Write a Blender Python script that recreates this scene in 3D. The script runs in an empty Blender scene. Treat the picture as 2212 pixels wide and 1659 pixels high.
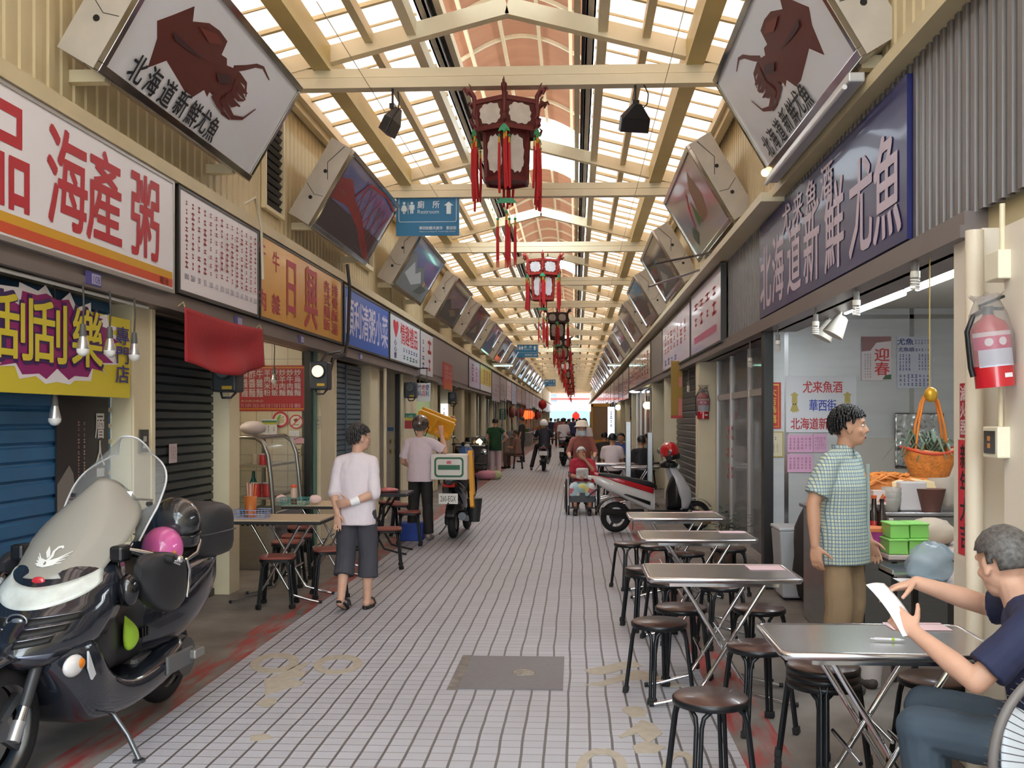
import bpy, math, random
from math import sin, cos, pi, radians
from mathutils import Vector as V, Matrix, Euler

random.seed(7)
S = bpy.context.scene
C = S.collection

# ---------------------------------------------------------------- camera
F, H, VPX, VPY, PSI = 2150.0, 1.65, 1243.0, 905.0, radians(2.6)
CX = VPX - F * math.tan(PSI)
cam = bpy.data.cameras.new('camera')
cam.sensor_width = 36.0
cam.lens = F / 2212 * 36.0
cam.shift_x = -(CX - 1106) / 2212
cam.shift_y = (VPY - 829.5) / 2212
cam.clip_end = 600
camo = bpy.data.objects.new('camera', cam)
C.objects.link(camo)
camo.location = (0, 0, H)
camo.rotation_euler = (radians(90), 0, PSI)
S.camera = camo

# ---------------------------------------------------------------- world: bright overcast sky
w = bpy.data.worlds.new('sky')
S.world = w
w.use_nodes = True
bg = w.node_tree.nodes['Background']
bg.inputs[0].default_value = (0.83, 0.93, 1.0, 1)
bg.inputs[1].default_value = 8.5
S.view_settings.view_transform = 'Standard'
S.view_settings.look = 'None'
S.view_settings.gamma = 1.0
S.view_settings.exposure = 0.12
S.view_settings.use_curve_mapping = False
S.cycles.use_denoising = True
S.cycles.use_light_tree = False
S.cycles.max_bounces = 7
S.cycles.diffuse_bounces = 4
S.cycles.glossy_bounces = 2
S.cycles.use_adaptive_sampling = True
S.cycles.adaptive_threshold = 0.05
S.cycles.transparent_max_bounces = 16
S.cycles.sample_clamp_indirect = 6.0

# ---------------------------------------------------------------- from a pixel of the 2212x1659 photograph to a place in the street
def ray(px, py):
    r = (px - CX) / F
    return V((r * cos(PSI) - sin(PSI), r * sin(PSI) + cos(PSI), (VPY - py) / F))
def at_z(px, py, z=0.0):
    d = ray(px, py); return V((0, 0, H)) + d * ((z - H) / d.z)
def at_x(px, py, x):
    d = ray(px, py); return V((0, 0, H)) + d * (x / d.x)
def at_y(px, py, y):
    d = ray(px, py); return V((0, 0, H)) + d * (y / d.y)

# ---------------------------------------------------------------- materials
def lin(c):
    return tuple(((v / 255) / 12.92 if v / 255 <= 0.04045 else ((v / 255 + 0.055) / 1.055) ** 2.4) for v in c[:3])
_m = {}
def mat(rgb, rough=0.5, metal=0.0, noise=0.0, ns=6.0, bump=0.0, bs=60.0, coat=0.0, spec=0.5, emit=0.0, trans=0.0, stretch=(1, 1, 1), alpha=1.0):
    key = (tuple(rgb), rough, metal, noise, ns, bump, bs, coat, spec, emit, trans, stretch, alpha)
    if key in _m: return _m[key]
    m = bpy.data.materials.new('m_%d_%d_%d' % tuple(rgb[:3])); m.use_nodes = True
    nt = m.node_tree; b = nt.nodes['Principled BSDF']
    col = (*lin(rgb), 1)
    b.inputs['Base Color'].default_value = col
    b.inputs['Roughness'].default_value = rough
    b.inputs['Metallic'].default_value = metal
    b.inputs['Specular IOR Level'].default_value = spec
    b.inputs['Coat Weight'].default_value = coat
    b.inputs['Coat Roughness'].default_value = 0.05
    b.inputs['Transmission Weight'].default_value = trans
    b.inputs['Alpha'].default_value = alpha
    if emit:
        b.inputs['Emission Color'].default_value = col
        b.inputs['Emission Strength'].default_value = emit
    if noise or bump:
        tc = nt.nodes.new('ShaderNodeTexCoord'); mp = nt.nodes.new('ShaderNodeMapping')
        mp.inputs['Scale'].default_value = stretch
        nt.links.new(tc.outputs['Object'], mp.inputs[0])
    if noise:
        n = nt.nodes.new('ShaderNodeTexNoise'); n.inputs['Scale'].default_value = ns; n.inputs['Detail'].default_value = 5
        nt.links.new(mp.outputs[0], n.inputs['Vector'])
        r = nt.nodes.new('ShaderNodeValToRGB')
        r.color_ramp.elements[0].position = 0.3; r.color_ramp.elements[1].position = 0.72
        r.color_ramp.elements[0].color = tuple(max(0, v * (1 - noise)) for v in col[:3]) + (1,)
        r.color_ramp.elements[1].color = tuple(min(1, v * (1 + noise * .6)) for v in col[:3]) + (1,)
        nt.links.new(n.outputs['Fac'], r.inputs[0]); nt.links.new(r.outputs[0], b.inputs['Base Color'])
    if bump:
        n2 = nt.nodes.new('ShaderNodeTexNoise'); n2.inputs['Scale'].default_value = bs; n2.inputs['Detail'].default_value = 3
        nt.links.new(mp.outputs[0], n2.inputs['Vector'])
        bp = nt.nodes.new('ShaderNodeBump'); bp.inputs['Strength'].default_value = bump; bp.inputs['Distance'].default_value = 0.02
        nt.links.new(n2.outputs['Fac'], bp.inputs['Height']); nt.links.new(bp.outputs[0], b.inputs['Normal'])
    _m[key] = m
    return m

def glass(tint=(240, 245, 245), a=0.25, rough=0.05, key=None):
    k = ('glass', tint, a, rough)
    if k in _m: return _m[k]
    m = bpy.data.materials.new('glass'); m.use_nodes = True; nt = m.node_tree
    nt.nodes.clear()
    o = nt.nodes.new('ShaderNodeOutputMaterial'); mx = nt.nodes.new('ShaderNodeMixShader')
    t = nt.nodes.new('ShaderNodeBsdfTransparent'); t.inputs[0].default_value = (*lin(tint), 1)
    g = nt.nodes.new('ShaderNodeBsdfPrincipled'); g.inputs['Base Color'].default_value = (*lin(tint), 1); g.inputs['Roughness'].default_value = rough
    mx.inputs[0].default_value = a
    nt.links.new(t.outputs[0], mx.inputs[1]); nt.links.new(g.outputs[0], mx.inputs[2]); nt.links.new(mx.outputs[0], o.inputs[0])
    _m[k] = m
    return m

STEEL = mat((188, 188, 190), 0.22, 1.0)
STEELB = mat((172, 172, 172), 0.34, 1.0, noise=.08, ns=3, stretch=(1, 1, 12))
CHROME = mat((215, 215, 218), 0.08, 1.0)
DARKM = mat((70, 70, 74), 0.4, .7)
BLACK = mat((22, 22, 25), 0.35)
BLACKG = mat((16, 17, 22), 0.12, coat=.6)
RUBBER = mat((24, 24, 26), 0.75)
CREAM = mat((226, 214, 182), 0.5, noise=.05, ns=3)
CREAMD = mat((205, 190, 150), 0.5, noise=.1, ns=3)
OLIVE = mat((196, 176, 116), 0.5, noise=.08, ns=2)
WHITE = mat((232, 232, 230), 0.4)
PAPER = mat((240, 238, 240), 0.7)
SKIN = mat((190, 142, 114), 0.55, noise=.08, ns=14)
SKINP = mat((208, 162, 138), 0.55, noise=.08, ns=14)
SKIND = mat((190, 138, 110), 0.55, noise=.08, ns=14)

# ---------------------------------------------------------------- mesh builder
def basis(d):
    d = V(d).normalized()
    a = V((0, 0, 1)) if abs(d.z) < .95 else V((1, 0, 0))
    x = a.cross(d).normalized(); y = d.cross(x)
    return x, y, d

class MB:
    def __init__(s): s.v, s.f, s.m, s.s = [], [], [], []
    def add(s, vs, fs, mi=0, sm=False, M=None):
        o = len(s.v)
        s.v += [tuple(M @ V(p)) for p in vs] if M is not None else [tuple(p) for p in vs]
        for f in fs:
            s.f.append(tuple(i + o for i in f)); s.m.append(mi); s.s.append(sm)
        return s
    def box(s, c, d, mi=0, rz=0.0, M=None, tx=1.0, ty=1.0):
        x, y, z = (q / 2 for q in d)
        vs = [(-x, -y, -z), (x, -y, -z), (x, y, -z), (-x, y, -z), (-x * tx, -y * ty, z), (x * tx, -y * ty, z), (x * tx, y * ty, z), (-x * tx, y * ty, z)]
        T = Matrix.Translation(V(c)) @ Matrix.Rotation(rz, 4, 'Z')
        if M is not None: T = M @ T
        return s.add(vs, [(3, 2, 1, 0), (4, 5, 6, 7), (0, 1, 5, 4), (1, 2, 6, 5), (2, 3, 7, 6), (3, 0, 4, 7)], mi, False, T)
    def bx(s, a, b, mi=0, M=None):
        return s.box([(p + q) / 2 for p, q in zip(a, b)], [abs(q - p) for p, q in zip(a, b)], mi, 0, M)
    def bar(s, a, b, wd, h, mi=0, up=(0, 0, 1)):
        a, b = V(a), V(b); d = (b - a); L = d.length; d = d.normalized()
        x = d.cross(V(up)).normalized(); y = x.cross(d)
        M = Matrix((x, d, y)).transposed().to_4x4(); M.translation = (a + b) / 2
        return s.box((0, 0, 0), (wd, L, h), mi, 0, M)
    def loft(s, rings, mi=0, sm=True, cap=True, M=None, closed=False):
        n = len(rings[0]); vs = [p for r in rings for p in r]; fs = []
        k = len(rings)
        for i in range(k if closed else k - 1):
            a, b = i * n, ((i + 1) % k) * n
            for j in range(n):
                j2 = (j + 1) % n
                fs.append((a + j, a + j2, b + j2, b + j))
        s.add(vs, fs, mi, sm, M)
        if cap and not closed:
            s.add(rings[0], [tuple(range(n))[::-1]], mi, False, M); s.add(rings[-1], [tuple(range(n))], mi, False, M)
        return s
    def cyl(s, a, b, r, r2=None, n=14, mi=0, cap=True, sm=True, M=None):
        a, b = V(a), V(b); r2 = r if r2 is None else r2
        x, y, d = basis(b - a)
        R = [[p + (x * cos(t) + y * sin(t)) * q for t in [2 * pi * i / n for i in range(n)]] for p, q in ((a, r), (b, r2))]
        return s.loft(R, mi, sm, cap, M)
    def tube(s, pts, r, n=8, mi=0, closed=False, M=None, flat=1.0):
        pts = [V(p) for p in pts]; k = len(pts); rr = r if isinstance(r, (list, tuple)) else [r] * k
        rings = []; px = None
        for i, p in enumerate(pts):
            if closed: d = pts[(i + 1) % k] - pts[i - 1]
            else: d = pts[min(i + 1, k - 1)] - pts[max(i - 1, 0)]
            if d.length < 1e-9: d = V((0, 0, 1))
            d = d.normalized()
            if px is None: x, y, _ = basis(d)
            else:
                x = px - d * px.dot(d); x = x.normalized() if x.length > 1e-6 else basis(d)[0]; y = d.cross(x)
            px = x
            rings.append([p + (x * cos(t) + y * sin(t) * flat) * rr[i] for t in [2 * pi * j / n for j in range(n)]])
        return s.loft(rings, mi, True, not closed, M, closed)
    def lathe(s, prof, M=None, n=20, mi=0, sm=True, cap=True):
        rings = [[(r * cos(2 * pi * j / n), r * sin(2 * pi * j / n), z) for j in range(n)] for r, z in prof]
        return s.loft(rings, mi, sm, cap, M)
    def ell(s, c, r, mi=0, n=16, k=10, M=None, z0=-1.0, z1=1.0):
        a0, a1 = math.asin(z0), math.asin(z1)
        r = (r, r, r) if not isinstance(r, (tuple, list)) else r
        rings = []
        for i in range(k + 1):
            a = a0 + (a1 - a0) * i / k
            q = max(cos(a), 0.002)
            rings.append([(c[0] + r[0] * q * cos(2 * pi * j / n), c[1] + r[1] * q * sin(2 * pi * j / n), c[2] + r[2] * sin(a)) for j in range(n)])
        return s.loft(rings, mi, True, True, M)
    def cap2(s, a, b, r, r2=None, n=14, mi=0):
        a, b = V(a), V(b); r2 = r if r2 is None else r2
        if (b - a).length < 1e-5: b = a + V((0, 0, 1e-4))
        x, y, d = basis(b - a); rings = []
        for i in range(5):
            t = -pi / 2 + i * pi / 8
            rings.append((a + d * r * sin(t), max(r * cos(t), .0006)))
        rings.append((a, r)); rings.append((b, r2))
        for i in range(1, 6):
            t = i * pi / 10
            rings.append((b + d * r2 * sin(t), max(r2 * cos(t), .0006)))
        return s.loft([[p + (x * cos(2 * pi * j / n) + y * sin(2 * pi * j / n)) * q for j in range(n)] for p, q in rings], mi, True, True)
    def prism(s, pts, t, M=None, mi=0, sm=False):
        n = len(pts)
        ar = sum(pts[i][0] * pts[(i + 1) % n][1] - pts[(i + 1) % n][0] * pts[i][1] for i in range(n))
        if ar < 0: pts = pts[::-1]
        vs = [(x, y, 0) for x, y in pts] + [(x, y, t) for x, y in pts]
        fs = [tuple(range(n))[::-1], tuple(range(n, 2 * n))] + [(i, (i + 1) % n, n + (i + 1) % n, n + i) for i in range(n)]
        return s.add(vs, fs, mi, sm, M)
    def grid(s, fn, nu, nv, mi=0, sm=True, M=None):
        vs = [fn(i / nu, j / nv) for j in range(nv + 1) for i in range(nu + 1)]
        fs = [(j * (nu + 1) + i, j * (nu + 1) + i + 1, (j + 1) * (nu + 1) + i + 1, (j + 1) * (nu + 1) + i) for j in range(nv) for i in range(nu)]
        return s.add(vs, fs, mi, sm, M)
    def mesh(s, name, mats):
        me = bpy.data.meshes.new(name)
        me.from_pydata(s.v, [], s.f)
        for m in (mats if isinstance(mats, (list, tuple)) else [mats]): me.materials.append(m)
        me.polygons.foreach_set('material_index', s.m)
        me.polygons.foreach_set('use_smooth', s.s)
        me.update()
        return me
    def build(s, name, mats, parent=None, bevel=0.0, solid=0.0, sub=0, loc=None, seg=2):
        o = bpy.data.objects.new(name, s.mesh(name, mats)); C.objects.link(o)
        if parent is not None: o.parent = parent
        if loc is not None: o.location = loc
        if solid:
            md = o.modifiers.new('solid', 'SOLIDIFY'); md.thickness = solid; md.offset = 0
        if bevel:
            md = o.modifiers.new('bevel', 'BEVEL'); md.width = bevel; md.segments = seg; md.limit_method = 'ANGLE'; md.angle_limit = radians(40)
        if sub:
            md = o.modifiers.new('sub', 'SUBSURF'); md.levels = sub; md.render_levels = sub
        return o

def tag(o, label=None, cat=None, group=None, kind=None):
    if label: o['label'] = label
    if cat: o['category'] = cat
    if group: o['group'] = group
    if kind: o['kind'] = kind
    return o
def thing(name, label, cat, loc=(0, 0, 0), rz=0.0, group=None, M=None):
    o = bpy.data.objects.new(name, None); C.objects.link(o)
    o.empty_display_size = .1
    if M is not None: o.matrix_world = M
    else: o.location = loc; o.rotation_euler = (0, 0, rz)
    return tag(o, label, cat, group)
def struct(mb, name, m, parent=None, **k):
    return tag(mb.build(name, m, parent, **k), kind='structure')
def kids(o): return [c for c in bpy.data.objects if c.parent == o]
_kid = {}
def dup(root, loc=None, rz=None, label=None, group=None):
    if root.name not in _kid:
        _kid[root.name] = [(c, kids(c)) for c in kids(root)]
    r = root.copy(); C.objects.link(r)
    if loc is not None: r.location = loc
    if rz is not None: r.rotation_euler = (0, 0, rz)
    if label: r['label'] = label
    if group: r['group'] = group
    for c, gs in _kid[root.name]:
        d = c.copy(); C.objects.link(d); d.parent = r
        for g in gs:
            e = g.copy(); C.objects.link(e); e.parent = d
    return r

# ---------------------------------------------------------------- lettering
_g = {}
def glyph(ch, off=0.012):
    off, k = 0.0, ch
    if k in _g: return _g[k]
    cu = bpy.data.curves.new('letter', 'FONT'); cu.body = ch; cu.size = 1.0; cu.offset = off; cu.resolution_u = 2
    ob = bpy.data.objects.new('letter', cu); C.objects.link(ob)
    bpy.context.view_layer.update()
    me = bpy.data.meshes.new_from_object(ob.evaluated_get(bpy.context.evaluated_depsgraph_get()))
    vs = [tuple(v.co) for v in me.vertices]; fs = [tuple(p.vertices) for p in me.polygons]
    bpy.data.objects.remove(ob); bpy.data.curves.remove(cu); bpy.data.meshes.remove(me)
    _g[k] = (vs, fs)
    return _g[k]
_em = None
def put_char(mb, ch, cx, cy, cw, chh, z, Fm, off=0.017):
    global _em
    if ch in ' \u3000': return
    if _em is None:
        vs, _ = glyph('國', 0.0)
        xs = [p[0] for p in vs]; ys = [p[1] for p in vs]
        _em = ((min(xs) + max(xs)) / 2, (min(ys) + max(ys)) / 2, max(max(xs) - min(xs), max(ys) - min(ys)) * 1.03)
    vs, fs = glyph(ch, off)
    if not vs: return
    if ord(ch) > 0x2000: ex, ey, es = _em; sx, sy = cw / es, chh / es
    else:
        xs = [p[0] for p in vs]; ys = [p[1] for p in vs]
        ex = (min(xs) + max(xs)) / 2; ey = 0.36; sy = chh / 0.74; sx = min(cw / max(max(xs) - min(xs), .3), sy * 1.3) if ch not in '1I.-il|' else sy
    b = off if ord(ch) > 0x2000 else 0
    for i, (dx, dy) in enumerate(((-b, -b * .7), (b, b * .7), (b * .8, -b * .6), (-b * .8, b * .6)) if b else ((0, 0),)):
        mb.add([((p[0] - ex + dx) * sx + cx, (p[1] - ey + dy) * sy + cy, z + .00016 * i) for p in vs], fs, 0, False, Fm)
def put_str(mb, text, cx, cy, wd, h, z, Fm, off=0.005):
    vs, fs = glyph(text, off)
    if not vs: return
    xs = [p[0] for p in vs]; ys = [p[1] for p in vs]
    sx = wd / (max(xs) - min(xs)); sy = h / (max(ys) - min(ys)); ex = (min(xs) + max(xs)) / 2; ey = (min(ys) + max(ys)) / 2
    mb.add([((p[0] - ex) * sx + cx, (p[1] - ey) * sy + cy, z) for p in vs], fs, 0, False, Fm)

def fr(side, x, y, z):
    """a wall's own frame: u along the reading direction, v up, n out of the wall"""
    u = {'L': V((0, 1, 0)), 'R': V((0, -1, 0)), 'F': V((1, 0, 0)), 'B': V((-1, 0, 0))}[side]
    v = V((0, 0, 1)); n = u.cross(v)
    M = Matrix((u, v, n)).transposed().to_4x4(); M.translation = V((x, y, z))
    return M

def marks(items, Fm, parent, z0):
    """lettering, stripes and pictures on a board, one mesh per colour and kind"""
    acc = {}
    for i, it in enumerate(items):
        k, col = it[0], it[-1]
        nm = {'t': 'lettering', 'v': 'lettering', 's': 'lettering', 'r': 'stripe', 'p': 'picture', 'c': 'picture', 'o': 'ring', 'd': 'lettering'}[k]
        mb = acc.setdefault((nm, tuple(col) if not isinstance(col, bpy.types.Material) else col), MB())
        z = z0 + .0012 + .0007 * min(i, 14)
        if k == 't':
            _, tx, cx, cy, cw, ch, _c = it
            for j, c in enumerate(tx): put_char(mb, c, cx + (j - (len(tx) - 1) / 2) * cw, cy, cw * .92, ch, z, Fm)
        elif k == 'v':
            _, tx, cx, top, cw, ch, _c = it
            for j, c in enumerate(tx): put_char(mb, c, cx, top - (j + .5) * ch, cw, ch * .9, z, Fm)
        elif k == 's': put_str(mb, it[1], it[2], it[3], it[4], it[5], z, Fm)
        elif k == 'r':
            _, a, b, c, d, _c = it; mb.add([(a, b, z), (c, b, z), (c, d, z), (a, d, z)], [(0, 1, 2, 3)], 0, False, Fm)
        elif k == 'p': mb.add([(p[0], p[1], z) for p in it[1]], [tuple(range(len(it[1])))], 0, False, Fm)
        elif k == 'c':
            _, a, b, r, _c = it; mb.add([(a + r * cos(t * pi / 14), b + r * sin(t * pi / 14), z) for t in range(28)], [tuple(range(28))], 0, False, Fm)
        elif k == 'o':
            _, a, b, r, q, _c = it; n = 28
            mb.add([(a + s * cos(t * 2 * pi / n), b + s * sin(t * 2 * pi / n), z) for s in (r, q) for t in range(n)], [(t, (t + 1) % n, n + (t + 1) % n, n + t) for t in range(n)], 0, False, Fm)
        elif k == 'd':   # strokes too small to read
            _, a, b, c, d, nx, ny, _c = it
            for q in range(nx):
                for r_ in range(ny):
                    x = a + (c - a) * (q + .5) / nx; y = b + (d - b) * (r_ + .5) / ny
                    hw, hh = (c - a) / nx * random.uniform(.16, .36), (d - b) / ny * random.uniform(.2, .42)
                    mb.add([(x - hw, y - hh, z), (x + hw, y - hh, z), (x + hw, y - hh * .5, z), (x - hw, y - hh * .5, z), (x - hw * .3, y - hh, z), (x + hw * .2, y - hh, z), (x + hw * .2, y + hh, z), (x - hw * .3, y + hh, z),
                            (x - hw, y + hh * .4, z), (x + hw, y + hh * .4, z), (x + hw, y + hh * .8, z), (x - hw, y + hh * .8, z)], [(0, 1, 2, 3), (4, 5, 6, 7), (8, 9, 10, 11)], 0, False, Fm)
    for (nm, col), mb in acc.items():
        mb.build(nm, col if isinstance(col, bpy.types.Material) else mat(col, .5), parent)

def board(name, label, cat, Fm, wd, h, bgm, items, th=.05, frame=None, group=None, fw=.03):
    """a flat sign with panel, frame and lettering; Fm's origin is its lower corner at the start of the text"""
    r = thing(name, label, cat, M=Matrix.Translation(Fm.translation), group=group)
    L = Fm.copy(); L.translation = V((0, 0, 0))
    MB().bx((0, 0, -th), (wd, h, 0), 0, L).build('panel', bgm, r)
    if frame is not None:
        f = MB()
        for a, b in (((-fw, -fw, -th), (wd + fw, 0, .008)), ((-fw, h, -th), (wd + fw, h + fw, .008)), ((-fw, 0, -th), (0, h, .008)), ((wd, 0, -th), (wd + fw, h, .008))): f.bx(a, b, 0, L)
        f.build('frame', frame, r)
    marks(items, L, r, 0)
    return r
# ================================================================ the arcade itself
XL, XR = -3.25, 1.85           # fronts of the pillars on the two sides
YE = 132.0                     # far end of the roof
BAY, T0 = 5.05, 10.2           # roof trusses
XM = -0.7

def tile_material():
    m = bpy.data.materials.new('paving'); m.use_nodes = True; nt = m.node_tree; b = nt.nodes['Principled BSDF']
    N, Lk = nt.nodes.new, nt.links.new
    tc = N('ShaderNodeTexCoord'); sp = N('ShaderNodeSeparateXYZ'); Lk(tc.outputs['Object'], sp.inputs[0])
    def math_(op, a, c=None, d=None):
        n = N('ShaderNodeMath'); n.operation = op
        for i, q in enumerate((a, c, d)):
            if q is None: continue
            if isinstance(q, (int, float)): n.inputs[i].default_value = q
            else: Lk(q, n.inputs[i])
        return n.outputs[0]
    wob = N('ShaderNodeTexNoise'); wob.inputs['Scale'].default_value = 1.3; Lk(tc.outputs['Object'], wob.inputs['Vector'])
    xs = math_('ADD', sp.outputs['X'], math_('MULTIPLY', wob.outputs['Fac'], .03))
    u = math_('DIVIDE', math_('ADD', xs, 20), .1135); v = math_('DIVIDE', sp.outputs['Y'], .104)
    fu = math_('FRACT', u); fv = math_('FRACT', v)
    gu = math_('LESS_THAN', math_('ABSOLUTE', math_('SUBTRACT', fu, .5)), .44)
    gv = math_('LESS_THAN', math_('ABSOLUTE', math_('SUBTRACT', fv, .5)), .468)
    cv = N('ShaderNodeCombineXYZ'); Lk(math_('FLOOR', u), cv.inputs[0]); Lk(math_('FLOOR', v), cv.inputs[1])
    wn = N('ShaderNodeTexWhiteNoise'); Lk(cv.outputs[0], wn.inputs['Vector'])
    st = N('ShaderNodeTexNoise'); st.inputs['Scale'].default_value = .55; st.inputs['Detail'].default_value = 7; Lk(tc.outputs['Object'], st.inputs['Vector'])
    fine = N('ShaderNodeTexNoise'); fine.inputs['Scale'].default_value = 90; Lk(tc.outputs['Object'], fine.inputs['Vector'])
    val = math_('ADD', math_('ADD', .70, math_('MULTIPLY', wn.outputs['Value'], .10)), math_('ADD', math_('MULTIPLY', st.outputs['Fac'], .36), math_('MULTIPLY', fine.outputs['Fac'], .16)))
    base = N('ShaderNodeMix'); base.data_type = 'RGBA'; base.blend_type = 'MULTIPLY'; base.inputs[0].default_value = 1
    base.inputs[6].default_value = (*lin((172, 172, 180)), 1)
    cc = N('ShaderNodeCombineColor'); 
    for i in range(3): Lk(val, cc.inputs[i])
    Lk(cc.outputs[0], base.inputs[7])
    g1 = N('ShaderNodeMix'); g1.data_type = 'RGBA'; Lk(gv, g1.inputs[0]); g1.inputs[6].default_value = (*lin((116, 108, 106)), 1); Lk(base.outputs[2], g1.inputs[7])
    g2 = N('ShaderNodeMix'); g2.data_type = 'RGBA'; Lk(gu, g2.inputs[0]); g2.inputs[6].default_value = (*lin((92, 88, 88)), 1); Lk(g1.outputs[2], g2.inputs[7])
    Lk(g2.outputs[2], b.inputs['Base Color'])
    hgt = math_('MULTIPLY', gu, math_('ADD', .5, math_('MULTIPLY', gv, .5)))
    bp = N('ShaderNodeBump'); bp.inputs['Strength'].default_value = .5; bp.inputs['Distance'].default_value = .006; Lk(hgt, bp.inputs['Height']); Lk(bp.outputs[0], b.inputs['Normal'])
    b.inputs['Roughness'].default_value = .5
    return m

def kerb_material():
    """dark concrete with a worn red line along its inner edge"""
    m = bpy.data.materials.new('concrete'); m.use_nodes = True; nt = m.node_tree; b = nt.nodes['Principled BSDF']
    N, Lk = nt.nodes.new, nt.links.new
    tc = N('ShaderNodeTexCoord'); sp = N('ShaderNodeSeparateXYZ'); Lk(tc.outputs['Object'], sp.inputs[0])
    n1 = N('ShaderNodeTexNoise'); n1.inputs['Scale'].default_value = 2.2; n1.inputs['Detail'].default_value = 8; Lk(tc.outputs['Object'], n1.inputs['Vector'])
    r1 = N('ShaderNodeValToRGB'); r1.color_ramp.elements[0].position = .3; r1.color_ramp.elements[1].position = .75
    r1.color_ramp.elements[0].color = (*lin((98, 91, 86)), 1); r1.color_ramp.elements[1].color = (*lin((148, 140, 134)), 1); Lk(n1.outputs['Fac'], r1.inputs[0])
    mp = N('ShaderNodeMapping'); mp.inputs['Scale'].default_value = (9, 1.6, 1); Lk(tc.outputs['Object'], mp.inputs[0])
    n2 = N('ShaderNodeTexNoise'); n2.inputs['Scale'].default_value = 1.5; n2.inputs['Detail'].default_value = 6; Lk(mp.outputs[0], n2.inputs['Vector'])
    ax = N('ShaderNodeMath'); ax.operation = 'ADD'; ax.inputs[1].default_value = .735; Lk(sp.outputs['X'], ax.inputs[0])
    ab = N('ShaderNodeMath'); ab.operation = 'ABSOLUTE'; Lk(ax.outputs[0], ab.inputs[0])
    ls = N('ShaderNodeMapRange'); ls.inputs[1].default_value = 1.545; ls.inputs[2].default_value = 1.80; ls.inputs[3].default_value = 1; ls.inputs[4].default_value = 0; Lk(ab.outputs[0], ls.inputs[0])
    st = N('ShaderNodeMath'); st.operation = 'GREATER_THAN'; st.inputs[1].default_value = 0.02; Lk(ls.outputs[0], st.inputs[0])
    wr = N('ShaderNodeValToRGB'); wr.color_ramp.elements[0].position = .42; wr.color_ramp.elements[1].position = .62; Lk(n2.outputs['Fac'], wr.inputs[0])
    mu = N('ShaderNodeMath'); mu.operation = 'MULTIPLY'; Lk(st.outputs[0], mu.inputs[0]); Lk(wr.outputs[0], mu.inputs[1])
    mx = N('ShaderNodeMix'); mx.data_type = 'RGBA'; Lk(mu.outputs[0], mx.inputs[0]); Lk(r1.outputs[0], mx.inputs[6]); mx.inputs[7].default_value = (*lin((158, 60, 56)), 1)
    Lk(mx.outputs[2], b.inputs['Base Color']); b.inputs['Roughness'].default_value = .55
    return m

def sheet_material(rgb, tr):
    m = bpy.data.materials.new('roof sheet'); m.use_nodes = True; nt = m.node_tree; nt.nodes.clear()
    N, Lk = nt.nodes.new, nt.links.new
    o = N('ShaderNodeOutputMaterial'); mx = N('ShaderNodeMixShader'); d = N('ShaderNodeBsdfDiffuse'); t = N('ShaderNodeBsdfTranslucent')
    tc = N('ShaderNodeTexCoord'); n = N('ShaderNodeTexNoise'); n.inputs['Scale'].default_value = 1.2; n.inputs['Detail'].default_value = 6
    mp = N('ShaderNodeMapping'); mp.inputs['Scale'].default_value = (.6, 3, .6); Lk(tc.outputs['Object'], mp.inputs[0]); Lk(mp.outputs[0], n.inputs['Vector'])
    r = N('ShaderNodeValToRGB'); r.color_ramp.elements[0].position = .3; r.color_ramp.elements[1].position = .7
    c = lin(rgb)
    r.color_ramp.elements[0].color = tuple(v * .8 for v in c) + (1,); r.color_ramp.elements[1].color = (*c, 1)
    Lk(n.outputs['Fac'], r.inputs[0]); Lk(r.outputs[0], d.inputs[0]); Lk(r.outputs[0], t.inputs[0])
    mx.inputs[0].default_value = tr
    Lk(d.outputs[0], mx.inputs[1]); Lk(t.outputs[0], mx.inputs[2]); Lk(mx.outputs[0], o.inputs[0])
    return m

TILE, KERB = tile_material(), kerb_material()
SHEET = sheet_material((250, 218, 198), .29)
VAULT = sheet_material((158, 112, 86), .12)
SOFFIT = mat((92, 84, 84), .45, noise=.12)
FASCIA = mat((128, 118, 116), .38, .35, noise=.1, ns=2)
DARKROOM = mat((88, 82, 78), .7)

# floor: tiled carriageway and two concrete strips
struct(MB().bx((-2.28, -15, -.12), (.81, 190, 0)), 'floor', TILE)
k = MB(); k.bx((-7, -15, -.12), (-2.28, 190, -.004)); struct(k, 'floor', KERB)
k = MB(); k.bx((.81, -15, -.12), (6, 190, -.004)); struct(k, 'floor', KERB)

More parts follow.
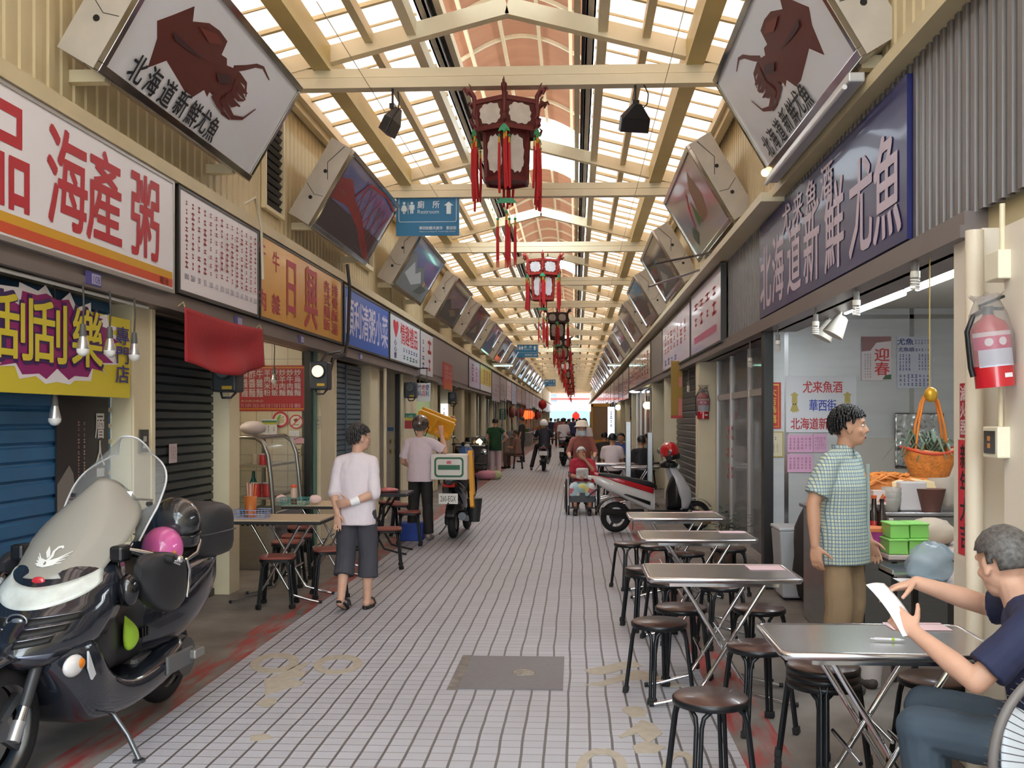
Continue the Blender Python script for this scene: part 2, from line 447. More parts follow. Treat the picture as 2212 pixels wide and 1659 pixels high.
# roof sheets on both slopes, seam battens, purlins
def roofz(x): return 5.56 + .256 * (abs(x - XM) * -1 + 1.9)
def zz(dx): return 5.56 + .256 * (1.9 - dx)     # height of the sheet dx metres off the middle
for sgn, nm in ((-1, 'left'), (1, 'right')):
    a, b = .92, 2.68
    m = MB(); x0, x1 = XM + sgn * a, XM + sgn * b
    m.add([(x0, 1.5, zz(a)), (x1, 1.5, zz(b)), (x1, YE, zz(b)), (x0, YE, zz(a)), (x0, 1.5, zz(a) + .01), (x1, 1.5, zz(b) + .01), (x1, YE, zz(b) + .01), (x0, YE, zz(a) + .01)][:4], [(0, 1, 2, 3)])
    tag(m.build('roof_' + nm, SHEET), kind='structure')
    m = MB(); y = 1.6; i = 0
    while y < YE:
        wd = .05 if i % 2 == 0 else .022
        m.bar((x0, y, zz(a) - .025), (x1, y, zz(b) - .025), wd, .04 if i % 2 == 0 else .02); y += .5 if y < 60 else .63; i += 1
    struct(m, 'trim_1' if sgn < 0 else 'trim_2', CREAMD)
    for dx, wd, h, mm in ((1.91, .18, .26, OLIVE), (1.42, .08, .12, CREAMD), (.98, .1, .16, CREAM), (2.52, .09, .14, CREAM)):
        x = XM + sgn * dx
        z1 = 5.50 if dx == 1.91 else zz(dx) - .05
        struct(MB().bx((x - wd / 2, -14, z1 - h), (x + wd / 2, YE, z1)), 'trim_3', mm)
    # the rails of the sliding skylight beside the ridge opening
    x = XM + sgn * .86
    struct(MB().bx((x - .05, 1.5, 5.80), (x + .05, YE, 5.83)).bx((x - .05, 1.5, 5.80), (x - .03, YE, 5.95)).bx((x + .03, -14, 5.80), (x + .05, YE, 5.95)), 'trim_4', mat((150, 145, 140), .4, .5))
    x = XM + sgn * .72
    struct(MB().bx((x - .035, -14, 5.90), (x + .035, YE, 6.02)), 'trim_5', CREAM)
    x = XM + sgn * .79
    struct(MB().bx((x - .02, -14, 5.95), (x + .02, YE, 6.02)), 'trim_6', mat((62, 58, 56), .6))
# vaulted skylight over the ridge, in lengths, open to the sky in places
segs = [(1.5, 16.4), (19.6, 30.6), (32.4, 47.5), (50, YE)]
def vz(t): return 6.30 + .34 * sin(pi * t)
for a, b in segs:
    m = MB(); n = 14
    m.grid(lambda u, v: (XM - .84 + 1.68 * u, a + (b - a) * v, vz(u)), n, 1, 0, True)
    struct(m, 'ceiling', VAULT)
    m = MB(); y = a + .02
    while y <= b:
        for i in range(n): m.bar((XM - .84 + 1.68 * i / n, y, vz(i / n) - .03), (XM - .84 + 1.68 * (i + 1) / n, y, vz((i + 1) / n) - .03), .05, .04)
        y += 1.26
    for t in (.12, .36, .64, .88): m.bx((XM - .84 + 1.68 * t - .022, a, vz(t) - .07), (XM - .84 + 1.68 * t + .022, b, vz(t) - .03))
    struct(m, 'trim_7', CREAM)

# trusses: a tie beam and two rafters each
for i in range(-2, 25):
    y = T0 + BAY * i
    m = MB()
    m.bx((-3.2, y - .07, 5.05), (1.8, y + .07, 5.155)); m.bx((-3.2, y - .05, 5.165), (1.8, y + .05, 5.255))
    struct(m, 'roof_beam', CREAM)
    for sgn in (-1, 1):
        m = MB(); a = V((XM + sgn * 2.68, y, zz(2.68) - .17)); b = V((XM, y, zz(0) - .17))
        m.bar(a, b, .12, .17)
        struct(m, 'roof_beam', CREAM)
# little wires strung along the arcade and their hooks
for x in (-2.1, .9):
    struct(MB().tube([(x, 8, 5.04), (x, 60, 5.04)], .004, 5), 'trim_8', mat((190, 180, 150)))

# upper walls of cream ribbed sheet, with the ledges the sign boxes stand on
def ribbed(side, X, y0, y1, z0, z1, pitch, depth, m, name='wall_', parent=None, kind=True):
    sg = 1 if side == 'left' else -1
    pts = []; y = y0
    while y < y1:
        for q, d in ((0, 0), (.42, 0), (.5, 1), (.92, 1)):
            if y + q * pitch <= y1: pts.append((y + q * pitch, d * depth))
        y += pitch
    mb = MB(); n = len(pts)
    mb.add([(X + sg * d, yy, z0) for yy, d in pts] + [(X + sg * d, yy, z1) for yy, d in pts], [(i, i + 1, n + i + 1, n + i) for i in range(n - 1)])
    o = mb.build(name + side if kind else name, m, parent, solid=.006)
    return tag(o, kind='structure') if kind else o
CREAMU = mat((208, 192, 154), .55, noise=.08, ns=2)
CREAMW = mat((234, 224, 208), .5, noise=.04, ns=3)
ribbed('left', -3.30, -14, 60, 3.45, 5.40, .16, .012, CREAMU)
ribbed('right', 1.93, -14, 60, 3.45, 5.40, .16, .012, CREAMU)
struct(MB().bx((-3.34, 60, 3.45), (-3.28, YE, 5.4)), 'wall_left', CREAM)
struct(MB().bx((1.9, 60, 3.45), (1.96, YE, 5.4)), 'wall_right', CREAM)
struct(MB().bx((-3.34, -14, 2.49), (-3.30, YE, 3.5)), 'wall_left', CREAMD)
struct(MB().bx((1.93, -14, 2.5), (1.97, YE, 3.5)), 'wall_right', CREAMD)
struct(MB().bx((-3.36, 3.0, 3.48), (-3.06, YE, 3.58)), 'trim_9', CREAMU)
struct(MB().bx((1.66, 9.0, 3.60), (1.96, YE, 3.68)), 'trim_10', CREAM)
struct(MB().bx((1.76, 3.0, 3.64), (1.98, 9.2, 3.72)), 'trim_10', CREAMD)
struct(MB().bx((-3.33, 3.0, 5.3), (-3.1, YE, 5.42)), 'trim_11', CREAM)
struct(MB().bx((1.72, 3.0, 5.3), (1.95, YE, 5.42)), 'trim_12', CREAM)
# fascia beams under the signs
struct(MB().bx((-3.4, 3.0, 2.49), (-3.09, YE, 2.555)).bx((-3.3, 3.0, 2.555), (-3.11, YE, 2.625)), 'trim_13', FASCIA)
struct(MB().bx((1.80, 4.75, 2.50), (2.15, YE, 2.56)).bx((1.82, 4.75, 2.56), (1.95, YE, 2.625)), 'trim_14', FASCIA)
# slab over the shops, their back walls
struct(MB().bx((-7, 2, 2.72), (-3.32, YE, 2.8)), 'ceiling', mat((205, 200, 190), .6))
struct(MB().bx((1.96, 2, 2.72), (6, YE, 2.8)), 'ceiling', mat((205, 200, 190), .6))
struct(MB().bx((-3.5, -14, 0), (-3.45, 3, 2.5)), 'wall_left', DARKROOM)
struct(MB().bx((2.0, -14, 0), (2.05, 3, 2.5)), 'wall_right', CREAMD)
struct(MB().bx((-6.6, 2, 0), (-6.5, YE, 2.72)), 'wall_left', mat((205, 195, 175), .6))
struct(MB().bx((5.0, 2, 0), (5.1, YE, 2.72)), 'wall_right', mat((205, 200, 190), .6))

# shop fronts: pillars, partitions and shutters
SHUT = {}
def shutter(name, side, X, y0, y1, z0, z1, rgb, pitch, lab, deep=.018, metal=.2, parent=None):
    sg = 1 if side == 'L' else -1
    prof = []; z = z0
    while z < z1 - .001:
        for q, d in ((0, 0), (.10, 1), (.74, 1), (.84, 0), (.92, -.25)):
            prof.append((d * deep, min(z + q * pitch, z1)))
        z += pitch
    mb = MB(); n = len(prof)
    mb.add([(X + sg * d, y0, zz_) for d, zz_ in prof] + [(X + sg * d, y1, zz_) for d, zz_ in prof], [(i, i + 1, n + i + 1, n + i) for i in range(n - 1)])
    r = thing(name, lab, 'shutter', (X, (y0 + y1) / 2, z0))
    q = mb.build('slats', mat(rgb, .38, metal, noise=.12, ns=3), r, solid=.004); q.location = (-X, -(y0 + y1) / 2, -z0)
    MB().bx((-.03, y0 - (y0 + y1) / 2, -.0), (.03, y1 - (y0 + y1) / 2, .06)).build('bottom_rail', mat(tuple(v * .8 for v in rgb), .4, metal), r)
    return r
def pillar(side, X, y0, y1, dep=.22, z1=2.5, m=CREAM, ribs=True):
    mb = MB(); sg = 1 if side == 'L' else -1
    mb.bx((X - sg * dep, y0, -.002), (X, y1, z1))
    if ribs and y1 - y0 > .3:
        mb.bx((X, y0 + .02, 0), (X + sg * .012, y0 + .08, z1)); mb.bx((X, y1 - .08, 0), (X + sg * .012, y1 - .02, z1))
    return struct(mb, 'pillar_' + ('left' if side == 'L' else 'right'), m)
for a, b in ((3.0, 3.3), (7.15, 7.56), (9.22, 9.5), (12.5, 13.4), (15.6, 16.35), (18.55, 20.2), (22.6, 23.3), (25.4, 26.2), (28.3, 29)):
    pillar('L', XL, a, b)
for a, b in ((15.0, 15.35), (20.6, 20.9), (23.8, 24.2), (32.4, 32.9)):
    pillar('R', XR, a, b, .3)
y = 32.0; PL = []
while y < YE - 4:
    pillar('L', XL, y, y + .36, .12); PL.append(y + .36); y += random.uniform(3.2, 4.2)
y = 36.6; PR = []
while y < YE - 4:
    pillar('R', XR, y, y + .36, .16); PR.append(y + .36); y += random.uniform(3.2, 4.2)
# side walls between the shops (their faces towards us are what one sees)
TW = None
def tile_wall(rgb, gr, sx, sz, axis='X', rough=.3):
    m = bpy.data.materials.new('wall tiles'); m.use_nodes = True; nt = m.node_tree; b = nt.nodes['Principled BSDF']
    N, Lk = nt.nodes.new, nt.links.new
    tc = N('ShaderNodeTexCoord'); sp = N('ShaderNodeSeparateXYZ'); Lk(tc.outputs['Object'], sp.inputs[0])
    cb = N('ShaderNodeCombineXYZ'); Lk(sp.outputs[axis], cb.inputs[0]); Lk(sp.outputs['Z'], cb.inputs[1])
    br = N('ShaderNodeTexBrick'); br.offset = 0; br.inputs['Scale'].default_value = 1; br.inputs['Brick Width'].default_value = sx; br.inputs['Row Height'].default_value = sz
    br.inputs['Mortar Size'].default_value = .004; br.inputs['Color1'].default_value = (*lin(rgb), 1); br.inputs['Color2'].default_value = (*lin(tuple(v * .97 for v in rgb)), 1); br.inputs['Mortar'].default_value = (*lin(gr), 1)
    Lk(cb.outputs[0], br.inputs['Vector']); Lk(br.outputs['Color'], b.inputs['Base Color']); b.inputs['Roughness'].default_value = rough
    return m
TILEC = tile_wall((232, 220, 192), (170, 158, 140), .2, .2)
struct(MB().bx((-6.5, 12.32, 0), (-3.42, 12.45, 2.72)), 'wall_far', TILEC)
struct(MB().bx((-6.5, 9.3, 0), (-3.45, 9.4, 2.72)), 'wall_near', TILEC)
struct(MB().bx((-6.5, 7.3, 0), (-3.45, 7.4, 2.72)), 'wall_near', DARKROOM)
struct(MB().bx((-6.5, 15.9, 0), (-3.45, 16.0, 2.72)), 'wall_near', CREAMD)
struct(MB().bx((-6.5, 18.55, 0), (-3.46, 18.65, 2.72)), 'wall_far', mat((206, 200, 190), .5, noise=.08))
for y in PL: struct(MB().bx((-6.5, y - .3, 0), (-3.46, y - .2, 2.72)), 'wall_far', CREAMD)
for y in PR: struct(MB().bx((2.14, y - .3, 0), (5, y - .2, 2.72)), 'wall_far', CREAMD)
for y in (23.0, 25.8, 28.7): struct(MB().bx((-6.5, y, 0), (-3.46, y + .1, 2.72)), 'wall_far', CREAMD)
for y in (15.2, 24.0, 32.6): struct(MB().bx((2.14, y, 0), (5, y + .1, 2.72)), 'wall_far', CREAMD)
# steel-lined end wall of the squid shop, with cover strips
struct(MB().bx((1.9, 9.8, 0), (5, 9.88, 2.72)), 'wall_far', mat((206, 208, 210), .34, .3, noise=.06, ns=2, stretch=(1, 1, 8)))
m = MB()
for x in (2.05, 3.25, 4.3): m.bx((x - .02, 9.785, 0), (x + .02, 9.8, 2.72))
m.bx((1.9, 9.785, 2.62), (5, 9.8, 2.66)); struct(m, 'trim_15', STEEL)
struct(MB().bx((1.83, 9.76, -.002), (1.92, 9.9, 2.5)), 'trim_16', mat((28, 26, 26), .4))
struct(MB().bx((-3.36, 12.2, 0), (-3.28, 12.33, 2.5)), 'trim_17', mat((30, 34, 32), .4))
struct(MB().bx((-3.34, 12.335, 0), (-3.26, 12.42, 2.5)), 'trim_18', mat((92, 132, 116), .4))
# the near end wall beyond the squid shop's counter: cream pillar with recess
struct(MB().bx((1.85, 4.62, -.002), (2.1, 4.96, 2.52)), 'pillar_right', CREAMW)
struct(MB().bx((1.95, 2.0, -.002), (2.1, 4.62, 3.0)), 'wall_right', CREAMW)
struct(MB().bx((1.78, 4.0, -.002), (2.1, 4.22, 2.45)), 'pillar_right', CREAMW)
struct(MB().bx((2.1, 4.85, 0), (5, 4.95, 2.72)), 'wall_near', mat((205, 200, 190), .6))
ribbed('right', 2.0, 3.0, 4.7, 2.3, 2.62, .12, .02, CREAM)

# far end: a pale tiled-roof building across the next street
struct(MB().bx((-14, 150, 2.9), (12, 151, 14)), 'wall_far', mat((226, 220, 218), .6))
struct(MB().bx((-14, 150, 0), (12, 150.6, 2.9)), 'wall_far', mat((96, 112, 118), .6))
m = MB()
for z in (4.5, 5.5, 7.2): m.bx((-5.5, 149.2, z), (2.5, 150, z + .22)); m.bx((-5.8, 149.0, z + .22), (2.8, 150, z + .3))
struct(m, 'trim_25', mat((190, 70, 60), .6))
m = MB()
for x in (-6.5, -4, 2.6, 4.5): m.bx((x, 149.9, 4.2), (x + 1.2, 150, 5.4))
struct(m, 'window_1', mat((110, 130, 150), .2))
# ================================================================ shop signs above the left row of shops
XS = -3.08
SIGNW = mat((238, 234, 240), .45, coat=.08)
FR_D = mat((60, 56, 54), .4, .4)
FR_L = mat((176, 172, 168), .35, .6)
RED, NAVY = (196, 40, 48), (40, 40, 110)
def ly(px, X=XS): return at_x(px, 905.001, X).y
def lsign(name, label, a, b, z0, z1, bgm, items, frame=FR_D, **k):
    return board(name, label, 'shop sign', fr('L', XS, a, z0), b - a, z1 - z0, bgm, items, .06, frame, **k)
a, b = 3.9, 7.48
def U(px, a=a): return ly(px) - a
lsign('shop_sign', 'white seafood porridge sign with big red characters and yellow and orange stripes', a, b, 2.64, 3.45, SIGNW,
      [('r', 0, .075, 3.6, .13, (214, 160, 30)), ('r', 0, .015, 3.6, .075, (206, 76, 36))] + [('t', c, U(p), .44, .50, .58, (186, 32, 48)) for c, p in (('品', 14), ('海', 146), ('產', 226), ('粥', 314))] + [('t', '電洽', 3.42, .045, .08, .05, (120, 30, 24))], FR_L)
it = []
for i in range(14):
    x = .14 + i * .128; n = random.choice((3, 4, 4, 5))
    it.append(('d', x - .045, .18, x + .045, .74, 1, n + 3, (176, 50, 64)))
    it.append(('t', ('800', '250', '30', '35', '100', '10', '350', '100', '200', '150', '60', '300', '30', '250')[i], x, .12, .03, .05, (120, 110, 140)))
lsign('menu_sign', 'white menu sign with rows of small red characters, right of the porridge sign', 7.62, 9.52, 2.66, 3.45, SIGNW, it)
a, b = 9.62, 13.0
def U(px, a=a): return ly(px) - a
MAG = (178, 52, 66)
lsign('shop_sign', 'ochre yellow beef noodle sign with two big dark red characters', a, b, 2.66, 3.45, mat((222, 160, 48), .3, noise=.12, ns=1.5, coat=.3),
      [('t', '牛', U(566), .64, .25, .2, MAG), ('t', '牛', U(596), .60, .25, .2, MAG), ('t', '肉', U(566), .16, .3, .2, MAG), ('t', '雜', U(596), .16, .3, .2, MAG),
       ('t', '日', U(629), .40, .5, .62, MAG), ('t', '興', U(672), .38, .6, .70, MAG), ('v', '各式麵飯', U(706), .70, .30, .155, MAG), ('v', '排骨酥湯', U(722.5), .70, .30, .16, MAG)])
a, b = 13.16, 16.3
lsign('shop_sign', 'bright blue congee sign with six white brush characters', a, b, 2.66, 3.42, mat((36, 96, 196), .45, coat=.08), [('t', '順利清粥小菜', 1.57, .38, .50, .5, (214, 212, 236))])
a, b = 16.42, 19.6
lsign('shop_sign', 'white gift shop sign with a red heart and red characters', a, b, 2.66, 3.42, mat((214, 222, 232), .45, coat=.08),
      [('p', [(.55 + .26 * (sin(t) ** 3), .56 + .15 * (cos(t) - .36 * cos(2 * t) - .14 * cos(3 * t))) for t in [i * pi / 12 for i in range(24)]], (206, 40, 62)),
       ('t', '情趣禮品', 1.95, .5, .48, .36, (206, 52, 66)), ('v', '心心情', .5, .36, .22, .11, (60, 60, 130)), ('d', 1.2, .18, 2.9, .28, 6, 1, (52, 84, 150)), ('d', 1.2, .05, 2.9, .15, 5, 1, (60, 120, 110))])
lsign('shop_sign', 'narrow white sign with a red figure and blue characters, beyond the gift shop sign', 19.7, 21.4, 2.55, 3.42, mat((206, 204, 212), .3), [('d', .1, .1, .6, .75, 1, 4, (50, 80, 150)), ('d', .8, .05, 1.6, .8, 1, 2, (196, 60, 72))], None)
struct(MB().bx((-3.2, 21.45, 2.62), (-3.09, 28.6, 3.45)), 'trim_19', mat((140, 130, 130), .45, .2))
board('shop_sign', 'small red board with white characters and an orange foot, on a grey fascia', 'shop sign', fr('L', -3.06, 23.1, 2.36), 1.5, .62, mat((190, 46, 48), .4), [('r', 0, 0, 1.5, .16, (198, 96, 44)), ('d', .1, .24, 1.4, .56, 4, 3, (226, 190, 190))], .03)
lsign('shop_sign', 'lavender sign with magenta characters beyond the grey fascia', 28.7, 32.0, 2.6, 3.42, mat((186, 176, 200), .35), [('d', .5, .15, 2.8, .72, 2, 3, (176, 60, 120))])
lsign('shop_sign', 'yellow and white sign with red vertical lettering, far along the left row', 32.1, 36.4, 2.6, 3.42, mat((214, 196, 96), .35), [('r', 0, 0, 4.3, .2, (214, 212, 214)), ('d', 1, .25, 4, .72, 3, 4, (186, 70, 50))])
FARC = [((178, 168, 180), (150, 70, 90)), ((170, 162, 166), (120, 90, 100)), ((196, 180, 184), (178, 60, 66)), ((160, 160, 172), (80, 80, 140)), ((188, 170, 164), (170, 60, 50)), ((150, 144, 146), (180, 160, 150))]
FARN = ['lavender grey', 'dull grey', 'pale pink', 'bluish grey', 'beige', 'dark grey']
FCOL = ['plum', 'brown', 'red', 'blue', 'brick red', 'cream']
y = 36.6; i = 0
while y < 118:
    q = random.uniform(3.4, 5.2); c, d = FARC[i % 6]
    lsign('shop_sign', '%s sign with %s strokes, left row, %s beyond the yellow sign' % (FARN[i % 6], FCOL[i % 6], ['first', 'second', 'third', 'fourth', 'fifth', 'sixth', 'seventh', 'eighth', 'ninth', 'tenth', 'eleventh', 'twelfth', 'thirteenth', 'fourteenth', 'fifteenth', 'sixteenth', 'seventeenth', 'eighteenth', 'nineteenth', 'twentieth', 'twenty-first', 'twenty-second', 'twenty-third', 'twenty-fourth'][i]),
          y, y + q, random.uniform(2.3, 2.6), 3.4, mat(c, .4), [('d', .4, .15, q - .4, .7, 3, 3, d)], FR_D, group='signs far down the left row'); y += q + .12; i += 1

# ---------------------------------------------------------------- right row
XSR = 1.80
def ry(px, X=XSR): return at_x(px, 905.001, X).y
GREYR = mat((112, 106, 104), .4, .35)
ribbed('right', 1.9, 3.0, 5.62, 2.62, 3.66, .10, .032, GREYR)
ribbed('right', 1.9, 5.62, 12.3, 2.62, 3.66, .10, .03, GREYR)
def rsign(name, label, a, b, z0, z1, bgm, items, frame=FR_D, X=XSR, **k):
    return board(name, label, 'shop sign', fr('R', X, b, z0), b - a, z1 - z0, bgm, items, .06, frame, **k)
a, b = 5.62, 10.05
def UR(px, b=b): return b - ry(px)
PW = (206, 190, 208)
rsign('shop_sign', 'long dark blue squid shop sign with white brush characters', a, b, 2.65, 3.57, mat((38, 42, 98), .38, coat=.10, spec=.3),
      [('t', c, UR(p), .36, .54, .60, PW) for c, p in (('北', 1645), ('海', 1671), ('道', 1705), ('新', 1742), ('鮮', 1790), ('尤', 1846), ('魚', 1902))] + [('t', c, UR(p), .74, .36, .24, PW) for c, p in (('尤', 1690), ('来', 1714), ('魚', 1742), ('酒', 1775))], None, X=1.84)
GL = dict(coat=.7)
LAV = mat((206, 194, 214), .25, coat=.25)
rsign('shop_sign', 'shiny lavender sign with red characters, next to the ribbed metal cladding', 12.4, 15.6, 2.63, 3.55, LAV, [('d', .3, .35, 2.9, .8, 4, 2, (190, 66, 84)), ('r', .4, .14, 2.8, .24, (190, 96, 128)), ('d', .3, .02, 1.4, .1, 4, 1, (120, 110, 170))])
rsign('shop_sign', 'shiny lavender sign with thin orange and red vertical lettering', 15.75, 20.7, 2.63, 3.5, LAV, [('d', .4, .3, 4.5, .7, 7, 3, (196, 96, 90)), ('d', .4, .05, 3, .22, 4, 1, (110, 100, 170))])
struct(MB().bx((1.8, 20.8, 2.62), (1.9, 23.8, 3.5)), 'trim_20', mat((150, 142, 142), .35, .4))
rsign('shop_sign', 'glossy pale sign with dense red lettering, third along the right row', 24, 33.5, 2.63, 3.5, mat((200, 176, 176), .2, coat=.6), [('d', .4, .15, 9, .75, 9, 4, (176, 56, 60))])
board('hanging_banner', 'long ochre vertical banner with pink slips, hung from the right fascia', 'banner', fr('F', 1.66, 17.4, 1.66), .2, 1.0, mat((176, 140, 60), .6), [('r', .13, .05, .19, .35, (226, 130, 130)), ('r', .14, .55, .19, .72, (226, 140, 130)), ('r', 0, 0, .2, .05, (196, 60, 60))], .012)
y = 33.8; i = 0
while y < 118:
    q = random.uniform(3.4, 5.2); c, d = FARC[(i + 2) % 6]
    rsign('shop_sign', '%s sign with %s strokes, right row, %s beyond the red-lettered sign' % (FARN[(i + 2) % 6], FCOL[(i + 2) % 6], ['first', 'second', 'third', 'fourth', 'fifth', 'sixth', 'seventh', 'eighth', 'ninth', 'tenth', 'eleventh', 'twelfth', 'thirteenth', 'fourteenth', 'fifteenth', 'sixteenth', 'seventeenth', 'eighteenth', 'nineteenth', 'twentieth', 'twenty-first', 'twenty-second', 'twenty-third', 'twenty-fourth'][i]),
          y, y + q, random.uniform(2.3, 2.6), 3.4, mat(c, .25, coat=.4), [('d', .4, .15, q - .4, .7, 3, 3, d)], FR_D, group='signs far down the right row'); y += q + .12; i += 1

# ---------------------------------------------------------------- tilted light boxes above the signs
BW, BH = 2.9, .986
ENDM = mat((190, 182, 170), .5, noise=.14, ns=4)
MIRROR = mat((170, 168, 168), .12, 1.0, noise=.25, ns=3)
def box_frame(side, k):
    y0 = 6.12 + BAY * k
    if side == 'L':
        u, v, o = V((0, 1, 0)), V((.5, 0, .85)).normalized(), V((-3.0, y0, 3.84))
    else:
        u, v, o = V((0, -1, 0)), V((-.5, 0, .85)).normalized(), V((1.74, y0 + BW, 3.85))
    n = u.cross(v); M = Matrix((u, v, n)).transposed().to_4x4(); M.translation = o
    return M
def on_plane(px, py, M):
    d = ray(px, py); n = M.col[2].to_3d(); o = M.translation
    p = V((0, 0, H)) + d * ((o - V((0, 0, H))).dot(n) / d.dot(n))
    q = M.inverted() @ p; return (q.x, q.y)
def stroke(pts, w0, w1, col):
    L, R = [], []
    for i, p in enumerate(pts):
        a, b = pts[max(i - 1, 0)], pts[min(i + 1, len(pts) - 1)]
        d = V((b[0] - a[0], b[1] - a[1])).normalized(); wd = w0 + (w1 - w0) * i / (len(pts) - 1)
        L.append((p[0] - d.y * wd, p[1] + d.x * wd)); R.append((p[0] + d.y * wd, p[1] - d.x * wd))
    return ('p', L + R[::-1], col)
def squid_items():
    M = box_frame('L', 0)
    q = lambda pts, ox=0, oy=0: [on_plane(ox + x / 3.95, oy + y / 3.95, M) for x, y in pts]
    body = q([(1345, 180), (1480, 130), (1665, 55), (1650, 185), (1790, 200), (1880, 265), (1945, 355), (1895, 470), (1940, 500), (1940, 560), (2040, 600), (2060, 700), (2000, 840), (1950, 880), (1860, 840), (1790, 790), (1770, 830), (1745, 770), (1650, 830), (1580, 780), (1425, 520), (1265, 580), (1345, 330)])
    c1, c2, c3 = (98, 38, 32), (64, 30, 36), (122, 54, 42)
    arms = [[(1990, 590), (2100, 580), (2190, 562), (2250, 580), (2300, 685)], [(2030, 640), (2100, 720), (2100, 830)], [(2000, 720), (2060, 800), (2095, 855)], [(1950, 800), (2000, 880), (2050, 910)], [(1850, 820), (1900, 960), (1960, 1020)], [(2010, 690), (2080, 780), (2110, 800)], [(1980, 770), (2040, 850), (2080, 860)], [(1930, 810), (1980, 900), (2010, 905)], [(1820, 800), (1860, 900), (1930, 1000)], [(1890, 840), (1980, 1000), (2070, 1010), (2180, 930)]]
    it = [('p', body, c1)] + [stroke(q(a), .03, .006, c1) for a in arms]
    it += [('p', q([(1480, 260), (1540, 330), (1700, 470), (1760, 520), (1600, 430), (1480, 330)]), c2), ('p', q([(1700, 230), (1850, 290), (1900, 380), (1780, 360)]), c3), ('p', q([(1840, 620), (1960, 640), (1980, 720), (1860, 700)]), c2)]
    cs = [on_plane(x, y, M) for x, y in ((296, 150), (329, 177), (360, 203), (391, 225), (416, 247), (438, 262), (457, 280))]
    it += [('t', c, p[0], p[1], .20, .19, (28, 30, 36)) for c, p in zip('北海道新鮮尤魚', cs)]
    return it
def mirror_items(it):
    out = []
    for i in it:
        if i[0] == 'p': out.append(('p', [(BW - x, y) for x, y in i[1]][::-1], i[2]))
        elif i[0] == 'c': out.append(('c', BW - i[1], *i[2:]))
        elif i[0] == 'r': out.append(('r', BW - i[3], i[2], BW - i[1], i[4], i[5]))
        else: out.append(i)
    return out
def sign_box(side, k, facem, items, label):
    M = box_frame(side, k); R = M.copy(); R.translation = V((0, 0, 0))
    r = thing('light_box_sign', label, 'sign', M=Matrix.Translation(M.translation), group='tilted light boxes along the ' + ('left' if side == 'L' else 'right') + ' side')
    T = .30
    MB().bx((0, 0, -T), (BW, BH, -.03), 0, R).build('case', ENDM, r)
    f = .055; m = MB()
    for a, b in (((0, 0, -.03), (BW, f, .012)), ((0, BH - f, -.03), (BW, BH, .012)), ((0, f, -.03), (f, BH - f, .012)), ((BW - f, f, -.03), (BW, BH - f, .012))): m.bx(a, b, 0, R)
    m.bx((-.006, -.008, -.10), (BW + .006, 0, .012), 0, R)
    m.build('rim', MIRROR, r, bevel=.006)
    MB().bx((f, f, -.028), (BW - f, BH - f, -.005), 0, R).build('face', facem, r)
    marks(items, R, r, -.005)
    e = 0 if side == 'L' else BW; sg = -1 if side == 'L' else 1
    for v in (.28, .62):
        MB().cyl((e + sg * .002, v, -.17), (e + sg * .004, v, -.17), .022, n=14, M=R).build('hole', BLACK, r)
    cr = MB(); cr.tube([(e + sg * .002, BH * .98, -.12), (e + sg * .002, .72, -.2), (e + sg * .002, .55, -.1)], .004, 5, M=R); cr.tube([(e + sg * .002, .4, -.28), (e + sg * .002, .33, -.15), (e + sg * .002, .36, -.05)], .003, 5, M=R)
    cr.build('crack', mat((60, 56, 52)), r)
    b = MB()   # the stubs that carry it
    zb = -.30
    for u in (.25, BW - .25):
        p = R @ V((u, 0, -.2)); xw = (-3.3 if side == 'L' else 1.93) - M.translation.x
        b.bx((min(p.x, xw), p.y - .04, p.z - .10), (max(p.x + (.12 if side == 'L' else -.12), xw) if side == 'L' else xw, p.y + .04, p.z - .02)) if side == 'L' else b.bx((p.x - .12, p.y - .04, p.z - .10), (xw, p.y + .04, p.z - .02))
    b.build('bracket', CREAM, r)
    return r
FW = mat((238, 240, 246), .25, coat=.3)
sq = squid_items()
SKYB = mat((96, 116, 178), .15, coat=.8, noise=.2, ns=.8)
bridge = [('r', .06, .06, 2.84, .40, (78, 66, 68)), ('p', [(.06, .40), (.06, .66), (.5, .74), (1.0, .58), (1.5, .5), (2.0, .36), (2.84, .12), (2.84, .06), (2.4, .1), (1.6, .34), (.8, .46)], (150, 56, 56))]
RDC = (176, 60, 62)
for x0 in (1.0, 1.35, 1.7, 2.05, 2.4): bridge += [stroke([(x0, .44 - (x0 - 1) * .2), (x0 + .3, .9 - (x0 - 1) * .12)], .012, .012, RDC), stroke([(x0 + .35, .42 - (x0 - 1) * .2), (x0 + .05, .88 - (x0 - 1) * .12)], .01, .01, RDC)]
bridge += [stroke([(.9, .62), (1.2, .86), (2.1, .92), (2.8, .86)], .018, .018, RDC), ('d', 1.9, .1, 2.5, .16, 4, 1, (120, 110, 110)), ('d', .2, .52, .5, .58, 3, 1, (150, 120, 120))]
snow = [('p', [(.06, .06), (2.84, .06), (2.84, .34), (2.0, .42), (1.5, .62), (1.0, .5), (.4, .72), (.06, .6)], (128, 136, 138)), ('p', [(.3, .3), (.6, .56), (1.1, .4), (1.4, .5), (1.9, .34), (1.2, .2)], (196, 200, 204)), ('c', 2.2, .3, .1, (206, 150, 90)), ('p', [(1.6, .12), (2.3, .16), (2.7, .3), (2.0, .32)], (92, 100, 96))]
night = [('p', [(.06, .06), (2.84, .06), (2.84, .4), (2.2, .5), (1.3, .36), (.5, .52), (.06, .42)], (84, 80, 76)), ('c', .9, .6, .05, (232, 180, 90)), ('c', 1.5, .3, .06, (236, 190, 110)), ('p', [(1.0, .3), (1.7, .38), (2.3, .3), (1.7, .2)], (140, 120, 96))]
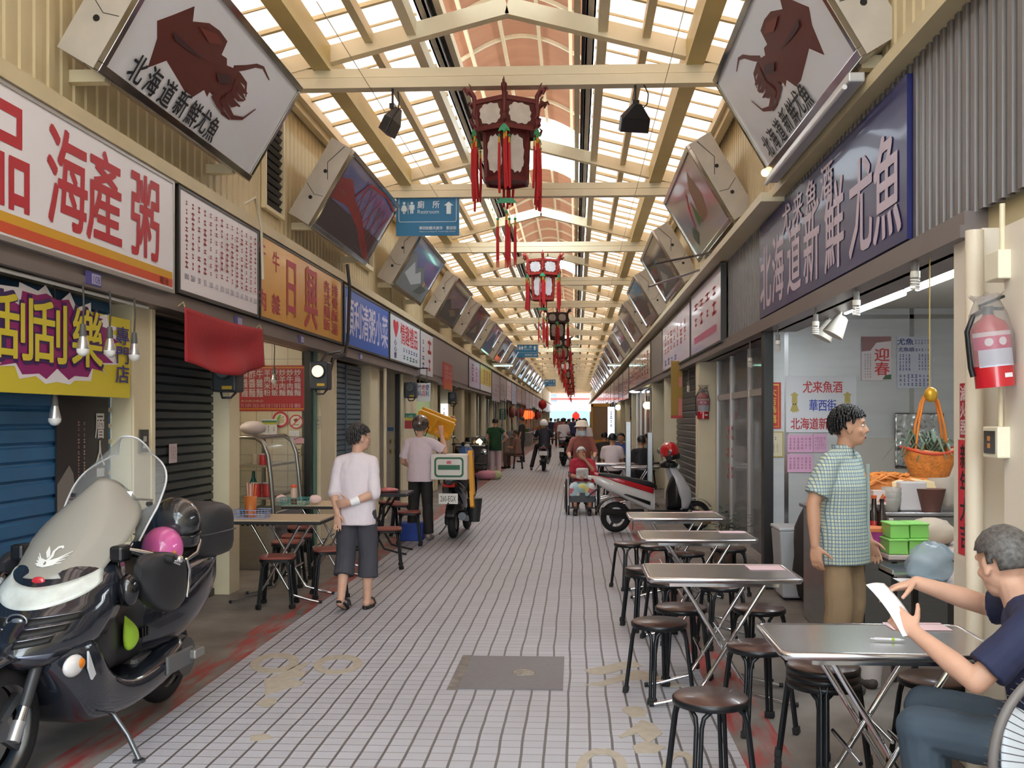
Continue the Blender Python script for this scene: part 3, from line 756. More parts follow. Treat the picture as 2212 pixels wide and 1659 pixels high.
fuji = [('p', [(.06, .06), (2.84, .06), (2.84, .3), (.06, .34)], (96, 110, 140)), ('p', [(.5, .32), (1.4, .9), (1.6, .9), (2.5, .32)], (90, 104, 130)), ('p', [(1.1, .7), (1.4, .9), (1.6, .9), (1.9, .7), (1.6, .76), (1.45, .66), (1.3, .78)], (226, 228, 234))]
food = [('p', [(1.5, .3), (1.8, .7), (2.2, .85), (2.3, .5), (2.0, .3)], (150, 110, 80)), ('p', [(1.2, .3), (1.5, .6), (1.6, .35)], (96, 130, 60)), stroke([(1.0, .35), (1.2, .55), (1.5, .7)], .03, .02, (190, 40, 46)), ('p', [(.5, .3), (.9, .4), (1.0, .25), (.6, .16)], (90, 100, 84))]
dark = [('p', [(.3, .1), (1.0, .5), (1.6, .7), (2.4, .4), (2.6, .1)], (96, 88, 84)), ('p', [(.8, .2), (1.4, .5), (1.9, .3)], (150, 140, 130))]
ORD = ['nearest', 'second', 'third', 'fourth', 'fifth', 'sixth', 'seventh', 'eighth', 'ninth', 'tenth', 'eleventh', 'twelfth', 'thirteenth', 'fourteenth', 'fifteenth', 'sixteenth']
sign_box('L', 0, FW, sq, 'white light box with a red squid above the seafood porridge sign')
sign_box('R', 0, FW, mirror_items(sq), 'white light box with a red squid above the dark blue sign')
sign_box('L', 1, SKYB, bridge, 'tilted light box with a red steel bridge under a dusky sky')
sign_box('L', 2, mat((90, 126, 186), .12, coat=.8), snow, 'tilted light box with a blue sky and frosted trees, above the bright blue sign')
sign_box('L', 3, mat((74, 76, 96), .12, coat=.8), night, 'tilted light box with a dim evening scene, above the gift shop sign')
sign_box('L', 4, mat((66, 64, 74), .12, coat=.8), dark, 'tilted light box with a dark brown scene, fifth from the front on the left')
sign_box('L', 5, mat((120, 144, 180), .12, coat=.8), fuji, 'tilted light box with a snow-capped mountain on the left side')
sign_box('R', 1, mat((176, 166, 172), .14, coat=.8), food, 'tilted light box with a plate of food, next after the right-hand squid one')
sign_box('R', 2, mat((98, 94, 92), .1, coat=.9), dark, 'tilted dark glossy light box, third from the front on the right')
sign_box('R', 3, mat((140, 138, 142), .1, coat=.9), [('p', [(.4, .2), (1.2, .7), (2.4, .4), (2.0, .15)], (110, 96, 96))], 'tilted grey glossy light box, fourth from the front on the right')
sign_box('R', 4, mat((128, 116, 120), .1, coat=.9), [('p', [(.4, .2), (1.2, .6), (2.2, .5), (2.0, .2)], (150, 126, 110))], 'tilted brownish light box, fifth from the front on the right')
sign_box('R', 5, mat((110, 140, 186), .1, coat=.9), [('r', .06, .06, 2.84, .4, (126, 116, 120))], 'tilted light box with a strip of blue sky on the right side')
for k in range(6, 16):
    for sd in 'LR':
        c = random.choice([(96, 96, 106), (120, 116, 120), (84, 84, 88), (130, 126, 132), (104, 112, 128)])
        sign_box(sd, k, mat(c, .12, coat=.8), [('p', [(.4, .2), (1.2, random.uniform(.5, .8)), (2.2, .5), (2.0, .2)], tuple(int(v * .75) for v in c))], '%s light box along the %s side, dim in the distance' % (ORD[k], 'left' if sd == 'L' else 'right'))

# ---------------------------------------------------------------- palace lanterns
def lantern(wood, label, y, x, pane=(214, 206, 196)):
    r = thing('palace_lantern', label, 'lantern', (x, y, 5.04), group='palace lanterns along the arcade')
    W = mat(wood, .45, noise=.2, ns=12); WD = mat(tuple(v * .8 for v in wood), .4)
    PN = mat(pane, .6, noise=.16, ns=9)
    GR, GD, RD = mat((44, 150, 100), .4), mat((206, 150, 50), .3, .6), mat((186, 34, 40), .8)
    def hexa(R, z): return [V((R * cos(-pi / 2 + i * pi / 3), R * sin(-pi / 2 + i * pi / 3), z)) for i in range(6)]
    MB().cyl((0, 0, 0), (0, 0, -.2), .012, n=8).tube([(0, 0, .02), (.02, 0, .05), (0, 0, .1), (-.01, 0, .2)], .005, 6).build('hanger', DARKM, r)
    for nm, Ra, Rb, za, zb in (('upper_frame', .36, .33, -.17, -.44), ('lower_frame', .255, .235, -.44, -.94)):
        A, B = hexa(Ra, za), hexa(Rb, zb); m = MB()
        for P in (A, B):
            for i in range(6): m.bar(P[i], P[(i + 1) % 6], .028, .045)
        for i in range(6): m.bar(A[i], B[i], .032, .032, up=(cos(i), sin(i), .1))
        m.loft([A, [p * .0 + V((0, 0, za)) for p in A]], cap=False, sm=False)
        m.loft([B, [V((0, 0, zb)) for p in B]], cap=False, sm=False)
        m.build(nm, W, r)
        for i in range(6):
            a, b, c, d = A[i], A[(i + 1) % 6], B[(i + 1) % 6], B[i]
            o = (a + b + c + d) / 4
            q = [o + (p - o) * .93 for p in (a, b, c, d)]
            MB().add(q, [(0, 1, 2, 3)]).build('back_panel', WD, r, solid=.006)
            ux, uy = (b - a) / 2, (a - d) / 2; nn = ux.cross(uy).normalized(); nn = nn if nn.dot(o - V((0, 0, o.z))) > 0 else -nn
            pts = []
            for t in range(32):
                an = t * 2 * pi / 32; rr = 1 + .07 * sin(an * 10)
                cx_, cy_ = cos(an), sin(an); sq_ = (abs(cx_) ** 3 + abs(cy_) ** 3) ** (-1 / 3)
                pts.append(o + ux * cx_ * sq_ * .68 * rr + uy * cy_ * sq_ * .74 * rr + nn * .006)
            MB().add(pts, [tuple(range(32))]).build('painted_panel', PN, r)
    E = hexa(.37, -.17)
    for i in range(6):
        an = -pi / 2 + i * pi / 3; dx, dy = cos(an), sin(an)
        P = lambda a, z: V((dx * a, dy * a, z))
        m = MB()   # carved dragon head corner
        m.tube([P(.33, -.36), P(.38, -.30), P(.36, -.22), P(.37, -.12), P(.42, -.06), P(.46, -.07), P(.44, -.11)], [.014, .022, .02, .026, .032, .022, .01], 7)
        m.tube([P(.40, -.07), P(.40, -.02), P(.43, .01)], [.014, .01, .004], 6); m.tube([P(.44, -.06), P(.48, -.04), P(.5, -.07)], [.016, .012, .006], 6)
        m.tube([P(.34, -.42), P(.39, -.40), P(.41, -.35), P(.38, -.33)], [.012, .018, .014, .006], 6)
        m.build('dragon_corner', W, r)
        m = MB(); z = -.46
        m.tube([P(.37, -.36), P(.37, z)], .003, 5, 2)
        m.prism([(-.06, -.03), (-.05, .0), (-.02, .04), (0, .05), (.02, .04), (.05, .0), (.06, -.03), (.02, -.015), (0, -.03), (-.02, -.015)], .008, Matrix.Translation(P(.37, z - .03)) @ Matrix.Rotation(an + pi / 2, 4, 'Z') @ Matrix.Rotation(pi / 2, 4, 'X'), 0)
        for j, (ox, l0) in enumerate(((-.05, .10), (0, .06), (.05, .10), (.02, .04))):
            c = P(.37, z - l0) + V((-dy * ox, dx * ox, 0))
            m.tube([c + V((0, 0, .08)), c], .002, 4, 2)
            m.ell(c, .014, 0, 8, 6); m.cyl(c + V((0, 0, -.015)), c + V((0, 0, -.075)), .010, .012, 8, 1)
            L = random.uniform(.42, .62)
            m.tube([c + V((0, 0, -.07)), c + V((random.uniform(-.01, .01), 0, -.07 - L * .5)), c + V((random.uniform(-.015, .015), 0, -.07 - L))], [.012, .015, .012], 7, 2)
        m.build('tassel', [GR, GD, RD], r)
    m = MB()
    m.tube([(0, 0, -.94), (0, 0, -1.12)], .004, 5, 2)
    m.box((0, -.05, -1.14), (.22, .012, .05), 0, tx=.6)
    for ox in (-.09, 0, .09, .03):
        c = V((ox, -.05, -1.26 if ox == 0 else -1.33)); m.tube([c + V((0, 0, .12)), c], .002, 4, 2); m.ell(c, .015, 0, 8, 6); m.cyl(c + V((0, 0, -.015)), c + V((0, 0, -.08)), .01, .013, 8, 1)
        L = .5 if ox == 0 else .42
        for q in range(3): m.tube([c + V((q * .006 - .006, 0, -.08)), c + V((q * .008 - .008, 0, -.08 - L * .5)), c + V((q * .012 - .012, .004 * q, -.08 - L))], [.008, .009, .004], 6, 2)
    m.build('lower_tassel', [GR, GD, RD], r)
    return r
LN = ['nearest dark red palace lantern with white painted panels and long red tassels', 'bright red palace lantern hanging behind the nearest one', 'dark wooden palace lantern, third in the row']
protos = [lantern((104, 34, 36), LN[0], 10.28, -.71), lantern((170, 58, 52), LN[1], 20.4, -.66, (226, 226, 230)), lantern((66, 44, 44), LN[2], 30.5, -.55, (170, 164, 160))]
for k in range(3, 10):
    dup(protos[random.choice((0, 2))], (-.6 + .02 * k, 10.28 + 10.1 * k, 5.04), random.uniform(-.2, .2), '%s palace lantern in the row, small in the distance' % ORD[k])

# ---------------------------------------------------------------- blue restroom signs under the beams
TEAL = mat((34, 118, 166), .4)
LW = (214, 232, 240)
def restroom(px0, y, label, full=True):
    p = at_y(px0, 905, y); F_ = fr('F', p.x, y - .09, 4.47)
    it = []
    X0, X1, Y0, Y1, t = .04, .935, .21, .64, .008
    it += [('r', X0 + .03, Y0, X1 - .03, Y0 + t, LW), ('r', X0 + .03, Y1 - t, X1 - .03, Y1, LW), ('r', X0, Y0 + .03, X0 + t, Y1 - .03, LW), ('r', X1 - t, Y0 + .03, X1, Y1 - .03, LW)]
    for cx, cy, a0 in ((X0 + .03, Y0 + .03, pi), (X1 - .03, Y0 + .03, 1.5 * pi), (X1 - .03, Y1 - .03, 0), (X0 + .03, Y1 - .03, .5 * pi)):
        it.append(('p', [(cx + .03 * cos(a0 + i * pi / 12), cy + .03 * sin(a0 + i * pi / 12)) for i in range(7)] + [(cx + .022 * cos(a0 + i * pi / 12), cy + .022 * sin(a0 + i * pi / 12)) for i in range(6, -1, -1)], LW))
    it += [('c', .125, .50, .022, LW), ('p', [(.125, .475), (.095, .46), (.075, .395), (.085, .39), (.1, .43), (.085, .375), (.108, .375), (.108, .335), (.12, .335), (.12, .375), (.13, .375), (.13, .335), (.142, .335), (.142, .375), (.165, .375), (.15, .43), (.165, .39), (.175, .395), (.155, .46)], LW),
           ('r', .183, .335, .19, .51, LW), ('c', .245, .50, .022, LW), ('p', [(.205, .475), (.285, .475), (.288, .40), (.276, .40), (.272, .44), (.268, .34), (.25, .34), (.247, .40), (.243, .40), (.24, .34), (.222, .34), (.218, .44), (.214, .40), (.202, .40)], LW)]
    it += [('t', '廁', .385, .475, .11, .11, LW), ('t', '所', .62, .475, .11, .11, LW), ('s', 'Restroom', .50, .368, .33, .06, LW),
           ('p', [(.74, .46), (.815, .52), (.89, .46), (.85, .46), (.85, .33), (.78, .33), (.78, .46)], LW), ('t', '華西街觀光夜市', .54, .115, .052, .05, LW), ('t', '歡迎您', .855, .115, .052, .05, LW), ('s', 'Welcome to Huaxi St. Tourist Night Market', .64, .06, .56, .026, LW)]
    r = board('restroom_sign', label, 'sign', F_, .975, .74, TEAL, it if full else it[:8] + it[8:17], .02)
    MB().bx((.1, .73, -.02), (.13, .80, -.012), 0, Matrix.Rotation(pi / 2, 4, 'X') if False else None).build('hanger', STEEL, r, loc=(0, 0, 0)) if False else None
    return r
restroom(858, 15.32, 'blue restroom sign with an up arrow, hung under the second beam')
restroom(1117, 45.6, 'blue restroom sign further down the arcade, above the red tassels')
restroom(1176, 86, 'smallest blue restroom sign, far down the arcade', True)

# black floodlights hung from the first beam
def flood(x, label, rz):
    r = thing('floodlight', label, 'lamp', (x, T0 - .02, 4.92), rz)
    M = Matrix.Rotation(.5, 4, 'X')
    m = MB(); m.loft([[(-.04, -.14, -.03), (.04, -.14, -.03), (.04, -.14, .03), (-.04, -.14, .03)], [(-.15, .0, -.05), (.15, .0, -.05), (.15, .0, .05), (-.15, .0, .05)], [(-.15, .14, -.05), (.15, .14, -.05), (.15, .14, .05), (-.15, .14, .05)]], sm=False, M=Matrix.Translation((0, 0, -.2)) @ Matrix.Rotation(-1.1, 4, 'X'))
    m.build('housing', BLACK, r, bevel=.012)
    MB().cyl((0, 0, .13), (0, 0, -.06), .012, n=8).box((0, 0, -.05), (.07, .05, .05)).build('bracket', BLACK, r)
    MB().tube([(.05, 0, .32), (.04, -.02, .24), (.08, -.03, .14), (.13, -.03, .04), (.12, -.02, -.06), (.06, 0, -.12)], .007, 6).build('cable', DARKM, r)
    return r
flood(at_y(849, 905, T0).x, 'thin black floodlight seen edge-on, hung near the left end of the first beam', 1.45)
flood(at_y(1372, 905, T0).x, 'black floodlight hung near the right end of the first beam', .25)
# ================================================================ left shops
shutter('roller_shutter', 'L', -3.42, 3.3, 7.14, 0, 2.49, (54, 108, 154), .115, 'blue roller shutter behind the big dark scooter')
shutter('roller_shutter', 'L', -3.42, 7.57, 9.21, 0, 2.49, (58, 66, 68), .075, 'dark grey-green roller shutter left of the noodle shop')
shutter('roller_shutter', 'L', -3.40, 13.42, 15.58, 0, 2.45, (96, 112, 126), .075, 'blue-grey roller shutter just beyond the noodle shop')
struct(MB().bx((-3.41, 14.48, 0), (-3.36, 14.54, 2.45)), 'trim_21', mat((88, 104, 118), .4, .3))
struct(MB().tube([(-3.16, 16.4, 0), (-3.16, 16.4, 2.5)], .028, 10), 'trim_22', CREAM)
struct(MB().bx((-3.36, 18.42, 0), (-3.28, 18.54, 2.5)), 'trim_23', mat((30, 30, 32), .4))

# scratch-card shop banner
F_ = fr('L', -3.2, 3.6, 1.80); YEL = (214, 196, 56); PUR = (142, 30, 104); DKP = (62, 34, 92)
def UB(px): return at_x(px, 905.001, -3.2).y - 3.6
it = []
def splash(cx, cy, rx, ry, n, col):
    return ('p', [(cx + rx * cos(t * 2 * pi / n) * (1 if t % 2 else .72 + .2 * random.random()), cy + ry * sin(t * 2 * pi / n) * (1 if t % 2 else .66 + .3 * random.random())) for t in range(n)], col)
it.append(splash(2.35, .36, .98, .30, 42, (232, 226, 232))); it.append(splash(1.25, .36, 1.0, .30, 42, (232, 226, 232)))
it.append(splash(2.35, .35, .90, .26, 42, PUR)); it.append(splash(1.25, .35, .95, .26, 42, PUR))
chars = [(c, UB(p)) for c, p in (('刮', 30), ('刮', 108), ('樂', 186))]
for c, u in [('刮', UB(-35))] + chars: it += [('t', c, u + .012, .352, .44, .38, DKP), ('t', c, u - .012, .375, .44, .38, DKP)]
it += [('t', c, u, .365, .42, .36, YEL) for c, u in chars]
it.append(('v', '專門店', UB(262), .50, .2, .135, (60, 50, 120)))
board('shop_banner', 'yellow scratch-card banner with purple splashes and fat yellow characters', 'banner', F_, 3.42, .56, mat(YEL, .5), it, .02)
# black film poster on the blue shutter
F_ = fr('L', -3.385, 6.36, .62)
def UP(px): return at_x(px, 905.001, -3.385).y - 5.86
it = [('p', [(.0, 0), (.34, 0), (.36, .4), (.3, .66), (.22, .72), (0, .6)], (122, 116, 112)), ('p', [(.02, .02), (.26, .02), (.29, .3), (.27, .42), (.2, .46), (.1, .4)], (34, 30, 32)), ('c', .26, .475, .05, (132, 70, 52)),
      ('v', '層人', .83, 1.08, .17, .2, (214, 210, 210)), ('r', .76, .62, .92, .68, (200, 196, 196)), ('r', .76, .55, .92, .59, (180, 176, 176)), ('d', .36, .62, .42, 1.02, 1, 10, (180, 140, 132)), ('d', .47, .62, .53, 1.02, 1, 10, (190, 150, 140)),
      ('p', [(.55, .35), (.8, .3), (.84, .36), (.6, .41)], (140, 74, 54))]
K_ = .70
it = [(('p', [(x * K_, y) for x, y in i[1]], i[2]) if i[0] == 'p' else ((i[0], i[1] * K_, *i[2:]) if i[0] == 'c' else ((i[0], i[1], i[2] * K_, i[3], i[4] * .8, *i[5:]) if i[0] == 'v' else (i[0], i[1] * K_, i[2], i[3] * K_, *i[4:])))) for i in it]
board('film_poster', 'tall black poster with white characters and a man in black, on the blue shutter', 'poster', F_, .714, 1.18, mat((36, 32, 34), .4), it, .012)
# notes stuck to shutter and pillar
board('paper_note', 'small torn pinkish notice taped to the dark grey-green shutter', 'notice', fr('L', -3.385, 8.16, 1.28), .16, .16, mat((200, 184, 186), .7), [('d', .02, .03, .14, .14, 3, 4, (150, 120, 130))], .004)
board('wall_plate', 'small dark plate with white marks on the cream pillar behind the windscreen', 'plate', fr('L', -3.232, 7.27, 1.40), .14, .17, mat((70, 70, 66), .5), [('r', .04, .03, .1, .06, (210, 210, 205)), ('r', .04, .08, .1, .12, (180, 180, 175))], .012)
for y_, t_, lb in ((6.15, '108', 'blue house number plate on the fascia below the porridge sign'), (8.9, '', 'blue house number plate on the fascia above the red cloth'), (11.0, '', 'blue house number plate below the ochre sign'), (14.1, '', 'blue house number plate below the bright blue sign')):
    board('number_plate', lb, 'plate', fr('L', -3.085, y_, 2.505), .2, .085, mat((70, 66, 140), .4), [('r', .07, .01, .19, .075, (170, 166, 200))] + ([('t', t_, .13, .042, .035, .05, (70, 66, 140))] if t_ else []), .006)

# hanging bulbs
def hang_bulb(px, py0, py1, X, label, group='hanging bulbs under the left fascia', zt=2.49):
    p = at_x(px, py1, X); r = thing('hanging_bulb', label, 'bulb', (p.x, p.y, p.z), group=group)
    MB().tube([(0, 0, zt - p.z), (.006, 0, (zt - p.z) * .5 + .05), (0, 0, .11)], .006, 6).build('cord', mat((70, 62, 56)), r)
    MB().cyl((0, 0, .045), (0, 0, .12), .022, .016, 12).cyl((0, 0, .06), (0, .035, .075), .007, n=8).build('socket', mat((86, 84, 82), .5), r)
    MB().lathe([(.018, .05), (.024, .03), (.038, -.03), (.038, -.034)]).build('heat_sink', mat((206, 206, 210), .25, .8), r)
    MB().lathe([(.038, -.034), (.036, -.055), (.022, -.074), (.003, -.08)]).build('diffuser', mat((236, 234, 232), .4), r)
hang_bulb(179, 620, 742, -3.05, 'first hanging bulb of the three in front of the yellow banner')
hang_bulb(237, 640, 746, -3.05, 'middle hanging bulb of the three in front of the yellow banner')
hang_bulb(290, 655, 756, -3.05, 'last hanging bulb, against the cream pillar edge')
hang_bulb(592, 700, 815, -3.62, 'bare bulb hanging in front of the red noodle menu', 'hanging bulbs in the noodle shop', 2.72)
hang_bulb(118, 855, 892, -3.24, 'low hanging bulb just below the yellow banner, over the black poster')
tag(MB().tube([(-3.15, 3.2, 2.47), (-3.15, 7.2, 2.47)], .012, 8).build('lamp_conduit', WHITE), 'thin white conduit under the porridge sign that carries the bulbs', 'conduit')

# red cloth under the fascia
def cloth(u, v):
    y = 7.60 + 1.92 * u; sag = .10 * sin(pi * u) * (v * .8)
    z = 2.52 - .02 * sin(pi * u) - v * (.42 - .06 * u) - sag
    x = -3.03 + .05 * sin(v * 7 + u * 2.5) * v * sin(pi * u) + .02 * sin(u * 14) * v
    return (x, y, z)
r = thing('red_cloth', 'red cloth hung along the fascia under the menu sign', 'cloth', (-3.03, 8.5, 2.5))
o = MB().grid(cloth, 40, 14).build('fabric', mat((168, 36, 46), .8, bump=.25, bs=30), r, solid=.006); o.location = (3.03, -8.5, -2.5)
m = MB()
for y_, z_ in ((7.62, 2.50), (9.5, 2.50)): m.tube([(-3.03, y_, z_), (-3.05, y_, z_ + .06), (-3.1, y_, z_ + .02)], .006, 6)
o = m.build('tie', mat((190, 170, 120)), r); o.location = (3.03, -8.5, -2.5)

# speakers / floodlights under the fascia
def horn(px, py, X, label, lit, s=.30):
    p = at_x(px, py, X); r = thing('wall_floodlight', label, 'lamp', p)
    MB().box((0, 0, 0), (.22, .24, s)).build('housing', mat((48, 54, 60), .45), r, bevel=.02)
    MB().cyl((0, -.12, .05), (0, -.15, .05), .09, .085, 20).build('bezel', mat((34, 38, 42), .4), r)
    MB().cyl((0, -.148, .05), (0, -.153, .05), .072, .07, 20).build('lens', mat((255, 226, 190), .2, emit=1.1) if lit else mat((98, 106, 110), .15), r)
    MB().box((.03, -.122, -.11), (.09, .008, .03)).build('label_plate', mat((200, 160, 40), .4), r)
    MB().tube([(-.05, -.05, -s / 2), (-.03, -.07, -s / 2 - .05), (.05, -.07, -s / 2 - .05), (.08, -.02, -s / 2)], .012, 6).build('bracket', DARKM, r)
    MB().tube([(0, 0, s / 2), (.04, .1, s / 2 + .1), (.12, .5, s / 2 + .16)], .014, 6).build('cable', DARKM, r)
horn(493, 812, -3.16, 'dark floodlight under the red cloth, by the noodle shop', False)
horn(693, 812, -3.08, 'lit round floodlight on the pillar beyond the noodle shop', True, .34)
horn(888, 843, -3.12, 'dark floodlight box on the wall above the man in the helmet', False)
horn(978, 860, -3.12, 'small dark floodlight box beyond the small white sign', False)

# ---- noodle shop: red menu, stickers, glass food cabinet
def FY(px, py, y): return at_y(px, py, y)
Yw = 12.30
p0, p1 = FY(508, 888, Yw), FY(663, 789, Yw)
wd, hh = p1.x - p0.x, p1.z - p0.z
it = [('r', .02, .02, wd - .02, .035, (214, 150, 40)), ('r', .02, hh - .035, wd - .02, hh - .02, (214, 150, 40)), ('r', wd - .04, .02, wd - .022, hh - .02, (206, 130, 50))]
cols = [('麻醬麵', '70 50'), ('酢醬麵', '70 50'), ('牛雜麵', '120 100'), ('羊肉米粉', '110'), ('炒羊肉飯', '110'), ('炒羊肉麵', '110'), ('炒牛肉麵', '110'), ('炒烏龍麵', '80')]
for i, (t, n) in enumerate(cols):
    x = .07 + (wd - .14) * (i + .5) / 8
    it.append(('v', t, x, hh - .05, .080, .60 * hh / len(t) * .98 if len(t) == 4 else .62 * hh / 3, (224, 206, 208)))
    if i < 3:
        it += [('t', '大小', x, .125, .05, .035, (214, 190, 160)), ('s', n, x, .068, .10, .045, (216, 180, 186))]
    else: it.append(('s', n, x, .068, .075, .05, (216, 180, 186)))
board('menu_board', 'red noodle menu board with white characters and yellow lines on the tiled wall', 'menu', fr('F', p0.x, Yw + .01, p0.z), wd, hh, mat((176, 36, 50), .4), it, .02)
def plaque(name, label, cat, px0, py0, px1, py1, y, bgm, items, th=.006, frame=None, fw=.01):
    a = at_y(px0, py1, y); b = at_y(px1, py0, y)
    return board(name, label, cat, fr('F', a.x, y, a.z), b.x - a.x, b.z - a.z, bgm, items(b.x - a.x, b.z - a.z), th, frame, fw=fw)
def sticker(px, py, rp, label, items):
    p = at_y(px, py, Yw); R = rp * Yw / F
    r = thing('round_sticker', label, 'sticker', (p.x, Yw - .003, p.z))
    Fm = fr('F', 0, 0, 0)
    MB().cyl((0, 0, -.002), (0, 0, 0), R, n=30, M=Fm).build('disc', mat((232, 222, 210), .5), r)
    marks(items(R), Fm, r, 0)
sticker(606, 906, 17.5, 'round red and white food sticker with a green stripe below the menu', lambda R: [('o', 0, 0, R, R * .76, (200, 50, 60)), ('p', [(-R * .6, -R * .1), (-R * .1, R * .6), (R * .1, R * .5), (-R * .3, -R * .3)], (110, 190, 60)), ('p', [(-R * .3, -R * .55), (R * .4, -R * .4), (R * .5, 0), (0, .2 * R), (-R * .2, -R * .2)], (206, 190, 150)), ('p', [(-R * .2, R * .1), (R * .5, R * .3), (R * .4, R * .4)], (190, 130, 60))])
sticker(640, 911, 15.5, 'round red-ringed no-flies sticker beside the food sticker', lambda R: [('o', 0, 0, R, R * .84, (200, 60, 60)), ('p', [(-R * .4, R * .3), (0, R * .45), (R * .4, R * .3), (R * .1, 0), (-R * .2, 0)], (60, 90, 60)), ('c', 0, R * .3, R * .18, (170, 60, 40)), stroke([(-R * .6, -R * .6), (R * .6, R * .6)], R * .07, R * .07, (206, 66, 60)), ('r', -R * .4, -R * .5, R * .4, -R * .35, (180, 150, 130))])
plaque('paper_note', 'hanging calendar-like notice with a green and yellow top, in the noodle shop', 'notice', 566, 905, 598, 940, Yw - .05, PAPER, lambda W, Hh: [('r', 0, Hh * .78, W, Hh * .9, (60, 120, 90)), ('r', 0, Hh * .66, W, Hh * .78, (206, 200, 80)), ('d', .02, .03, W * .55, Hh * .6, 2, 4, (80, 90, 130)), ('d', W * .7, .05, W * .9, Hh * .5, 1, 2, (120, 90, 110))])
plaque('paper_note', 'pale pink house-shaped paper sticker on the noodle shop tiles', 'notice', 631, 945, 662, 958, Yw - .01, mat((226, 176, 180), .6), lambda W, Hh: [('p', [(0, Hh * .6), (W * .6, Hh * 1.15), (W, Hh * .8), (W, Hh * .72), (W * .6, Hh), (0, Hh * .5)], (120, 90, 120))])
plaque('paper_note', 'blank white slip below the no-flies sticker', 'notice', 625, 931, 646, 942, Yw - .01, PAPER, lambda W, Hh: [('d', .01, .01, W - .01, Hh - .01, 4, 2, (200, 190, 196))])
def socket_box(px, py, w_, h_, y, label, dark=(60, 56, 50)):
    p = at_y(px, py, y); r = thing('wall_socket', label, 'socket', (p.x, y - .015, p.z))
    MB().box((0, 0, 0), (w_, .03, h_)).build('plate', mat((206, 194, 166), .5), r, bevel=.006)
    MB().box((0, -.016, h_ * .15), (w_ * .4, .006, h_ * .1)).build('outlet', mat(dark), r); MB().box((0, -.016, -h_ * .2), (w_ * .4, .006, h_ * .1)).build('outlet', mat(dark), r)
socket_box(647, 974, .06, .12, Yw, 'socket plate with a black plug low on the noodle shop tiles')
socket_box(688, 912, .08, .15, 12.495, 'cream switch box on the pillar beyond the noodle shop', (160, 150, 130))
tag(MB().tube([at_y(644, 978, Yw - .02), at_y(645, 1010, Yw - .02), at_y(650, 1050, Yw - .02), at_y(654, 1080, Yw - .03)], .006, 6).build('power_cord', mat((90, 84, 80))), 'grey power cord running down from the noodle shop socket', 'cord')
# glass display cabinet
y0 = 10.75
a = at_y(502, 1110, y0); b = at_y(583, 945, y0)
r = thing('display_cabinet', 'steel and glass food cabinet with curved front in the noodle shop', 'cabinet', (a.x, y0, 0))
Wc, Dc = b.x - a.x, 1.1
zb, zt = a.z, b.z
def prof(f=1.0): # section across the cart, rounded at the street side
    return [(0, zb), (0, zt), (Wc * .62, zt), (Wc * .82, zt - .06), (Wc * .95, zt - .2), (Wc * 1.02, zt - .45), (Wc * 1.1, zb)]
m = MB()
for yy in (0, Dc): m.tube([(x, yy, z) for x, z in prof()], .026, 8)
for x, z in (prof()[0], prof()[1], prof()[2], prof()[6]): m.tube([(x, 0, z), (x, Dc, z)], .018, 8)
m.build('frame', mat((150, 148, 144), .32, .9), r)
P = prof()
MB().loft([[(x, yy, z) for x, z in P] for yy in (.02, Dc - .02)], cap=False, sm=True).build('glass', glass((230, 234, 232), .26), r)
for f, nm in ((.62, 'shelf'), (.20, 'shelf')):
    z = zb + (zt - zb) * f; MB().box((Wc * .48, Dc / 2, z), (Wc * .92, Dc - .08, .025)).build(nm, STEEL, r)
MB().box((Wc * .55, Dc / 2, zb / 2 - .005), (Wc * 1.15, Dc, zb)).build('base', STEELB, r, bevel=.01)
MB().bx((-.32, -.12, zb - .03), (0, .2, zb)).build('side_shelf', STEEL, r)
m = MB()
for i in range(8): m.box((.06 + i * .055, -.004, zb - .12), (.03, .006, .022))
m.build('vent_slot', BLACK, r)
RJ = mat((196, 56, 60), .35, noise=.2, ns=20)
def jar(x, y, z, label, col=RJ, h=.11, rad=.045):
    q = thing('food_jar', label, 'jar', (a.x + x, y0 + y, z), group='red-labelled jars in the food cabinet')
    MB().lathe([(rad, 0), (rad, h * .85), (rad * .9, h)], n=14).build('body', col, q); MB().cyl((0, 0, h), (0, 0, h + .014), rad * .95, n=14).build('lid', mat((206, 196, 196), .4), q)
z = zb + (zt - zb) * .20 + .013
jar(.20, .2, z, 'left jar of the pair on the lower cabinet shelf', h=.14, rad=.058); jar(.33, .2, z, 'right jar of the pair on the lower cabinet shelf', h=.14, rad=.058)
z = zb + (zt - zb) * .62 + .013
jar(.28, .2, z, 'red jar at the street end of the upper cabinet shelf'); jar(.17, .25, z, 'pale condiment jar on the upper cabinet shelf', mat((206, 196, 170), .4), .10, .035)
tag(MB().lathe([(.05, 0), (.05, .12), (.02, .2), (.018, .27)], n=12).build('green_bottle', glass((60, 140, 130), .6), loc=(a.x + .12, y0 + .35, zb + (zt - zb) * .2 + .013)), 'green-blue glass bottle on the lower cabinet shelf', 'bottle')
tag(MB().lathe([(.06, 0), (.10, .03), (.11, .035), (.105, .03), (.05, .01)], n=16).build('bowl', mat((170, 40, 40), .3), loc=(a.x - .16, y0 - .05, zb + .001)), 'red and black bowl standing at the cabinet foot', 'bowl')
tag(MB().ell((0, 0, .08), (.14, .2, .08)).build('plastic_bag', mat((226, 214, 214), .5), loc=(a.x + .1, y0 + .4, zt + .02)), 'crumpled white bag on top of the food cabinet', 'bag')
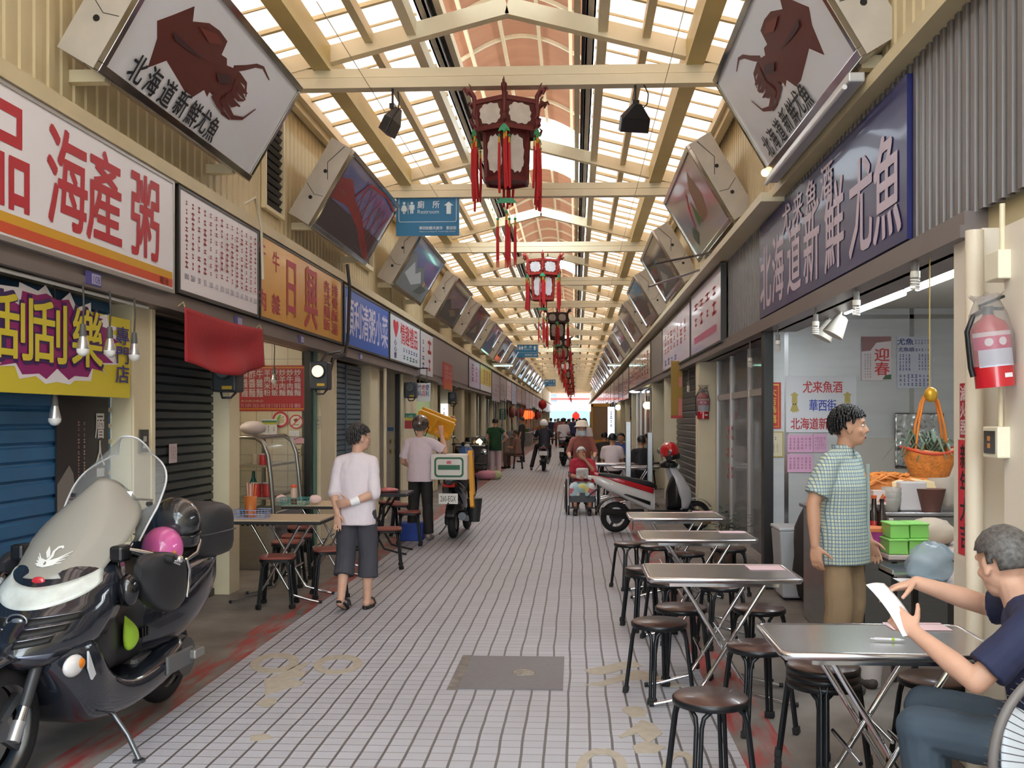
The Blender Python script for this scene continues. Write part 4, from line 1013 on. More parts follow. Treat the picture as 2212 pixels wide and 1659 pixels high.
# fluorescent lamp of the noodle shop
def tube_lamp(name, label, a, b, n=1, strength=12, off=(.07, 0), col=(240, 250, 255)):
    a, b = V(a), V(b); r = thing(name, label, 'lamp', (a + b) / 2)
    o = (a + b) / 2; d = (b - a)
    MB().bar(a - o + V((0, 0, .05)), b - o + V((0, 0, .05)), .05 + .09 * (n - 1) + .03, .05).build('fixture', WHITE, r)
    for i in range(n):
        q = V((off[0], off[1], 0)) * (i - (n - 1) / 2)
        MB().cyl(a - o + q + d * .02, b - o + q - d * .02, .014, n=10).build('tube', mat(col, .4, emit=strength), r)
tube_lamp('fluorescent_lamp', 'fluorescent tube on the noodle shop ceiling', (-4.4, 10.0, 2.6), (-4.4, 11.3, 2.6), 1, 95, col=(255, 240, 214))
# shops further along the left row
GREENC = mat((190, 214, 160), .7, bump=.2, bs=12)
m = MB(); m.grid(lambda u, v: (-3.3 + .02 * sin(u * 30), 20.25 + 2.3 * u, .2 + 2.1 * v), 40, 2); tag(m.build('door_curtain', GREENC, solid=.008), 'pale green door curtain behind the man in the helmet', 'curtain')
board('shop_sign', 'small white sign with blue and red characters, projecting below the left fascia', 'shop sign', fr('F', at_y(900, 860, 19.4).x, 19.4, at_y(900, 867, 19.4).z), .27, .36, mat((214, 214, 214), .5), [('v', '竹科', .06, .33, .07, .12, (60, 90, 150)), ('v', '老店', .135, .33, .07, .12, (200, 60, 60)), ('v', '便利', .21, .33, .07, .12, (60, 90, 150))], .04)
for x in (.06, .2): MB().bx((x - .006, -.01, .36), (x + .006, .03, .66)).bx((-.62, .02, .64), (.22, .04, .66)).build('hanger', DARKM, bpy.data.objects[[o.name for o in bpy.data.objects if o.get('label', '').startswith('small white sign with blue and red characters, projecting')][0]])
board('light_box_sign', 'small lit white vertical sign box with red strokes, by the yellow crates', 'sign', fr('F', at_y(952, 911, 25.2).x, 25.2, at_y(952, 911, 25.2).z), .17, .46, mat((236, 240, 246), .5, emit=1.2), [('d', .04, .05, .13, .38, 1, 3, (206, 120, 110))], .1)
plaque('mail_box', 'green, yellow and red letter box on the wall above the helmet', 'letter box', 874, 893, 898, 926, 18.53, mat((52, 130, 104), .5), lambda W, Hh: [('r', .0, .0, W * .9, Hh * .52, (176, 52, 56)), ('r', 0, Hh * .53, W * .9, Hh * .72, (214, 190, 80)), ('t', 'LAR', W * .45, Hh * .82, W * .22, Hh * .14, (226, 226, 220))], .09)
plaque('wall_notice', 'square notice with a red circle on a yellow ground, on a far pillar', 'notice', 968, 898, 983, 916, 25.39, mat((214, 190, 90), .5), lambda W, Hh: [('c', W / 2, Hh * .6, W * .4, (160, 70, 70)), ('r', 0, 0, W, Hh * .25, (60, 70, 120))])
plaque('glass_notice', 'blue paper notice on the pale wall right of the white post', 'notice', 837, 923, 850, 931, 18.53, mat((90, 126, 190), .5), lambda W, Hh: [])
for i, (px, py) in enumerate(((843, 954), (855, 953), (843, 975), (855, 975))):
    plaque('picture_card', ['upper left', 'upper right', 'lower left', 'lower right'][i] + ' picture card of four on the pale shop wall', 'picture', px - 3.5, py - 6, px + 3.5, py + 6, 18.53, mat((206, 190, 150), .5), lambda W, Hh: [('r', W * .2, Hh * .2, W * .8, Hh * .8, (150, 130, 90))])
# ================================================================ squid shop on the right
Ys = 9.78
tube_lamp('fluorescent_lamp', 'pair of fluorescent tubes nearest the street on the squid shop ceiling', (2.25, 5.4, 2.52), (2.25, 6.8, 2.52), 2, 42)
tube_lamp('fluorescent_lamp', 'pair of fluorescent tubes deeper on the squid shop ceiling', (2.25, 7.0, 2.52), (2.25, 8.3, 2.52), 2, 42)
tube_lamp('fluorescent_lamp', 'fluorescent tubes over the counter of the squid shop', (3.3, 5.6, 2.55), (3.3, 6.9, 2.55), 2, 36)
def spot(px, py, y, label):
    p = at_y(px, py, y); r = thing('spot_lamp', label, 'lamp', p, group='spot lamps in the squid shop')
    MB().lathe([(.035, .10), (.05, .09), (.085, -.06), (.085, -.065)], Matrix.Rotation(.5, 4, 'Y'), 18).build('shade', mat((190, 184, 172), .4), r)
    MB().tube([(.03, 0, .1), (.05, 0, .2), (.05, 0, 2.72 - p.z)], .012, 6).build('arm', mat((190, 184, 172), .4), r)
spot(1807, 708, 8.0, 'spot lamp nearer the counter on the squid shop ceiling'); spot(1783, 716, 8.5, 'spot lamp nearer the street on the squid shop ceiling')
# spiral bulbs under the fascia
def spiral(px, py, X, label, cap=True):
    p = at_x(px, py, X); r = thing('spiral_bulb', label, 'bulb', p, group='spiral bulbs under the right fascia')
    MB().cyl((0, 0, .03), (0, 0, .09), .02, n=12).cyl((0, 0, .09), (0, 0, max(.12, 2.5 - p.z)), .006, n=6).build('socket', mat((120, 116, 112), .5), r)
    MB().cyl((0, 0, .0), (0, 0, .035), .026, n=14).build('ballast', mat((214, 208, 196), .4), r)
    MB().tube([(.021 * cos(t * .7), .021 * sin(t * .7), -.004 - t * .0017) for t in range(36)], .0065, 6).build('coil', mat((226, 220, 214), .3), r)
spiral(1977, 600, 1.84, 'spiral bulb nearest the cream pillar'); spiral(1850, 660, 1.84, 'second spiral bulb from the cream pillar'); spiral(1762, 704, 1.84, 'third spiral bulb from the cream pillar'); spiral(1680, 744, 1.84, 'spiral bulb by the black post')
spiral(1620, 780, 1.86, 'spiral bulb in front of the glass door shop'); spiral(1487, 838, 1.86, 'pale spiral bulb in front of the closed right shutter')
# things on the steel wall
plaque('scroll', 'red and gold new-year scroll by the black post', 'scroll', 1650, 826, 1687, 926, Ys, mat((190, 44, 34), .5), lambda W, Hh: [('r', .02, .02, .028, Hh - .02, (206, 150, 60)), ('r', W - .028, .02, W - .02, Hh - .02, (206, 150, 60)), ('r', .02, Hh - .03, W - .02, Hh - .016, (226, 180, 80)), ('r', .02, .016, W - .02, .024, (206, 150, 60)), ('v', '大吉恭禧', W / 2, Hh - .05, W * .46, (Hh - .1) / 4, (220, 186, 80))])
plaque('certificate', 'small framed certificate below the red scroll', 'certificate', 1654, 934, 1690, 985, Ys, mat((214, 206, 178), .5), lambda W, Hh: [('d', W * .3, Hh * .65, W * .7, Hh * .85, 2, 1, (120, 100, 90)), ('d', W * .2, Hh * .15, W * .8, Hh * .55, 3, 5, (170, 150, 130))], frame=mat((180, 160, 90), .4))
SQB = [(0, 1), (.10, .92), (.2, .86), (.12, .8), (.13, .5), (.10, .42), (.14, .3), (.22, .08), (.14, .12), (.1, .02), (.04, .1), (0, 0)]
def mini_squid(cx, cy, h): 
    pts = [(cx + x * h, cy + y * h) for x, y in SQB]; pts += [(cx - x * h, cy + y * h) for x, y in SQB[::-1]]
    return [('p', pts, (186, 170, 96)), ('c', cx - .05 * h, cy + .42 * h, .035 * h, (40, 36, 30)), ('c', cx + .05 * h, cy + .42 * h, .035 * h, (40, 36, 30))]
plaque('shop_board', 'white squid wine board with red and blue characters and two small squids', 'sign', 1698, 812, 1850, 934, Ys, mat((226, 228, 236), .5), lambda W, Hh: [('t', '尤来魚酒', W * .52, Hh * .80, W * .142, Hh * .2, (190, 50, 56)), ('t', '華西街', W * .52, Hh * .475, W * .13, Hh * .2, (56, 76, 176)), ('t', '北海道新鮮尤魚', W * .53, Hh * .15, W * .133, Hh * .2, (186, 50, 56))] + mini_squid(W * .12, Hh * .34, Hh * .38) + mini_squid(W * .87, Hh * .34, Hh * .38))
for (a_, b_, c_, d_, lb) in ((1701, 939, 1756, 977, 'upper left pink sheet below the squid wine board'), (1757, 937, 1786, 977, 'upper right pink sheet below the squid wine board'), (1701, 981, 1756, 1020, 'lower pink sheet below the squid wine board')):
    plaque('pink_sheet', lb, 'notice', a_, b_, c_, d_, Ys, mat((226, 176, 210), .6), lambda W, Hh: [('d', .01, Hh * .15, W - .01, Hh * .85, 6, 4, (170, 110, 140))])
plaque('spring_poster', 'white spring greeting poster with two red brush characters', 'poster', 1861, 727, 1925, 822, Ys, mat((226, 216, 220), .5), lambda W, Hh: [('p', [(0, Hh), (W, Hh), (W, Hh * .9), (W * .5, Hh * .86), (W * .3, Hh * .68), (0, Hh * .66)], (150, 110, 112)), ('v', '迎春', W * .69, Hh * .74, W * .48, Hh * .32, (200, 60, 60)), ('d', W * .08, Hh * .05, W * .34, Hh * .62, 3, 9, (150, 140, 150)), ('p', [(W * .7, .01), (W, .01), (W, .06), (W * .8, .05)], (70, 100, 70))])
plaque('price_board', 'white price board with blue characters above the counter', 'menu', 1938, 727, 2012, 839, Ys, mat((206, 210, 222), .5), lambda W, Hh: [('t', '尤魚', W * .24, Hh * .9, W * .24, Hh * .12, (50, 60, 120)), ('d', W * .5, Hh * .85, W * .95, Hh * .95, 5, 2, (70, 80, 140)), ('t', '尤魚頭', W * .26, Hh * .75, W * .16, Hh * .08, (60, 70, 130)), ('d', W * .52, Hh * .71, W * .95, Hh * .78, 5, 1, (80, 90, 150)), ('d', W * .04, Hh * .34, W * .4, Hh * .67, 4, 5, (80, 90, 150)), ('d', W * .6, Hh * .34, W * .95, Hh * .67, 4, 5, (80, 90, 150)), ('d', W * .04, Hh * .04, W * .95, Hh * .28, 8, 3, (80, 90, 150))])
struct(MB().bx(tuple(at_y(1850, 1040, Ys - .01)), tuple(at_y(1960, 945, Ys - .002))), 'trim_24', mat((196, 192, 186), .6))
o = MB().grid(lambda u, v: (at_y(1932 + 105 * u, 1010, Ys - .02).x, Ys - .03 - .02 * random.random(), at_y(1932, 1010 - 118 * v, Ys).z), 26, 24).build('foil_sheet', mat((206, 208, 212), .22, 1.0), solid=.002)
tag(o, 'crumpled silver foil sheet on the squid shop wall', 'foil')
# long counter, its things
CTOP = mat((206, 190, 186), .35); CB = mat((60, 56, 54), .5)
def ctable(label, x0, x1, y0, y1, z, m=CTOP):
    r = thing('prep_table', label, 'table', ((x0 + x1) / 2, (y0 + y1) / 2, 0))
    w2, d2 = (x1 - x0) / 2, (y1 - y0) / 2
    MB().bx((-w2, -d2, z - .03), (w2, d2, z)).build('tabletop', m, r, bevel=.006)
    MB().bx((-w2 - .004, -d2 - .004, z - .04), (w2 + .004, d2 + .004, z - .028)).build('edge_band', CB, r)
    for sx in (-1, 1):
        for sy in (-1, 1): MB().bar((sx * (w2 - .05), sy * (d2 - .05), z - .03), (sx * (w2 - .05), sy * (d2 - .05), 0), .03, .03, up=(0, 1, 0)).build('leg', DARKM, r)
ctable('beige prep table behind the plaid-shirt man, with green boxes on it', 1.95, 3.0, 6.3, 7.1, .80)
ctable('beige lower table by the pillar, with a plastic bag on it', 1.86, 2.65, 5.1, 5.75, .80)
r = thing('serving_counter', 'steel serving counter at the back of the squid shop', 'counter', (2.85, 8.0, 0))
MB().bx((-.95, -.4, 0), (.95, .4, .92)).build('body', STEELB, r, bevel=.008); MB().bx((-.98, -.43, .92), (.98, .43, .95)).build('worktop', STEEL, r, bevel=.005)
r = thing('counter_shelf', 'steel shelf on thin posts at the back corner of the serving counter', 'shelf', (3.55, 8.0, .95))
MB().bx((-.2, .02, .33), (.2, .38, .35)).build('shelf_board', STEEL, r)
for x in (-.18, .18): MB().bx((x - .015, .34, 0), (x + .015, .37, .33)).build('post', STEEL, r)
# green cartons
GRN = mat((140, 206, 104), .45)
for i, (px, py, dx, lb) in enumerate(((1938, 1172, 0, 'green plastic tub, lower left of the stacked pair'), (1968, 1178, 0, 'green plastic tub, lower right'), (1944, 1145, 0, 'green plastic tub, on top of the lower left one'), (1972, 1150, 0, 'green plastic tub, on top of the lower right one'))):
    y_ = 6.42 + .02 * i
    z_ = .80 if i < 2 else .895
    x_ = 2.02 + .13 * (i % 2) + .02 * (i // 2)
    tag(MB().box((0, 0, .047), (.12, .20, .09), tx=.94, ty=.94).box((0, 0, .09), (.125, .205, .012)).build('plastic_tub', GRN, bevel=.012, loc=(x_, y_, z_)), lb, 'tub', group='green tubs on the prep table')
def on_counter(px, py, y): return at_y(px, py, y)
def bottle(px, x_, y_, z_, h, rad, body, cap, label, labelc=None):
    r = thing('bottle', label, 'bottle', (x_, y_, z_), group='bottles on the counter')
    MB().lathe([(rad, 0), (rad, h * .58), (rad * .4, h * .76), (rad * .36, h * .93)], n=14).build('glass', body, r)
    MB().cyl((0, 0, h * .93), (0, 0, h), rad * .42, n=12).build('cap', cap, r)
    if labelc: MB().cyl((0, 0, h * .12), (0, 0, h * .46), rad * 1.02, n=14, cap=False).build('paper_label', labelc, r)
def XY(px, y): return at_y(px, 1000, y).x
SOY = mat((38, 22, 18), .1, coat=.5)
bottle(0, XY(1866, 6.98), 6.98, .801, .30, .04, SOY, mat((60, 40, 30)), 'dark soy bottle next to the plaid-shirt man', mat((150, 60, 40)))
bottle(0, XY(1888, 7.0), 7.0, .801, .32, .045, SOY, mat((200, 90, 40)), 'dark soy bottle with a red label on the counter', mat((196, 40, 40)))
bottle(0, XY(1905, 6.95), 6.95, .801, .30, .036, SOY, BLACK, 'black bottle at the end of the soy bottles')
bottle(0, XY(1925, 6.9), 6.9, .80, .17, .035, mat((226, 220, 206), .4), mat((226, 220, 206), .4), 'white squeeze bottle behind the green tubs')
r = thing('candy_tub', 'pink and white round tub with an orange lid on the prep table', 'tub', (XY(1884, 6.62), 6.62, .80))
MB().lathe([(.092, 0), (.105, .12)], n=24).build('body', mat((206, 80, 170), .4, noise=.5, ns=7), r); MB().cyl((0, 0, .12), (0, 0, .14), .110, n=24).build('lid', mat((226, 130, 80), .4), r)
r = thing('cup_stack', 'clear plastic cups stacked beside the squeeze bottle', 'cups', (XY(1925, 7.7), 7.7, .95))
for i in range(3): MB().lathe([(.05, .02 * i), (.075, .10 + .04 * i)], n=16, cap=False).build('cup', glass((230, 226, 220), .35), r, solid=.002)
# squid tray under a cloth: orange tentacle heap on a pale tray
r = thing('squid_display', 'heap of orange dried squid on a pale paper-covered tray', 'food', (XY(1918, 7.95), 7.95, 1.041))
MB().bx((-.32, -.18, -.09), (.36, .18, .02)).build('tray', STEEL, r)
m = MB(); m.ell((-.02, .02, .06), (.32, .16, .11), n=26, k=14)
m.v = [tuple(V(p) * (1 + .16 * (random.random() - .5))) for p in m.v]
for i in range(110):
    x = random.uniform(-.32, .26); y_ = random.uniform(-.16, .12); z = .05 + .125 * max(0, 1 - (x / .36) ** 2 - (y_ / .2) ** 2) ** .5
    m.tube([(x - .06, y_ - .02, z - .012), (x, y_ + random.uniform(-.03, .03), z + .014), (x + .07, y_ + random.uniform(-.03, .03), z - .006)], [.004, .011, .004], 5)
o = m.build('dried_squid', mat((226, 138, 62), .5, noise=.3, ns=16), r); tag(o, kind='stuff')
MB().grid(lambda u, v: (-.02 + .40 * u, -.19 + .03 * v, .02 + .13 * v * (1 - .5 * abs(u - .4)) + .008 * random.random()), 14, 6).build('paper', mat((232, 206, 160), .6), r, solid=.003)
plaque('gift_box', 'small white and red festive box in front of the squid heap', 'box', 1887, 1060, 1931, 1090, 7.66, mat((226, 206, 200), .5), lambda W, Hh: [('p', [(W * .2, .02), (W * .45, Hh * .8), (W * .7, Hh * .3), (W * .9, .02)], (206, 110, 50)), ('c', W * .6, Hh * .4, Hh * .2, (190, 50, 50))], .1)
o = MB().lathe([(.07, 0), (.11, .17)], n=18).build('basket_box', mat((96, 60, 50), .6), loc=(XY(2010, 7.7), 7.7, .95)); tag(o, 'dark brown basket standing on the steel counter', 'basket')
o = MB().box((0, 0, .11), (.20, .12, .22)).build('tissue_box', mat((206, 198, 198), .5), bevel=.012, loc=(XY(1968, 7.75), 7.75, .952)); tag(o, 'pale carton standing on the steel counter', 'carton')
o = MB().lathe([(.05, 0), (.055, .09), (.04, .12), (.04, .26)], n=14).build('paper_roll', mat((214, 206, 202), .6), loc=(XY(2030, 8.2), 8.2, .952)); tag(o, 'white paper roll at the back of the steel counter', 'paper roll')
def crumple(name, label, cat, c, r3, m, amp=.25, n=20, k=14):
    b = MB(); b.ell((0, 0, 0), r3, n=n, k=k)
    b.v = [tuple(V(p) * (1 + amp * (random.random() - .5))) for p in b.v]
    b.v = [(p[0], p[1], max(p[2], -r3[2] * .8)) for p in b.v]
    return tag(b.build(name, m, loc=c), label, cat)
crumple('plastic_bag', 'pale blue plastic bag with handles on the low table', 'bag', (XY(2012, 5.3), 5.32, .89), (.12, .11, .11), glass((200, 216, 226), .5, .2))
crumple('cloth_bundle', 'beige cloth bundle behind the plastic bag', 'cloth', (XY(2020, 6.75), 6.85, .88), (.17, .14, .10), mat((190, 174, 156), .8), .15)
r = thing('food_tray', 'steel tray on the low table, behind the plastic bag', 'tray', (XY(1968, 5.55), 5.55, .802))
MB().bx((-.14, -.12, 0), (.14, .12, .012)).bx((-.14, -.12, .0), (-.13, .12, .035)).bx((.13, -.12, 0), (.14, .12, .035)).bx((-.14, .11, 0), (.14, .12, .035)).build('pan', STEEL, r)
board('paper_note', 'white paper with blue print lying on the low table', 'notice', Matrix.Translation((XY(1950, 5.2), 5.16, .806)), .16, .2, PAPER, [('r', .03, .03, .1, .06, (120, 150, 220))], .002)
crumple('plastic_bag', 'white plastic bag bundle hanging behind the basket', 'bag', (XY(2040, 7.85), 7.85, 1.14), (.12, .12, .22), mat((196, 184, 170), .5), .12)
o = MB().lathe([(.07, 0), (.09, .2), (.085, .24), (.03, .27)], n=14).build('white_canister', mat((196, 184, 180), .5), loc=(XY(1893, 6.1), 6.25, 0)); tag(o, 'grey canister with a red label on the floor under the table', 'canister')
r = thing('bin', 'grey plastic bin by the steel wall', 'bin', (2.05, 9.3, 0)); MB().box((0, 0, .33), (.34, .34, .62), tx=1.2, ty=1.2).build('body', mat((176, 178, 182), .5), r, bevel=.02); MB().box((0, 0, .65), (.42, .42, .03)).build('rim', mat((190, 192, 196), .5), r, bevel=.01)
crumple('dark_bag', 'dark cloth bag leaning behind the plaid-shirt man', 'bag', (2.2, 8.9, .44), (.28, .2, .55), mat((46, 42, 42), .8), .12)
# hanging fruit basket
p = at_y(2008, 1000, 5.35)
r = thing('hanging_basket', 'orange wicker boat basket with a green plant, hung by the pillar', 'basket', p)
ORG = mat((224, 132, 52), .45, noise=.3, ns=30, bump=.6, bs=60)
m = MB(); n = 28
rings = []
for z, a_, b_ in ((-.075, .085, .06), (-.07, .10, .065), (.0, .125, .085), (.05, .145, .10)):
    rings.append([(a_ * cos(t * 2 * pi / n), b_ * sin(t * 2 * pi / n), z + (.035 * abs(cos(t * 2 * pi / n)) ** 2 if z > 0 else 0)) for t in range(n)])
m.loft(rings); m.build('bowl', ORG, r)
MB().tube(rings[-1], .008, 6, closed=True).build('rim', mat((206, 70, 40), .5), r)
for sx in (-1, 1):
    for q in (-.03, 0, .03): MB().tube([(sx * .085, q, .06), (sx * (.075 - abs(q) * .3), q * .9, .2), (sx * .04, q * .6, .32), (0, q * .3, .40)], .006, 6).build('strap', mat((226, 130, 40), .5), r)
m = MB()
for i in range(26):
    an = random.uniform(0, 2 * pi); L = random.uniform(.1, .2); x0 = random.uniform(-.06, .06)
    q = [(x0, 0, .04), (x0 + cos(an) * L * .5, sin(an) * L * .4, .10 + random.uniform(0, .08)), (x0 + cos(an) * L, sin(an) * L * .7, .03 + random.uniform(-.06, .12))]
    m.tube(q, [.008, .012, .002], 5, flat=.3)
m.build('plant', mat((106, 128, 108), .6, noise=.3), r)
MB().ell((0, -.02, .36), (.035, .03, .04)).build('gold_bow', mat((206, 160, 50), .35, .5), r)
MB().tube([(0, 0, .40), (0, 0, 2.5 - p.z)], .004, 5).build('cord', mat((190, 160, 90)), r)
# on the cream pillar
board('red_couplet', 'red paper couplet with black brush characters on the cream pillar', 'couplet', fr('R', 1.848, 4.90, 1.0), .17, .55, mat((214, 48, 70), .6), [('v', '新年大吉', .085, .53, .11, .126, (40, 22, 30))], .003)
board('extinguisher_sign', 'narrow red sign with white characters above the couplet', 'sign', fr('R', 1.848, 4.88, 1.56), .09, .26, mat((176, 36, 50), .5), [('v', '滅火器', .045, .25, .07, .08, (232, 214, 216))], .004)
tag(MB().tube([(1.80, 4.58, 0), (1.80, 4.58, 2.5)], .04, 14).build('drain_pipe', mat((226, 212, 190), .35)), 'cream drain pipe beside the red couplet', 'pipe')
def extinguisher(px, py0, py1, X, y, rad, label, tilt, bag):
    pa, pb = at_y(px, py1, y), at_y(px, py0, y); h = pb.z - pa.z
    r = thing('fire_extinguisher', label, 'fire extinguisher', (pa.x, y, pa.z)); r.rotation_euler = (0, tilt, 0)
    RD = mat((186, 26, 38), .25, coat=.5)
    MB().lathe([(rad, 0), (rad, h * .80), (rad * .8, h * .9), (rad * .35, h * .97), (rad * .3, h)], n=28).build('cylinder', RD, r)
    MB().cyl((0, 0, h), (0, 0, h + .035), rad * .3, n=12).bar((-.03, 0, h + .04), (.07, 0, h + .07), .02, .012).bar((-.03, 0, h + .03), (.06, 0, h + .02), .02, .012).build('valve', BLACK, r)
    MB().tube([(-.02, 0, h + .02), (-rad * .9, -.02, h), (-rad * 1.25, -.01, h * .8), (-rad * 1.2, 0, h * .3), (-rad * 1.12, 0, .05)], .011, 8).build('hose', BLACK, r)
    def band(z0, z1, a0, a1, mm, nm, q=1.012):
        MB().grid(lambda u, v: (rad * q * cos(a0 + (a1 - a0) * u), rad * q * sin(a0 + (a1 - a0) * u), z0 + (z1 - z0) * v), 12, 1).build(nm, mm, r)
    a0, a1 = -pi * .95, -pi * .1
    band(h * .70, h * .76, a0, a1, mat((224, 206, 210), .5), 'label'); band(h * .52, h * .70, a0, a1, mat((206, 60, 110), .5), 'label'); band(h * .28, h * .52, a0 + .3, a1 - .2, mat((206, 210, 226), .5), 'label')
    for q in (.35, .62):
        an = a0 + (a1 - a0) * q
        MB().grid(lambda u, v: (rad * 1.02 * cos(an + .22 * v * cos(u * 2 * pi)), rad * 1.02 * sin(an + .22 * v * cos(u * 2 * pi)), h * .62 + rad * .22 * v * sin(u * 2 * pi)), 20, 1).build('label', mat((232, 226, 230), .5), r)
    band(h * .12, h * .18, -pi * .45, -pi * .28, mat((226, 226, 230), .5), 'label')
    if bag:
        b = MB(); b.lathe([(rad * 1.1, h * .3), (rad * 1.2, h * .7), (rad * .95, h * 1.0), (rad * .6, h * 1.2), (rad * .9, h * 1.28)], n=26, cap=False)
        b.v = [tuple(V(q) * (1 + .06 * (random.random() - .5))) for q in b.v]
        b.build('plastic_bag', glass((226, 222, 222), .18, .15), r)
    MB().box((0, rad + .01, h * .55), (.05, .03, h * .5)).build('bracket', DARKM, r)
    return r
extinguisher(2150, 680, 836, 1.8, 4.12, .075, 'red fire extinguisher in a clear bag on the cream pillar', -.10, True)
extinguisher(1519, 848, 905, 1.9, 14.95, .088, 'red fire extinguisher on the far cream pillar, by the closed shutter', 0, True)
def sbox(px, py, y, wd, hh, label, win=True):
    p = at_x(px, py, 1.775) if y is None else at_y(px, py, y)
    r = thing('switch_box', label, 'switch box', p)
    MB().box((0, 0, 0), (.09, wd, hh)).build('case', mat((232, 224, 200), .45), r, bevel=.006)
    if win: MB().box((-.047, 0, 0), (.006, wd * .7, hh * .72)).build('window', mat((40, 46, 50), .15, coat=.5), r); MB().box((-.051, 0, .015), (.004, .02, .02)).box((-.051, 0, -.015), (.004, .02, .02)).build('switch', mat((196, 130, 60)), r)
    MB().tube([(0, 0, hh / 2), (0, 0, hh / 2 + .2)], .012, 8).build('conduit', CREAM, r)
sbox(2162, 955, None, .15, .13, 'cream switch box with a dark window on the near right pillar')
sbox(2165, 575, None, .14, .12, 'open cream junction box high on the near right wall', False)
p = at_x(2122, 1000, 1.90); r = thing('hanging_plug', 'white plug with a black cord hanging on the near right wall', 'plug', p)
MB().cyl((0, 0, 0), (0, 0, .08), .016, n=10).build('plug', mat((214, 208, 196), .4), r); MB().tube([(0, 0, 0), (.0, -.02, -.08), (0, -.04, -.2), (0, -.06, -.34)], .007, 6).tube([(0, 0, .08), (0, .01, .5)], .003, 5).build('cord', BLACK, r)
# glass door shop on the right, closed shutter, far doors
shutter('roller_shutter', 'R', 2.1, 15.4, 20.6, 0, 2.49, (74, 70, 70), .12, 'dark roller shutter behind the red helmet')
r = thing('glass_shopfront', 'aluminium and glass shopfront beside the squid shop', 'shopfront', (2.12, 12.4, 0))
AL = mat((206, 198, 192), .35, .5)
for y_ in (-2.45, -1.5, -.2, 1.2, 2.5): MB().bx((-.03, y_ - .04, 0), (.03, y_ + .04, 2.5)).build('mullion', AL, r)
MB().bx((-.02, -2.45, 1.92), (.02, 2.5, 2.0)).bx((-.02, -2.45, 0), (.02, 2.5, .1)).build('rail', AL, r)
MB().bx((-.004, -2.45, .1), (.004, 2.5, 2.5)).build('pane', glass((214, 218, 222), .3), r)
Fm = fr('R', -.012, 0, 0); Fm.translation = V((-.012, 0, 0))
marks([('p', [(1.55, .35), (2.2, .35), (2.2, 1.85), (1.55, 1.85)], (206, 196, 200)), ('p', [(1.6, 1.3), (2.15, 1.35), (2.1, 1.8), (1.65, 1.75)], (150, 110, 116)), ('r', 1.55, .35, 2.2, .7, (176, 50, 60)), ('v', 'CUB', 1.9, 1.25, .2, .16, (190, 60, 76)), ('d', -1.6, .8, -1.0, 1.6, 2, 3, (206, 110, 120))], Fm, r, 0)
MB().box((.35, -1.2, .9), (.02, 2.0, 1.8)).build('inner_screen', mat((206, 196, 190), .6), r)
o = MB().bx((-.3, -.6, 0), (.3, .6, .01)).build('door_mat', mat((190, 40, 46), .9), loc=(1.65, 10.6, .0)); tag(o, 'bright red door mat in front of the glass shopfront', 'mat')
r = thing('potted_plant', 'dark leafy potted plant beside the glass shopfront', 'plant', (1.72, 11.6, 0))
MB().lathe([(.12, 0), (.17, .26), (.15, .27)], n=18).build('pot', mat((84, 66, 56), .6), r)
m = MB()
for i in range(90):
    an, el, L = random.uniform(0, 2 * pi), random.uniform(.1, 1.3), random.uniform(.15, .42)
    c = V((cos(an) * cos(el) * L, sin(an) * cos(el) * L, .3 + sin(el) * L * .9)); d = V((cos(an), sin(an), random.uniform(-.4, .5))).normalized()
    s_ = d.cross(V((0, 0, 1))).normalized() * .022
    m.add([c - d * .05, c + s_, c + d * .06, c - s_], [(0, 1, 2, 3)])
m.build('foliage', mat((58, 76, 60), .6, noise=.3), r, solid=.003)
for i in range(6): MB().tube([(0, 0, .24), (.06 * cos(i), .06 * sin(i), .42)], .008, 5).build('stem', mat((70, 60, 46)), r)
# floor: manhole cover and worn bicycle markings
a_, b_ = at_z(990, 1489), at_z(1219, 1420)
r = thing('manhole_cover', 'rectangular grey steel manhole cover in the tiled walkway', 'manhole cover', ((a_.x + b_.x) / 2, (a_.y + b_.y) / 2, 0))
w2, d2 = (b_.x - a_.x) / 2, (b_.y - a_.y) / 2
MB().bx((-w2, -d2, -.01), (w2, d2, .006)).build('plate', mat((112, 108, 112), .5, .2, noise=.08, ns=30), r)
MB().bx((-w2 - .07, -d2 - .02, -.01), (-w2, d2 + .02, .004)).build('mortar', mat((128, 120, 114), .8, noise=.3, ns=14), r)
m = MB(); m.ell((0, 0, 0), (.075, .1, .012), n=18, k=6); m.v = [(p[0] * random.uniform(.8, 1.1), p[1] * random.uniform(.8, 1.1), p[2]) for p in m.v]
m.build('patch', mat((150, 140, 132), .7, noise=.4, ns=40), r, loc=(.06, -.02, .005))
PT = mat((176, 166, 150), .7, noise=.12, ns=20)
def flat(pts, label):
    q = [at_z(x, y) for x, y in pts]; c = sum(q, V()) / len(q)
    m = MB(); m.prism([(p.x - c.x, p.y - c.y) for p in q], .004)
    return m, c
def ringpts(cx, cy, rx, ry, t, k=30, sk=0):
    o = [(cx + rx * cos(i * 2 * pi / k) + sk * sin(i * 2 * pi / k), cy + ry * sin(i * 2 * pi / k)) for i in range(k + 1)]
    i_ = [(cx + (rx - t) * cos(i * 2 * pi / k) + sk * sin(i * 2 * pi / k) * .7, cy + (ry - t * .5) * sin(i * 2 * pi / k)) for i in range(k, -1, -1)]
    return o + i_
def marking(label, polys):
    q0 = at_z(*polys[0][0]); r = thing('floor_marking', label, 'floor marking', (q0.x, q0.y, 0))
    for pl in polys:
        q = [at_z(x, y) for x, y in pl]; m = MB(); m.prism([(p.x - q0.x, p.y - q0.y) for p in q], .0035); m.build('paint', PT, r)
c4 = lambda pts: [(540 + x / 3.95, 1240 + y / 3.95) for x, y in pts]
c5 = lambda pts: [(1100 + x / 3.95, 1240 + y / 3.95) for x, y in pts]
